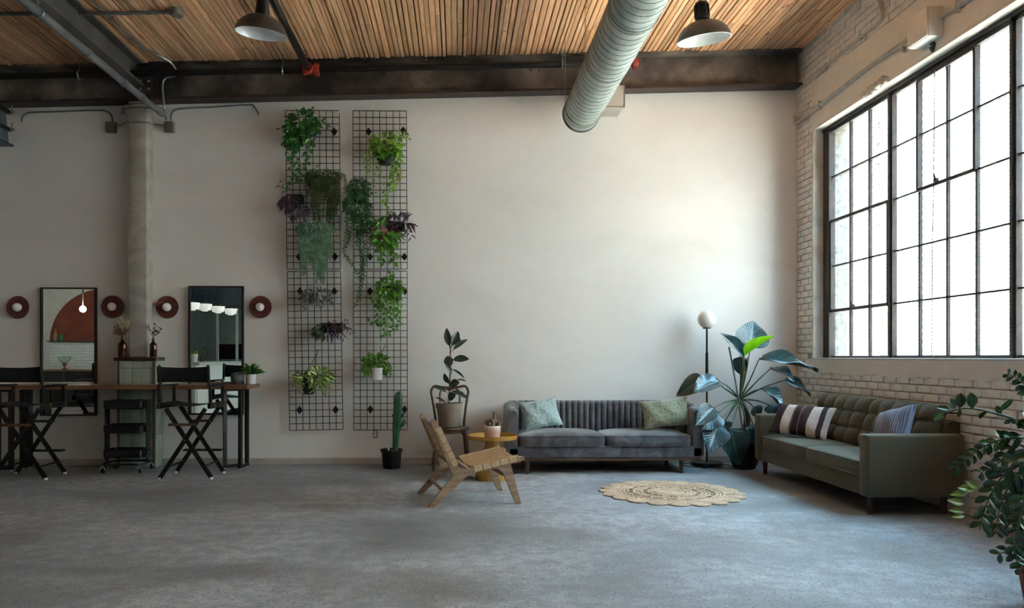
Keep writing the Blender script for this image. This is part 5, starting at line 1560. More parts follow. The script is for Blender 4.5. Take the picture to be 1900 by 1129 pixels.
# ------------------------------------------------------------------ plants hung on the grids
def px_per_m(Y): return FPX / (Y * 1.0)
class Hanging:
    def __init__(s, label, px, py, Y=8.53, group='plants hung on the wire grids'):
        s.o = atY(px, py, Y); s.Y = Y
        s.t = thing('hanging_plant', label, 'plant', s.o, 0, group)
        s.ms = []; s.paths = []
    def pt(s, px, py, dy=0.0): return atY(px, py, s.Y + dy) - s.o
    def wallpot(s, w, h, m, d=0.09, dx=0, dz=0):
        """half-round wall pot; w and h in pixels"""
        k = s.Y / FPX; w, h = w * k / 2, h * k
        mb = MB().lathe([(0, -h), (w * 0.55, -h), (w * 0.66, -h * 0.92), (w * 0.97, -h * 0.1), (w, 0), (w * 0.93, 0), (w * 0.6, -h * 0.8), (0, -h * 0.75)], 24, Matrix.Translation((dx * k, 0, dz * k)) @ Matrix.Diagonal((1, d / w, 1, 1)))
        part('pot', mb, m, s.t, 50)
        part('hook', MB().bar((dx * k, YG - s.Y - 0.006, dz * k - h * 0.1), (dx * k, d * 0.7, dz * k - h * 0.1), 0.02, 0.012), BLK, s.t)
    def boxpot(s, w, h, m, dx=0, dz=0):
        k = s.Y / FPX; w, h = w * k / 2, h * k
        mb = MB().rbox(-w, -0.05, -h, w, 0.07, 0.0, 0.008, 2, Matrix.Translation((dx * k, 0, dz * k)))
        part('pot', mb, m, s.t, 40)
        part('hook', MB().bar((dx * k, YG - s.Y - 0.006, dz * k - h * 0.2), (dx * k, 0.06, dz * k - h * 0.2), 0.03, 0.012), BLK, s.t)
    def hungpot(s, w, h, m, apex, taper=0.8, cords=BLK, rimh=0.12):
        """round pot with rim, hung by cords from a hook on the grid"""
        k = s.Y / FPX; r, h = w * k / 2, h * k
        mb = MB().lathe([(0, -h), (r * taper * 0.95, -h), (r * taper, -h * 0.95), (r * 0.95, -h * rimh), (r, -h * rimh), (r, 0), (r * 0.93, 0), (r * 0.9, -h * 0.2), (0, -h * 0.2)], 28)
        mb.lathe([(0, -h - 0.004), (r * taper * 0.8, -h - 0.012), (r * taper * 1.05, -h - 0.006), (r * taper * 1.05, -h + 0.004), (0, -h + 0.002)], 24)
        part('pot', mb, m, s.t, 50)
        a = s.pt(*apex); a.y = YG - s.Y - 0.012
        c = MB()
        for q in range(3):
            an = 2 * PI * q / 3 + 0.5; c.tube([(r * 0.97 * math.cos(an), r * 0.97 * math.sin(an), -0.005), a], 0.0025, 5)
        c.tube([a, a + Vector((0, 0.0, 0.03)), a + Vector((0.012, 0.004, 0.045)), a + Vector((0.014, 0.01, 0.03))], 0.005, 6)
        part('hanger', c, cords, s.t, sep=False)
    def blob(s, cx, cy, rx, ry, n, size, wid=0.5, droop=0.5, front=0.10, up=0.2, jit=0.5):
        """leaves filling an ellipse of the given pixel centre and radii, held in front of the pot"""
        k = s.Y / FPX
        for _ in range(n):
            a = RND.uniform(0, 2*PI); r_ = RND.random() ** 0.5
            dx, dz = math.cos(a) * r_, math.sin(a) * r_
            dy = -front * (1.15 - 0.7 * r_ * r_) * RND.uniform(0.55, 1.25)
            b = s.pt(cx, cy) + Vector((dx * rx * k, dy, dz * ry * k))
            d = Vector((dx * 0.8 + RND.uniform(-0.5, 0.5), RND.uniform(-0.6, 0.1), dz * 0.5 - droop + RND.uniform(-0.4, 0.4) + up)).normalized()
            L_ = size * k * RND.uniform(0.75, 1.2)
            n_ = Vector((RND.uniform(-jit, jit), -1.0, RND.uniform(0.0, 1.0)))
            s.ms.append(leaf_M(b, b + d * L_, n_, L_ * wid * RND.uniform(0.85, 1.15)))
    def vine(s, pts, step, size, wid=0.5, hang=0.5, side=0.8, jit=0.4, thick=0.0025, dy=(-0.115, -0.06), taper=0.7, both=False):
        """a stem through pixel points with leaves set along it"""
        n = len(pts); k = s.Y / FPX
        P = [s.pt(p[0], p[1], dy[0] + (dy[1] - dy[0]) * i / max(1, n - 1)) for i, p in enumerate(pts)]
        Q = smooth_path(P, 5)
        s.paths.append((Q, thick))
        acc, sgn, tot = 0.0, 1, sum((b - a).length for a, b in zip(Q, Q[1:])); run = 0.0
        for a, b in zip(Q, Q[1:]):
            ln = (b - a).length; d = (b - a).normalized() if ln > 0 else Vector((0,0,-1))
            acc += ln; run += ln
            while acc >= step * k:
                acc -= step * k; sgn = -sgn
                for sg in ((sgn, -sgn) if both else (sgn,)):
                    sd = Vector((-d.z, 0, d.x)) * sg
                    dd = (sd * side + d * 0.35 + Vector((0, RND.uniform(-0.7, 0.0), -hang)) + JIT(jit * 0.5)).normalized()
                    L_ = size * k * RND.uniform(0.75, 1.2) * (1 - (1 - taper) * run / tot)
                    p = b - d * acc
                    s.ms.append(leaf_M(p, p + dd * L_, Vector((RND.uniform(-jit, jit), -1, RND.uniform(-0.1, 0.8))), L_ * wid * RND.uniform(0.85, 1.1)))
    def finish(s, geo_kw, shape, m, stem=STEM, stuff=False, name='leaf'):
        if s.paths:
            mb = MB()
            for Q, th in s.paths: mb.tube(Q, th, 4)
            part('stems', mb, stem, s.t, 180, kind='stuff')
        s.flush(geo_kw, shape, m, stuff, name)
        return s.t
    def flush(s, geo_kw, shape, m, stuff=False, name='leaf'):
        geo = leaf_geo(MB(), shape, **geo_kw)
        if stuff:
            part('foliage', merge(s.ms, geo), m, s.t, 180, kind='stuff')
        else:
            me = mesh_of(name, geo, m, 180)
            for M in s.ms: link(name, me, s.t, M)
        s.ms = []; s.paths = []

LF_DARK = m_leaf('dark_glossy_leaf', '2f7a2c', '7fae4f', '1d5a20', 0.3, coat=0.15)
LF_POTH = m_leaf('pothos_leaf', '5a9630', 'a5c35c', '3c7423', 0.35)
LF_BRIGHT = m_leaf('bright_green_leaf', '86b43a', 'b8d374', '5f9430', 0.4)
LF_IVY = m_leaf('ivy_leaf', '2f6a38', '86a878', '204e2a', 0.4)
LF_FERN = m_leaf('olive_trailing_leaf', '4c6130', '6d8148', '33451f', 0.5)
LF_SILV = m_leaf('silver_green_leaf', '86b094', 'b4ccb4', '3f6a4e', 0.5)
LF_PURP = m_leaf('purple_grey_leaf', '6b6070', '8d7f8c', '4a4150', 0.5, hue=0.03)
LF_PINK = m_leaf('rosy_purple_leaf', '8e5f63', 'b08588', '5f4046', 0.5)
LF_TRAD = m_leaf('striped_silver_leaf', 'a9b8a8', 'd0d9c8', '7d8c80', 0.45, edge='43343f')
LF_HOYA = m_leaf('variegated_hoya_leaf', 'dbe092', 'eeeebb', 'b9c96a', 0.35, edge='3f7430')
PETR = mat('dark_pot_plastic', '202224', '15171a', 0.5)

h = Hanging('glossy dark green trailing plant at the very top of the wire grids', 569, 238)
h.wallpot(42, 24, POTGRY, dz=-2)
h.blob(562, 234, 27, 20, 90, 14, 0.62)
h.blob(555, 258, 20, 14, 40, 13, 0.6)
h.vine([(575, 228), (577, 212), (578, 200)], 4, 11, 0.5, hang=-0.3)
h.vine([(583, 232), (595, 222), (602, 226), (610, 240)], 5, 11, 0.5)
h.vine([(545, 245), (533, 252), (529, 262), (533, 280), (545, 302)], 9, 12, 0.55, side=1.1)
h.vine([(560, 250), (548, 262), (545, 280), (552, 300), (553, 318), (548, 332)], 6, 12, 0.62)
h.vine([(575, 252), (576, 268), (570, 285), (572, 300), (562, 312), (556, 325), (558, 338)], 6, 12, 0.6)
h.vine([(555, 250), (542, 270), (541, 300), (541, 322), (548, 340), (530, 343)], 9, 12, 0.62)
h.vine([(562, 318), (577, 315), (590, 310), (596, 302)], 14, 9, 0.5)
h.vine([(540, 255), (530, 246), (520, 241)], 7, 12, 0.45, side=0.3, hang=0)
h.finish(dict(nv=5, fold=0.15, curl=0.2), S_OVAL, LF_DARK)

h = Hanging('olive green fern-like trailer hanging below the topmost plant', 592, 328)
h.wallpot(52, 26, POTBLK, dz=-1)
h.blob(600, 330, 33, 14, 330, 6, 0.4, droop=0.9)
h.blob(585, 345, 16, 18, 110, 6, 0.4, droop=0.9)
for x in range(578, 592, 3): h.vine([(x + 6, 330), (x + 2, 350), (x, 380), (x + RND.uniform(-2, 6), RND.uniform(395, 412))], 2.2, 6, 0.35, both=True)
for x in range(596, 630, 4): h.vine([(x - 2, 325), (x, 345), (x + 1, 360), (x + RND.uniform(-2, 2), RND.uniform(368, 412) - abs(x - 606) * 0.4)], 2.4, 6, 0.35, both=True)
for x in (608, 613, 617, 621): h.vine([(x, 350), (x, 380), (x - 2, RND.uniform(405, 440))], 2.4, 5.5, 0.35, both=True)
h.vine([(620, 322), (634, 322), (641, 332), (640, 350)], 2.5, 6, 0.35, both=True)
h.vine([(580, 325), (572, 330), (570, 342)], 2.5, 6, 0.35, both=True)
h.finish(dict(nv=3, fold=0.1, curl=0.1, nu=1), S_LANCE, LF_FERN, stuff=True)

h = Hanging('purple grey spiderwort in a black box pot beside the fern-like trailer', 548, 362)
h.boxpot(29, 16, POTBLK, dz=0)
h.blob(541, 378, 15, 9, 40, 15, 0.24, droop=0.9)
h.blob(556, 395, 14, 12, 40, 15, 0.26, droop=0.8)
h.vine([(540, 362), (530, 355), (521, 348), (518, 338)], 7, 13, 0.22, hang=0.3)
h.vine([(535, 375), (527, 382), (523, 386)], 4, 14, 0.25)
h.flush(dict(nv=4, fold=0.25, curl=0.25), S_LANCE, LF_PURP)
h.blob(546, 370, 9, 7, 14, 16, 0.2, droop=1.2)
h.finish(dict(nv=4, fold=0.25, curl=0.25), S_LANCE, LF_PINK)

h = Hanging('dense silvery green trailing plant over the lower edge of an upper grid', 586, 425)
h.wallpot(46, 24, POTBLK, dz=-2)
h.blob(586, 428, 34, 14, 800, 4.6, 0.55, droop=0.4, front=0.135)
for i in range(64):
    x = 556 + 60 * (i + RND.random()) / 64
    end = 470 + 25 * math.sin((x - 556) / 60 * PI) + RND.uniform(-14, 18) + (22 if 588 < x < 606 else 0) + (20 if 560 < x < 568 else 0)
    h.vine([(x + (586 - x) * 0.15, 428), (x, 448), (x + RND.uniform(-2, 2), (448 + end) / 2), (x + RND.uniform(-3, 3), end)], 2.1, 4.0, 0.55, both=True, thick=0.0014)
h.finish(dict(nv=2, fold=0.1, curl=0.1, nu=1), S_OVAL, LF_SILV, stuff=True)

h = Hanging('dark green ivy spilling between the two upper grids', 668, 350)
h.wallpot(34, 24, POTBLK, dz=-4)
h.blob(668, 352, 20, 17, 190, 8, 0.85, droop=0.6)
h.blob(664, 385, 24, 26, 300, 8, 0.85, droop=0.7)
h.blob(675, 418, 16, 16, 90, 8, 0.85, droop=0.7)
for P in ([(655, 350), (645, 365), (643, 390), (646, 415), (641, 440), (638, 470), (646, 480), (656, 495), (662, 510)],
          [(660, 380), (655, 410), (650, 430), (645, 452)], [(672, 400), (672, 430), (676, 455), (674, 480), (668, 500), (670, 520)],
          [(680, 390), (686, 415), (690, 440), (684, 465), (677, 490), (668, 505)], [(665, 420), (664, 450), (672, 470), (672, 500), (668, 530), (664, 550), (660, 568)],
          [(690, 400), (697, 420), (692, 440)], [(668, 400), (667, 440), (670, 470), (675, 500), (670, 540), (665, 560)], [(650, 385), (643, 410), (648, 440), (640, 460)], [(662, 350), (648, 343), (640, 352), (645, 365)]):
    h.vine(P, 3.6, 7.5, 0.85, hang=0.5, side=0.9)
h.finish(dict(nv=6, fold=0.1, curl=0.15), S_IVY, LF_IVY, stuff=True)

h = Hanging('bright green mixed trailing plant near the top of the grid towards the lounge', 716, 282)
h.wallpot(42, 22, POTGRY, dz=-2)
h.blob(716, 268, 28, 15, 70, 12, 0.6)
h.vine([(735, 262), (742, 252), (750, 244), (758, 258)], 5, 11, 0.6)
h.vine([(700, 270), (690, 285), (685, 310), (682, 322)], 4, 7.5, 0.5)
h.vine([(690, 275), (680, 285), (678, 300), (684, 320), (688, 326)], 4, 7.5, 0.5)
h.vine([(728, 295), (735, 310), (726, 325), (730, 345), (724, 358), (733, 348)], 5, 11, 0.62)
h.vine([(735, 280), (744, 290), (738, 310), (742, 330), (733, 345)], 5, 11, 0.62)
h.vine([(705, 285), (697, 310), (692, 330), (695, 355), (700, 368)], 6, 8, 0.6)
h.vine([(722, 350), (718, 365), (710, 380), (722, 383), (720, 400)], 9, 12, 0.72)
h.vine([(712, 300), (705, 320), (715, 340), (712, 372)], 8, 9, 0.62)
h.flush(dict(nv=5, fold=0.15, curl=0.2), S_HEART, LF_BRIGHT)
h.blob(716, 280, 24, 12, 44, 13, 0.7)
h.vine([(725, 285), (733, 300), (728, 330), (722, 352), (735, 340)], 8, 11, 0.7)
h.finish(dict(nv=5, fold=0.15, curl=0.2), S_HEART, LF_POTH)

h = Hanging('spiky purple spiderwort in a black box pot on the grid towards the lounge', 735, 412)
h.boxpot(32, 17, POTBLK, dz=0)
h.blob(740, 414, 22, 9, 45, 16, 0.22, droop=0.2, up=0.3)
h.vine([(750, 415), (758, 428), (764, 444)], 4, 15, 0.24)
h.vine([(742, 425), (746, 440), (746, 452)], 4, 13, 0.24)
h.flush(dict(nv=4, fold=0.25, curl=0.25), S_LANCE, LF_PURP)
h.blob(744, 418, 18, 7, 18, 16, 0.2, droop=1.0)
h.finish(dict(nv=4, fold=0.25, curl=0.25), S_LANCE, LF_PINK)

h = Hanging('broad leaved green pothos just under the spiky purple plant', 708, 424, 8.50)
h.wallpot(26, 18, mat('terracotta_wall_pot', '8a5548', '6f4238', 0.7), dz=-2)
h.vine([(712, 420), (704, 412), (694, 408), (690, 415)], 5, 14, 0.55)
h.vine([(715, 425), (712, 410), (710, 400)], 6, 14, 0.5, hang=-0.2)
h.blob(716, 440, 14, 14, 22, 21, 0.6, droop=0.8)
h.vine([(722, 440), (728, 455), (730, 470), (730, 488)], 8, 19, 0.6)
h.vine([(712, 445), (708, 460), (708, 478), (712, 490)], 6, 14, 0.62)
h.vine([(705, 440), (700, 450), (700, 470)], 8, 15, 0.65)
h.vine([(740, 425), (744, 432), (742, 440)], 6, 11, 0.55)
h.finish(dict(nv=6, fold=0.15, curl=0.25), S_HEART, LF_POTH)

h = Hanging('yellowing green pothos hanging at the top of the lower grid above the cactus', 728, 535)
h.wallpot(34, 26, POTGRY, dx=4, dz=3)
h.blob(722, 535, 22, 18, 75, 10.5, 0.75)
h.vine([(728, 525), (722, 515), (724, 508), (730, 504)], 5, 9, 0.7, hang=-0.1)
for P in ([(705, 535), (697, 550), (700, 565), (697, 590), (704, 605)], [(715, 545), (710, 570), (708, 590), (714, 605), (712, 624), (724, 618), (728, 610)],
          [(725, 545), (722, 570), (725, 590), (722, 605)], [(735, 540), (740, 560), (738, 580), (742, 600), (736, 610)], [(730, 550), (733, 575), (728, 595), (730, 606)], [(692, 548), (688, 560)], [(712, 540), (706, 560), (716, 580), (710, 600), (684, 596)]):
    h.vine(P, 6, 10.5, 0.72)
h.finish(dict(nv=5, fold=0.15, curl=0.2), S_HEART, LF_POTH)

h = Hanging('silver striped inch plant hung by white strings beside the round sconce', 588, 545)
h.hungpot(28, 20, mat('pale_pot', 'b9b6b0', 'a5a29c', 0.6), (587, 512), cords=WHITEPL)
h.blob(588, 550, 26, 13, 120, 9, 0.45, droop=0.5, front=0.09)
h.vine([(575, 550), (567, 560), (565, 572), (572, 576)], 3, 9, 0.45)
h.vine([(600, 548), (612, 556), (615, 566)], 3, 9, 0.45)
h.vine([(590, 555), (592, 566), (598, 570)], 3, 9, 0.45)
h.vine([(575, 545), (570, 548), (565, 552)], 3, 9, 0.45)
h.finish(dict(nv=4, fold=0.2, curl=0.2), S_LANCE, LF_TRAD)

h = Hanging('dark purple and green trailing plant in a black box pot on the lower grid', 615, 600)
h.boxpot(40, 18, POTBLK, dz=0)
h.blob(606, 612, 20, 13, 40, 15, 0.24, droop=0.7)
h.vine([(630, 600), (640, 605), (648, 612), (655, 618)], 3.5, 13, 0.22)
h.vine([(628, 612), (635, 622), (640, 630)], 4, 13, 0.22)
h.vine([(635, 600), (642, 598), (648, 596)], 3.5, 11, 0.22)
h.flush(dict(nv=4, fold=0.25, curl=0.25), S_LANCE, LF_PURP)
h.blob(630, 604, 9, 7, 12, 15, 0.2, droop=0.8)
h.flush(dict(nv=4, fold=0.25, curl=0.25), S_LANCE, LF_PINK)
h.vine([(600, 603), (590, 610), (583, 618), (578, 624)], 5, 10, 0.6)
h.vine([(598, 612), (594, 625), (598, 634)], 5, 10, 0.6)
h.finish(dict(nv=5, fold=0.15, curl=0.2), S_HEART, LF_POTH)

h = Hanging('variegated hoya in a black hanging pot on the lower grid', 572, 699, 8.50)
h.hungpot(26, 31, POTGRY, (585, 656), taper=0.78)
h.blob(593, 700, 18, 12, 60, 15, 0.46, droop=0.35, front=0.08)
h.blob(560, 698, 10, 8, 18, 13, 0.46, droop=0.35, front=0.05)
h.vine([(578, 700), (590, 710), (600, 722), (604, 736)], 3.5, 12, 0.45)
h.vine([(584, 705), (584, 720), (580, 728)], 3.5, 12, 0.5)
h.vine([(595, 700), (605, 712), (613, 722)], 4, 11, 0.42)
h.vine([(565, 700), (552, 704), (544, 708), (547, 718)], 3.5, 12, 0.42)
h.vine([(565, 702), (560, 715), (558, 728)], 4, 11, 0.42)
h.finish(dict(nv=5, fold=0.2, curl=0.25), S_LANCE, LF_HOYA)

h = Hanging('leafy green plant in a white hanging pot on the lower grid above the cactus', 699.5, 683, 8.50)
h.hungpot(26, 21, mat('white_hanging_pot', 'e3e1e2', 'd5d3d4', 0.45), (701, 645), taper=0.72, cords=WHITEPL)
h.blob(698, 671, 22, 10, 150, 8, 0.6, droop=0.1, up=0.4, front=0.06)
h.blob(683, 684, 8, 10, 40, 8, 0.6, droop=0.6, front=0.03)
h.blob(716, 684, 8, 9, 40, 8, 0.6, droop=0.6, front=0.03)
h.vine([(690, 680), (682, 688), (678, 698)], 2.5, 8, 0.5, dy=(-0.03, -0.05))
h.vine([(712, 678), (720, 686), (725, 697)], 2.5, 8, 0.5, dy=(-0.03, -0.05))
h.vine([(706, 660), (712, 648), (715, 640)], 4, 5, 0.5)
h.vine([(688, 676), (675, 682), (670, 690)], 2.5, 8, 0.5, dy=(-0.03, -0.05))
h.finish(dict(nv=4, fold=0.15, curl=0.2), S_OVAL, m_leaf('mid_green_leaf', '6f9f3a', 'a9c86a', '447a2a', 0.4))

# ------------------------------------------------------------------ tall cactus
cp = atY(726.5, 868, 8.36)
k = cp.y / FPX
CACT = mat('deep_green_cactus', '2f6448', '1f4a35', 0.5, scale=14, bump=0.15)
ca = thing('tall_cactus', 'tall ribbed green cactus in a black pot on the floor by the grids', 'potted cactus', (cp.x, cp.y, 0))
part('pot', MB().lathe([(0, 0), (0.088, 0), (0.095, 0.006), (0.108, 0.165), (0.122, 0.19), (0.124, 0.20), (0.122, 0.208), (0.112, 0.206), (0.105, 0.17), (0, 0.168)], 36), POTBLK, ca, 50)
part('soil', MB().lathe([(0, 0.178), (0.106, 0.172), (0, 0.18)][::-1], 20), SOIL, ca)
c0 = Vector((cp.x, cp.y, 0))
Pq = [L(atY(px, py, 8.36), c0) for px, py in ((733.5, 838), (734, 815), (736, 790), (738, 760), (739.5, 738), (740.3, 729), (740.6, 726))]
part('cactus_stem', ribbed(MB(), Pq, [0.033, 0.034, 0.045, 0.047, 0.042, 0.026, 0.004], 6, 0.34, 5), CACT, ca, 60)
for pts, rr in (([(743, 792), (747, 789), (750, 781), (749.5, 777.5)], [0.014, 0.018, 0.016, 0.003]), ([(743, 776), (746, 773), (748, 768), (748, 766)], [0.010, 0.014, 0.012, 0.003]), ([(735, 776), (731, 775), (728.5, 771), (728, 769)], [0.008, 0.010, 0.009, 0.002])):
    part('cactus_arm', ribbed(MB(), [L(atY(a, b, 8.35), c0) for a, b in pts], rr, 5, 0.25, 4), CACT, ca, 60)
spn = MB()
for i in range(60):
    t_ = i / 60; j = min(int(t_ * 5), 4); p = Pq[j].lerp(Pq[j+1], t_ * 5 - j)
    for a in (0.0, 1.047, 2.094, 3.14, 4.19, 5.24):
        d = Vector((math.cos(a), math.sin(a), 0)); q = p + d * (0.034 + 0.011 * math.sin(PI * t_))
        spn.add([q, q + d * 0.009 + Vector((0.002, 0, 0.003)), q + Vector((0, 0, 0.003))], [(0, 1, 2)])
part('spines', spn, mat('cactus_spines', '8a8f6c', rough=0.7), ca, None, kind='stuff')
part('plant_tag', MB().box(-0.03, -0.096, 0.19, -0.012, -0.092, 0.235), WHITEPL, ca, None)

# ------------------------------------------------------------------ rubber plant in a clay pot on the bentwood chair
rp0 = Vector((bc.x - 0.015, cYb, SZ + 0.001))
RUB = m_leaf('rubber_plant_leaf', '33453c', '5c6d57', '22322b', 0.28, coat=0.2, rand=0.12)
rp = thing('rubber_plant', 'upright rubber plant in a grey clay pot standing on the bentwood chair', 'potted plant', rp0)
CLAY = mat('grey_washed_clay', '9a8b7c', '857668', 0.8, scale=5, bump=0.1)
part('pot', MB().lathe([(0, 0), (0.108, 0), (0.113, 0.005), (0.136, 0.20), (0.147, 0.202), (0.151, 0.25), (0.149, 0.258), (0.139, 0.258), (0.133, 0.22), (0, 0.215)], 44), CLAY, rp, 50)
part('soil', MB().lathe([(0, 0.232), (0.135, 0.228)][::-1], 24), SOIL, rp)
W5 = lambda zx, zy, dy=0.0: L(atY(780 + zx / 4.911, 600 + zy / 4.911, cYb + dy), rp0)
part('stem', MB().tube(smooth_path([W5(262, 735), W5(265, 600), W5(272, 420), W5(272, 300), W5(274, 200)], 4), 0.007, 8), STEMB, rp, 180)
for bx_, by_, tx_, ty_, w_, d0, d1, nx, nz in (
    (265, 208, 235, 50, 60, 0, -0.03, -0.3, 0.2), (283, 205, 345, 72, 74, 0, 0.02, 0.2, 0.2), (320, 205, 357, 125, 54, 0.03, 0.06, 0.4, 0.3), (300, 245, 428, 142, 40, 0, 0.02, 0.3, 0.9),
    (298, 335, 440, 320, 64, -0.02, -0.05, 0, 0.5), (275, 395, 240, 298, 78, 0.02, 0.05, -0.2, 0.2), (283, 455, 226, 360, 38, -0.02, -0.05, 0.6, 0.2), (285, 422, 405, 500, 26, 0, -0.02, 0.3, 1.2),
    (260, 550, 213, 462, 46, 0, -0.03, -0.6, 0.2), (268, 562, 352, 540, 76, -0.03, -0.08, 0, 0.6), (330, 522, 424, 524, 26, 0.02, 0.05, 0, 1.5), (235, 630, 116, 572, 46, 0, -0.02, -0.3, 1.1),
    (250, 690, 316, 650, 72, -0.04, -0.1, 0, 0.5), (285, 622, 432, 680, 52, 0, -0.03, 0.3, 0.9), (228, 732, 138, 672, 28, -0.02, -0.05, 0, 1.2), (258, 708, 230, 686, 30, -0.05, -0.07, 0, 0.7)):
    b_, t_ = W5(bx_, by_, d0), W5(tx_, ty_, d1)
    me = leaf_mesh('leaf', S_OVAL, RUB, nv=8, fold=0.16, curl=0.10 + RND.uniform(0, 0.08), nu=2)
    link('leaf', me, rp, leaf_M(b_, t_, (nx, -1, nz), w_ / 4.911 * cYb / FPX * 1.12))
    sy = min((735, 600, 420, 300, 200), key=lambda q: abs(q - by_ - 25))
    part('petiole', MB().tube([W5(268, min(by_ + 28, 735)), b_], 0.0028, 5), STEMB, rp, 180)

# ------------------------------------------------------------------ big philodendron
PH = m_leaf('philodendron_leaf', '3d5a5f', '7c9692', '28434a', 0.25, coat=0.25, nveins=13, rand=0.12)
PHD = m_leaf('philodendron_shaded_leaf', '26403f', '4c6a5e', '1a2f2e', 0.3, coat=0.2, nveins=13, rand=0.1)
PHN = m_leaf('philodendron_new_leaf', '8fd41c', 'b5e04e', '74bd12', 0.3, coat=0.1, nveins=13, rand=0.0)
PHB = m_leaf('philodendron_bronze_leaf', '4a4a38', '72705a', '33352a', 0.3, coat=0.15, nveins=13, rand=0.1)
PY = 8.22
f0 = atY(1381, 868, PY); f0.z = 0
ph = thing('potted_philodendron', 'large blue green philodendron with glossy leaves in a black pot between the sofas', 'potted plant', f0)
kk = PY / FPX
part('pot', MB().lathe([(0, 0), (0.105, 0), (0.118, 0.008), (0.17, 0.16), (0.192, 0.30), (0.196, 0.41), (0.19, 0.418), (0.178, 0.41), (0.172, 0.36), (0, 0.355)], 40), POTBLK, ph, 50)
part('soil', MB().lathe([(0, 0.378), (0.175, 0.372)][::-1], 24), SOIL, ph)
WP = lambda px, py, dy=0.0: L(atY(px, py, PY + dy), f0)
crown = WP(1373, 741)
part('trunk', MB().tube(smooth_path([WP(1382, 806), WP(1386, 785), WP(1384, 765), crown], 4), [0.03, 0.034, 0.036, 0.038, 0.035, 0.036, 0.032, 0.034, 0.03, 0.028, 0.026, 0.025, 0.022][:13], 10), mat('shaggy_brown_trunk', '5a3b2c', '33211a', 0.95, scale=50, bump=0.9, bscale=40), ph, 180)
part('stake', MB().tube([WP(1379, 806, -0.05), WP(1366, 715, -0.03), WP(1352.5, 644, 0.02)], 0.009, 7), mat('grey_stake', '6f6a64', '57534e', 0.7), ph)
part('stem_sheath', MB().tube(smooth_path([crown, WP(1377, 715), WP(1380, 690), WP(1387, 664)], 4), [0.018] * 8 + [0.014, 0.012, 0.01, 0.008, 0.006], 8), mat('russet_sheath', '7a4a3a', '5a6a34', 0.5, scale=4), ph, 180)
big = [
 # base, tip, width px, depth of base and tip, normal, material, fold, curl, wave
 ((1392, 647), (1398, 595), 66, 0.0, 0.10, (0.0, -1, 0.15), PH, 0.10, 0.02, 0.02),
 ((1381, 661), (1437, 624), 20, -0.06, -0.10, (-0.3, -0.8, 0.7), PHN, 0.35, 0.0, 0.0),
 ((1378, 664), (1339, 617), 30, 0.0, -0.06, (0.45, -1, 0.45), PH, 0.22, 0.08, 0.03),
 ((1373, 662), (1376, 698), 30, 0.04, 0.06, (-0.6, -0.8, 0.2), PH, 0.25, 0.05, 0.03),
 ((1408, 668), (1521, 682), 30, -0.05, -0.15, (0.1, -0.7, 0.8), PH, 0.18, 0.10, 0.06),
 ((1432, 683), (1476, 701), 34, 0.0, -0.25, (0.1, -0.55, 1.0), PH, 0.15, 0.2, 0.05),
 ((1452, 707), (1507, 730), 26, 0.0, -0.10, (0.1, -0.8, 0.8), PH, 0.22, 0.15, 0.05),
 ((1412, 722), (1463, 758), 34, -0.1, -0.30, (0.35, -0.6, 1.0), PH, 0.25, 0.25, 0.06),
 ((1427, 752), (1436, 772), 34, 0.08, 0.05, (0.2, -1, 0.4), PHD, 0.2, 0.1, 0.03),
 ((1398, 756), (1410, 776), 30, 0.06, 0.05, (0.2, -1, 0.4), PHD, 0.2, 0.1, 0.03),
 ((1334, 708), (1288, 722), 46, -0.12, -0.30, (0.1, -0.75, 1.0), PH, 0.16, 0.16, 0.05),
 ((1304, 702), (1256, 735), 36, -0.02, -0.06, (-0.2, -1, 0.2), PHB, 0.2, 0.1, 0.05),
 ((1323, 757), (1291, 789), 36, -0.36, -0.50, (-0.2, -1, 0.3), PH, 0.2, 0.08, 0.04),
 ((1333, 767), (1304, 797), 40, -0.30, -0.42, (0.15, -1, 0.35), PH, 0.2, 0.1, 0.05),
 ((1331, 789), (1316, 838), 52, -0.30, -0.46, (0.05, -1, 0.45), PH, 0.18, 0.16, 0.04),
 ((1356, 797), (1372, 864), 54, -0.22, -0.24, (0.0, -1, 0.2), PHD, 0.16, 0.05, 0.04),
 ((1384, 794), (1403, 828), 44, -0.2, -0.24, (0.1, -1, 0.35), PHD, 0.16, 0.1, 0.04),
 ((1345, 782), (1347, 800), 26, -0.02, -0.06, (-0.2, -1, 0.5), PHD, 0.2, 0.2, 0.05),
 ((1397, 788), (1402, 806), 30, -0.1, -0.14, (0.2, -1, 0.4), PHD, 0.2, 0.1, 0.05),
]
for (b_, t_, w_, d0, d1, nn, m_, fo, cu_, wv) in big:
    me = leaf_mesh('leaf', S_HEART, m_, nv=14, fold=fo, curl=cu_, wave=wv, nu=4)
    B, T = WP(b_[0], b_[1], d0), WP(t_[0], t_[1], d1)
    o = link('leaf', me, ph, leaf_M(B, T, nn, w_ * kk))
    if m_ is PHN: o['label'] = 'bright lime green new leaf'
    if m_ is PHB: o['label'] = 'dull bronze backed leaf'
    mid = crown.lerp(B, 0.55) + Vector((0, -0.02, 0.02 if t_[1] > 700 else 0.0))
    part('petiole', MB().tube(smooth_path([crown, mid, B], 5), [0.009] * 4 + [0.0075] * 3 + [0.006] * 4, 7), mat('petiole_green', '4a6140', '33472e', 0.4) if 'PET' not in globals() else PET, ph, 180)
    PET = bpy.data.materials.get('petiole_green')

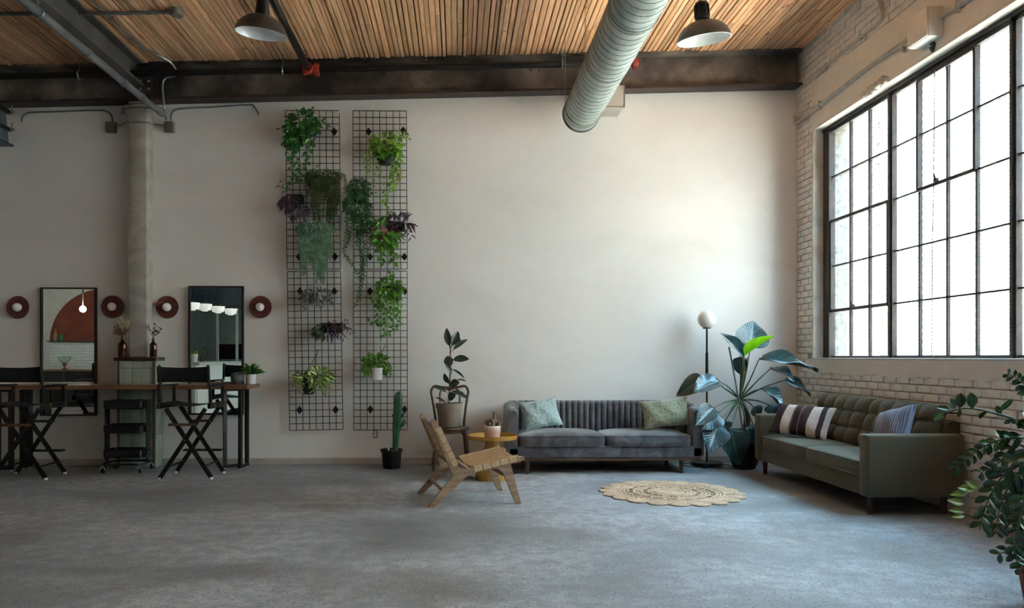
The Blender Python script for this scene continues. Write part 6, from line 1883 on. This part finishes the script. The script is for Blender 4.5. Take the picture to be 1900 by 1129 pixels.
# ------------------------------------------------------------------ arching plant at the edge of the picture (dark glossy leaflets)
ZD = 3.55
ZZ = m_leaf('zz_leaflet', '24502a', '4f7a44', '15351c', 0.22, coat=0.3, rand=0.25)
ZY = m_leaf('zz_yellow_leaflet', '7f8a2a', 'a3a848', '636f20', 0.3, coat=0.2, rand=0.15)
W8 = lambda zx, zy, dd=0.0: atD(1730 + zx / 2.688, 670 + zy / 2.688, ZD + dd)
z0 = atD(1975, 1000, ZD + 0.12); z0.z = 0
zz = thing('arching_zz_plant', 'tall arching plant with dark glossy leaflets in a clay pot near the window wall', 'potted plant', z0)
part('pot', MB().lathe([(0, 0), (0.15, 0), (0.16, 0.01), (0.205, 0.30), (0.215, 0.30), (0.222, 0.36), (0.205, 0.362), (0.198, 0.31), (0, 0.30)], 40), mat('terracotta', '9a5a3a', '7d452b', 0.8, scale=6, bump=0.1), zz, 50)
part('soil', MB().lathe([(0, 0.325), (0.2, 0.318)][::-1], 24), SOIL, zz)
zme = leaf_mesh('leaf', S_OBOV, ZZ, nv=7, fold=0.2, curl=0.12)
yme = leaf_mesh('leaf', S_OBOV, ZY, nv=7, fold=0.2, curl=0.12)
ZSTEM = mat('zz_stem', '3f5232', '2d3d24', 0.45)
root = Vector((z0.x, z0.y, 0.32))
kz = ZD / FPX / 2.688
def zstem(pts, dds, ln, step, start=0.0, wid=0.5, pairs=True, thick=0.008, off=0.0):
    P = [root + JIT(0.04)] + [root.lerp(W8(*pts[0], dds), 0.5) + Vector((0.06, 0, 0.18))] + [W8(a, b, dds + 0.02 * i) for i, (a, b) in enumerate(pts)]
    Q = [q - Vector(z0) for q in smooth_path(P, 7)]
    n = len(Q); part('stem', MB().tube(Q, [thick * (1 - 0.75 * i / n) for i in range(n)], 8), ZSTEM, zz, 180)
    cam_ = Vector((0, 0, EYE)) - Vector(z0)
    acc = 0.0; sg = 1; skip = 14
    tot = sum((b - a).length for a, b in zip(Q[skip:], Q[skip+1:])); run = 0.0
    for a, b in zip(Q[skip:], Q[skip+1:]):
        l_ = (b - a).length; d = (b - a) / max(l_, 1e-6); acc += l_; run += l_
        while acc > step * kz:
            acc -= step * kz; sg = -sg
            view = (cam_ - b).normalized()
            for s_ in ((1, -1) if pairs else (sg,)):
                side = d.cross(view).normalized() * s_
                dd = (side * 0.75 + d * 0.55 + Vector((0, 0, -0.22)) + JIT(0.28)).normalized()
                LL = ln * kz * RND.uniform(0.8, 1.15) * (1 - 0.25 * run / tot)
                nrm = view + JIT(0.5) + Vector((0, 0, 0.35))
                p = b - d * acc
                link('leaf', zme, zz, leaf_M(p, p + dd * LL, nrm, LL * wid * RND.uniform(0.85, 1.1)))
zstem([(457, 335), (400, 288), (310, 262), (230, 243), (160, 237), (95, 250), (40, 268)], 0.05, 62, 62, wid=0.5, pairs=False, thick=0.009)
zstem([(470, 390), (400, 385), (330, 398), (240, 435), (165, 495), (115, 530)], 0.15, 66, 34, wid=0.52)
zstem([(470, 505), (420, 515), (370, 555), (315, 625), (268, 720), (235, 845)], -0.1, 88, 44, wid=0.5)
zstem([(480, 640), (450, 740), (425, 830), (410, 930), (430, 1020)], -0.15, 72, 44, wid=0.52)
zstem([(500, 190), (470, 130), (425, 88), (372, 62)], 0.1, 55, 24, wid=0.55)
zstem([(470, 560), (410, 590), (360, 670), (330, 760), (318, 870)], 0.05, 80, 40, wid=0.5)
zstem([(480, 440), (430, 420), (380, 450), (330, 510), (240, 560)], 0.2, 74, 40, wid=0.55)
zstem([(500, 330), (480, 300), (455, 290), (430, 310)], 0.0, 70, 30, wid=0.55)
zstem([(500, 760), (470, 850), (445, 900), (370, 950), (320, 965)], -0.05, 66, 40, wid=0.5)
zstem([(520, 620), (490, 700), (455, 760), (400, 800), (360, 830)], 0.1, 80, 38, wid=0.5)
zstem([(520, 420), (480, 470), (430, 600), (400, 700), (380, 790)], 0.12, 84, 40, wid=0.5)
zstem([(520, 820), (480, 930), (450, 1000), (445, 1060)], 0.0, 76, 36, wid=0.5)
up_ = Vector((0, 0, 1)); V_ = Vector(z0)
for bx_, by_, tx_, ty_, w_, m_ in ((135, 238, 142, 160, 42, zme), (112, 240, 88, 190, 36, zme), (195, 238, 194, 158, 44, zme), (85, 245, 25, 232, 26, zme), (58, 258, 8, 296, 34, zme), (320, 260, 405, 190, 22, zme),
                              (180, 655, 90, 668, 30, yme), (215, 640, 130, 632, 34, yme), (160, 715, 78, 695, 32, yme), (162, 755, 82, 745, 24, yme), (160, 775, 95, 778, 20, yme), (230, 640, 170, 600, 30, yme)):
    o = link('leaf', m_, zz, leaf_M(W8(bx_, by_, -0.02) - V_, W8(tx_, ty_, -0.03) - V_, (-0.35, -1, 0.3), w_ * kz * 1.15))
    if m_ is yme: o['label'] = 'yellowing leaflet'

# ------------------------------------------------------------------ small pots on the counter, bottles with dried stems
cz = CZ1 + 0.001
a = atY(440, 713, 8.38)
g = thing('bowl_succulent', 'grey green succulent in a round charcoal bowl on the counter end', 'potted plant', (a.x, 8.38, cz), 0, None)
part('bowl', MB().lathe([(0, 0), (0.035, 0), (0.05, 0.008), (0.067, 0.04), (0.070, 0.065), (0.063, 0.10), (0.059, 0.104), (0.055, 0.10), (0.055, 0.085), (0, 0.085)], 36), mat('charcoal_ceramic', '55585b', '484b4e', 0.6), g, 50)
SUC = m_leaf('succulent_leaf', '7c9486', '9db0a2', '5d766a', 0.5)
sm = leaf_mesh('leaf', S_LANCE, SUC, nv=4, fold=0.3, curl=-0.15)
for i in range(26):
    an = 2.4 * i; rr = 0.012 + 0.0012 * i
    b_ = Vector((math.cos(an) * rr * 0.5, math.sin(an) * rr * 0.5, 0.088)); t_ = b_ + Vector((math.cos(an) * (0.02 + 0.0012 * i), math.sin(an) * (0.02 + 0.0012 * i), 0.045 - 0.0009 * i))
    link('leaf', sm, g, leaf_M(b_, t_, (0, 0, 1), 0.016))
a = atY(465.5, 713, 8.42)
g = thing('spiky_potted_plant', 'spiky green grass-like plant in a white cylinder pot on the counter end', 'potted plant', (a.x, 8.42, cz))
part('pot', MB().lathe([(0, 0), (0.05, 0), (0.053, 0.004), (0.054, 0.104), (0.05, 0.105), (0.048, 0.09), (0, 0.09)], 32), mat('white_ceramic', 'e1dfdf', 'd3d1d2', 0.4), g, 50)
SPK = m_leaf('spiky_leaf', '4a8038', '7aa85a', '336328', 0.4)
sk = leaf_mesh('leaf', S_LANCE, SPK, nv=5, fold=0.3, curl=0.12)
for i in range(70):
    an = RND.uniform(0, 2*PI); el = RND.uniform(0.3, 1.45); ln = RND.uniform(0.10, 0.16) * (1.1 if el < 0.6 else 1)
    b_ = Vector((math.cos(an) * 0.012, math.sin(an) * 0.012, 0.09)); d_ = Vector((math.cos(an) * math.cos(el), math.sin(an) * math.cos(el), math.sin(el)))
    link('leaf', sk, g, leaf_M(b_, b_ + d_ * ln, (-math.cos(an) * 0.3, -math.sin(an) * 0.3, 1), 0.011))

def bottle(label, px, w, hgt):
    a = atY(px, 663, 8.466)
    t = thing('amber_bottle', label, 'bottle', (a.x, 8.466, 1.2085), 0, 'amber glass bottles on the tiled plinth')
    r = w / 2
    prof = [(0, 0.002), (r * 0.9, 0.0), (r, 0.008), (r, hgt * 0.60), (r * 0.92, hgt * 0.70), (r * 0.5, hgt * 0.79), (r * 0.40, hgt * 0.82), (r * 0.40, hgt * 0.97), (r * 0.48, hgt * 0.975), (r * 0.48, hgt), (r * 0.34, hgt), (r * 0.30, hgt * 0.82), (r * 0.82, hgt * 0.68), (r * 0.88, hgt * 0.6), (r * 0.88, 0.014), (0, 0.012)]
    part('glass', MB().lathe(prof, 30), AMBER, t, 50)
    part('lip_ring', MB().lathe([(r * 0.41, hgt * 0.90), (r * 0.48, hgt * 0.905), (r * 0.48, hgt * 0.925), (r * 0.41, hgt * 0.93)], 20), mat('brown_bottle_ring', '2b1a12', rough=0.3), t)
    return Vector((a.x, 8.466, 1.2085)), hgt
STRAW = mat('dry_stem', '8a735a', '6b5843', 0.8)
def dried(label, base, hgt, stems, group=None):
    t = thing('dried_flowers', label, 'dried flowers', base, 0)
    for (dx, dz, kind) in stems:
        b0 = Vector((RND.uniform(-0.004, 0.004), RND.uniform(-0.004, 0.004), 0.03)); mouth = Vector((dx * 0.04, 0, hgt - 0.005)); tip = Vector((dx, RND.uniform(-0.025, 0.01), hgt + dz))
        Q = smooth_path([b0, mouth, mouth.lerp(tip, 0.5) + Vector((dx * 0.02, 0, 0.008)), tip], 5)
        part('stem', MB().tube(Q, 0.0014, 4), STRAW, t, 180)
        yield t, Q, tip, kind
def heads(label, base, hgt, stems):
    pale = m_leaf('pale_petal', 'e0d7ae', 'efe9cc', 'c9bd8c', 0.7); brown = m_leaf('brown_seed', '8a6f5a', 'a78c74', '655040', 0.8); peach = m_leaf('peach_plume', 'c08a68', 'd6a684', '9c6c50', 0.8); dark = m_leaf('plum_leaf', '4a3038', '6a4a50', '34222a', 0.6)
    root_ = None
    for t, Q, tip, kind in dried(label, base, hgt, stems):
        ms = []; geo = leaf_geo(MB(), S_OVAL, nv=3, fold=0.2, curl=0.2, nu=1)
        if kind == 'pale':
            for c in range(5):
                cc = tip + Vector((RND.uniform(-0.02, 0.02), RND.uniform(-0.02, 0.02), RND.uniform(-0.035, 0.02)))
                for q in range(6):
                    d_ = Vector((math.cos(q * 1.05), -0.5, math.sin(q * 1.05))).normalized(); ms.append(leaf_M(cc, cc + d_ * 0.017, (0, -1, 0), 0.012))
            part('flower_head', merge(ms, geo), pale, t, 180, kind='stuff')
        elif kind == 'brown':
            for i in range(8, len(Q)):
                for q in range(6): ms.append(leaf_M(Q[i] + JIT(0.008), Q[i] + JIT(0.008) + (JIT(1.0) + Vector((0, 0, 0.5))).normalized() * 0.016, JIT(1), 0.008))
            part('seed_head', merge(ms, geo), brown, t, 180, kind='stuff')
        elif kind == 'peach':
            for q in range(40):
                f_ = RND.random(); p = Q[-1].lerp(Q[-4], f_); ms.append(leaf_M(p, p + (JIT(1) + Vector((0, 0, 0.8))).normalized() * 0.016, JIT(1), 0.005))
            part('plume', merge(ms, geo), peach, t, 180, kind='stuff')
        else:
            for i in range(9, len(Q)):
                d_ = (Vector((RND.choice((-1, 1)), -0.4, RND.uniform(-0.3, 0.6)))).normalized(); ms.append(leaf_M(Q[i], Q[i] + d_ * 0.026, (0, -1, 0.4), 0.014))
            part('dark_leaves', merge(ms, geo), dark, t, 180, kind='stuff')
b_, hg = bottle('taller amber glass bottle holding the pale dried flowers', 227.5, 0.092, 0.215)
heads('bunch of pale and brown dried flowers in the taller amber bottle', b_, hg, [(0.005, 0.20, 'pale'), (0.05, 0.165, 'pale'), (-0.01, 0.15, 'pale'), (-0.07, 0.16, 'brown'), (-0.085, 0.11, 'brown'), (-0.05, 0.13, 'brown'), (-0.09, 0.07, 'brown'), (-0.06, 0.06, 'brown'), (0.03, 0.10, 'brown'), (-0.10, 0.04, 'peach'), (-0.03, 0.09, 'brown'), (0.05, 0.08, 'brown')])
b_, hg = bottle('slimmer red amber glass bottle holding plum coloured sprigs', 284.5, 0.076, 0.205)
heads('sparse dried sprigs of plum leaves and peach plumes in the slimmer bottle', b_, hg, [(0.03, 0.16, 'dark'), (0.085, 0.11, 'dark'), (0.02, 0.10, 'dark'), (0.06, 0.07, 'dark'), (-0.09, 0.14, 'peach'), (-0.055, 0.15, 'peach'), (-0.04, 0.10, 'peach'), (0.005, 0.05, 'peach')])

# ================================================================== BEHIND THE VIEWER (what the mirrors show)
MY = 2 * 8.6625                                # a mirrored point stands at MY - Y
def rf(px, py, D):                             # where a thing seen in the mirrors at this distance stands
    p = atY(px, py, D); return Vector((p.x, MY - D, p.z))
KY = -2.2; KD = MY - KY
pa, pb = rf(93.5, 633.8, KD), rf(183, 535, KD)
kx0 = pa.x; kr = 1.32
screen = bpy.data.objects.new('wall_front', None); COL.objects.link(screen); tag(screen, 'pale kitchen wall with a rust coloured painted arch', kind='structure')
part('plaster', MB().box(XL + 0.01, KY - 0.15, 0, -7.15, KY, ceil_z(XL) - 0.02), mat('pale_kitchen_wall', 'd5dad5', 'c9cec9', 0.8), screen, None)
arch = [(kx0 + kr - kr * math.cos(PI * i / 40), pa.z + 0.014 + 1.30 * math.sin(PI * i / 40)) for i in range(41)]
MYZ = Matrix(((1,0,0,0),(0,0,1,0),(0,1,0,0),(0,0,0,1)))
part('painted_arch', MB().prism(arch, KY - 0.001, KY + 0.004, MYZ), mat('rust_limewash', '8a4a34', '74392a', 0.85, scale=2), screen, None)
# tile splashback
sb = thing('tile_splashback', 'white subway tile splashback under the rust arch', 'splashback', (kx0, KY, 0.90))
hz_ = pa.z - 0.90
part('backing', MB().box(0, 0.001, 0, 2 * kr, 0.01, hz_), mat('tile_grout', '8d9691', rough=0.9), sb, None)
WT = mat('white_subway_tile', 'dfe8e6', 'd3dedb', 0.15, coat=0.3, rand=0.03)
tm = mesh_of('tile', MB().rbox(0.002, 0.01, 0.002, 0.148, 0.02, 0.0732, 0.003, 1), WT, 30)
hm = mesh_of('tile', MB().rbox(0.002, 0.01, 0.002, 0.073, 0.02, 0.0732, 0.003, 1), WT, 30)
nr = int(hz_ / 0.0755)
for j in range(nr):
    x_ = 0.0
    if j % 2: link('tile', hm, sb, Matrix.Translation((0, 0, j * 0.0755))); x_ = 0.075
    while x_ + 0.15 <= 2 * kr: link('tile', tm, sb, Matrix.Translation((x_, 0, j * 0.0755))); x_ += 0.15
part('ledge', MB().box(-0.01, 0.001, hz_ - 0.012, 2 * kr, 0.13, hz_ + 0.012), mat('dark_ledge', '4a3a30', rough=0.5), sb, None)
cab = thing('kitchen_cabinet', 'dark low kitchen cabinet with a brown worktop under the tiles', 'cabinet', (kx0, KY, 0))
part('worktop', MB().rbox(-0.02, 0.02, 0.86, 2 * kr, 0.62, 0.898, 0.004, 1), WALNUT, cab)
part('body', MB().box(0, 0.03, 0.08, 2 * kr, 0.58, 0.858), mat('black_cabinet', '16191a', '101314', 0.5), cab, None)
for i in range(4): 
    dr = part('door', MB().rbox(0.01 + i * 0.66, 0.582, 0.1, 0.65 + i * 0.66, 0.60, 0.85, 0.004, 1), mat('black_cabinet_door', '1a1d1e', '131617', 0.45), cab)
    part('handle', MB().tube([(0.33 + i * 0.66 - 0.08, 0.62, 0.8), (0.33 + i * 0.66 + 0.08, 0.62, 0.8)], 0.006, 6).tube([(0.33 + i * 0.66 - 0.07, 0.6, 0.8), (0.33 + i * 0.66 - 0.07, 0.62, 0.8)], 0.005, 6).tube([(0.33 + i * 0.66 + 0.07, 0.6, 0.8), (0.33 + i * 0.66 + 0.07, 0.62, 0.8)], 0.005, 6), BRASS, dr, sep=False)
v = rf(103, 633, KD - 0.08)
t = thing('tan_bottle_vase', 'tan ceramic bottle on the ledge below the rust arch', 'vase', (v.x, KY + 0.07, pa.z + 0.013))
part('body', MB().lathe([(0, 0), (0.05, 0), (0.056, 0.02), (0.056, 0.14), (0.035, 0.2), (0.015, 0.25), (0.013, 0.31), (0, 0.31)], 24), mat('tan_ceramic', 'b08a5c', '97744b', 0.6), t, 50)
part('stopper', MB().lathe([(0, 0.31), (0.014, 0.31), (0.016, 0.335), (0, 0.34)], 14), DARKWOOD, t)
v = rf(113.5, 633, KD - 0.08)
t = thing('green_bowl_vase', 'squat green ceramic pot on the ledge below the rust arch', 'vase', (v.x, KY + 0.07, pa.z + 0.013))
part('body', MB().lathe([(0, 0), (0.045, 0), (0.065, 0.03), (0.066, 0.11), (0.045, 0.145), (0.05, 0.16), (0.04, 0.16), (0.035, 0.14), (0, 0.13)], 24), mat('green_glaze', '3f7a48', '2f6238', 0.3), t, 50)
part('foot_ring', MB().lathe([(0.03, -0.0), (0.046, -0.0), (0.046, 0.006), (0.03, 0.006)], 20), mat('green_glaze_foot', '33633a', rough=0.5), t)
v = rf(120.5, 687, KD - 0.3)
t = thing('glass_cake_stand', 'glass bowl on a turned wooden foot standing on the kitchen worktop', 'bowl', (v.x, KY + 0.3, 0.9))
part('foot', MB().lathe([(0, 0), (0.075, 0), (0.07, 0.015), (0.025, 0.04), (0.02, 0.07), (0.05, 0.12), (0.06, 0.16), (0, 0.165)], 28), mat('turned_wood', '7a5238', '5f3e2a', 0.5), t, 50)
part('glass_bowl', MB().lathe([(0, 0.166), (0.06, 0.17), (0.13, 0.23), (0.15, 0.33), (0.146, 0.33), (0.125, 0.235), (0.058, 0.176), (0, 0.172)], 32), GLASS, t, 50)
# globe pendant in front of the arch
v = rf(154.5, 574, 17.6)
t = thing('globe_pendant', 'small white globe pendant on a long stem before the rust arch', 'pendant lamp', v)
GLOBE_GLOW = mat('globe_added_glow', 'f2f0ec'); GLOBE_GLOW.node_tree.nodes['Principled BSDF'].inputs['Emission Color'].default_value = (1, 0.95, 0.9, 1); GLOBE_GLOW.node_tree.nodes['Principled BSDF'].inputs['Emission Strength'].default_value = 30  # glow added to brighten the kitchen seen in the mirror
part('globe', MB().sphere(0.07, (0, 0, 0), 20, 12), GLOBE_GLOW, t, 180)
part('stem', MB().tube([(0, 0, 0.07), (0, 0, 0.36)], 0.012, 8), mat('pale_brass_stem', 'c9c0b0', 'b5ac9c', 0.4), t)
part('rod', MB().tube([(0, 0, 0.36), (0, 0, ceil_z(v.x) - v.z - 0.008)], 0.014, 8), BLK, t)
# bar with fluted front, planters, schoolhouse pendants
GLOW = mat('opal_glass_added_glow', 'f2f0ec'); GLOW.node_tree.nodes['Principled BSDF'].inputs['Emission Color'].default_value = (1, 0.95, 0.88, 1); GLOW.node_tree.nodes['Principled BSDF'].inputs['Emission Strength'].default_value = 0.12  # faint added glow stands in for daylight on unlit shades
BX, BYN, BYF = -5.62, 2.3, -1.9
bar_ = thing('fluted_bar', 'white fluted bar counter with a pale stone top reflected in a mirror', 'bar counter', (BX, BYN, 0))
part('stone_top', MB().rbox(-0.62, BYF - BYN, 1.05, 0.62, 0.06, 1.11, 0.004, 1), mat('pale_stone_top', 'c5c8c2', 'b3b6b0', 0.4, scale=6), bar_)
part('body', MB().box(-0.55, BYF - BYN + 0.05, 0.05, 0.55, 0, 1.049), mat('white_bar_body', 'd5d8d2', 'c9ccc6', 0.6), bar_, None)
fl = mesh_of('flute', MB().tube([(0, 0, 0.05), (0, 0, 1.045)], 0.022, 8), mat('white_flute', 'dadcd6', 'ced0ca', 0.55), 60)
for i in range(24): link('flute', fl, bar_, Matrix.Translation((-0.53 + i * 0.046, 0.01, 0)))
for i in range(80): link('flute', fl, bar_, Matrix.Translation((0.56, -0.02 - i * 0.05, 0)))
def schoolhouse(px, py, D, nth):
    v = rf(px, py, D)
    t = thing('schoolhouse_pendant', 'white schoolhouse glass pendant over the bar, %s in the row from the white planter' % nth, 'pendant lamp', v, 0, 'schoolhouse pendants over the bar')
    part('shade', MB().lathe([(0, -0.085), (0.06, -0.08), (0.075, -0.06), (0.12, -0.055), (0.125, -0.04), (0.15, 0.06), (0.145, 0.072), (0.05, 0.078), (0, 0.08)], 32), GLOW, t, 40)
    part('fitter', MB().lathe([(0, 0.078), (0.055, 0.078), (0.055, 0.11), (0.02, 0.13), (0.02, 0.15), (0, 0.15)], 20), BLK, t)
    part('cord', MB().tube([(0, 0, 0.15), (0, 0, ceil_z(v.x) - v.z - 0.008)], 0.006, 6), BLK, t)
for a in ((357, 569, 15.3, 'first'), (380.5, 571, 16.2, 'second'), (405, 575, 17.3, 'third'), (428.5, 579, 18.3, 'last')): schoolhouse(*a)
v = rf(360.5, 672, 15.6)
t = thing('bar_planter', 'leafy plant in a white pot on the end of the fluted bar', 'potted plant', (v.x, v.y, 1.111))
part('pot', MB().lathe([(0, 0), (0.065, 0), (0.08, 0.16), (0.074, 0.162), (0.07, 0.14), (0, 0.14)], 28), mat('white_bar_pot', 'dcdcd8', 'cfcfcb', 0.5), t, 50)
lm_ = leaf_mesh('leaf', S_HEART, LF_BRIGHT, nv=5, fold=0.15, curl=0.2)
for i in range(26):
    an = 2.4 * i; b_ = Vector((0, 0, 0.14)); link('leaf', lm_, t, leaf_M(b_, b_ + Vector((math.cos(an) * 0.09, math.sin(an) * 0.09, RND.uniform(0.02, 0.12))), (0, 0, 1), 0.05))
v = rf(375.5, 671, 15.9)
t = thing('bar_planter', 'dark purple plant in a small glass on the fluted bar', 'potted plant', (v.x, v.y, 1.111))
part('glass_pot', MB().lathe([(0, 0), (0.035, 0), (0.045, 0.09), (0.04, 0.09), (0, 0.08)], 20), mat('smoky_glass', '4a4a4c', '3a3a3c', 0.1), t, 50)
lm2 = leaf_mesh('leaf', S_OVAL, LF_PURP, nv=4, fold=0.15, curl=0.2)
for i in range(18):
    an = 2.4 * i; b_ = Vector((0, 0, 0.08)); e_ = b_ + Vector((math.cos(an) * RND.uniform(0.03, 0.11), math.sin(an) * 0.06, RND.uniform(0.06, 0.22)))
    part('stem', MB().tube([b_, e_], 0.002, 4), STEMB, t, 180) if i % 3 == 0 else None
    link('leaf', lm2, t, leaf_M(e_, e_ + Vector((math.cos(an) * 0.05, 0, 0.02)), (0, -0.5, 1), 0.03))
# dark upper cupboards, posts and a screen on the far wall
uc = thing('upper_cupboards', 'long run of slate blue upper cupboards on the far grey wall', 'cupboard', (-6.3, YF + 0.2, 2.55))
for i in range(5):
    part('door', MB().rbox(-0.8 + i * 0.55, 0.38, 0, -0.255 + i * 0.55, 0.4, 1.0, 0.004, 1), mat('slate_blue_paint', '3d4a54', '343f48', 0.5), uc)
part('carcass', MB().box(-0.8, -0.19, 0, 1.95, 0.379, 1.0), mat('slate_carcass', '39444d', rough=0.6), uc, None)
v = rf(425, 668, MY - YF - 0.2)
tv = thing('wall_screen', 'black flat screen on the far grey wall', 'television', (v.x, YF + 0.001, 1.15))
part('panel', MB().rbox(-0.35, 0.0, 0, 0.45, 0.05, 0.42, 0.006, 1), BLK, tv)
part('screen_glass', MB().box(-0.34, 0.05, 0.012, 0.44, 0.052, 0.408), mat('dark_screen', '08090a', rough=0.1), tv, None)
for px in (404, 440):
    v = rf(px, 620, MY - YF - 0.3)
    o = part('trim_1' if px == 404 else 'trim_2', MB().rbox(-0.03, -0.03, 0, 0.03, 0.03, 4.15, 0.004, 1), mat('pale_post_paint', 'b9c0bd', 'acb3b0', 0.6), None, M=Matrix.Translation((v.x, YF + 0.3, 0)), sep=False); tag(o, 'slim pale post on the far wall', kind='structure')
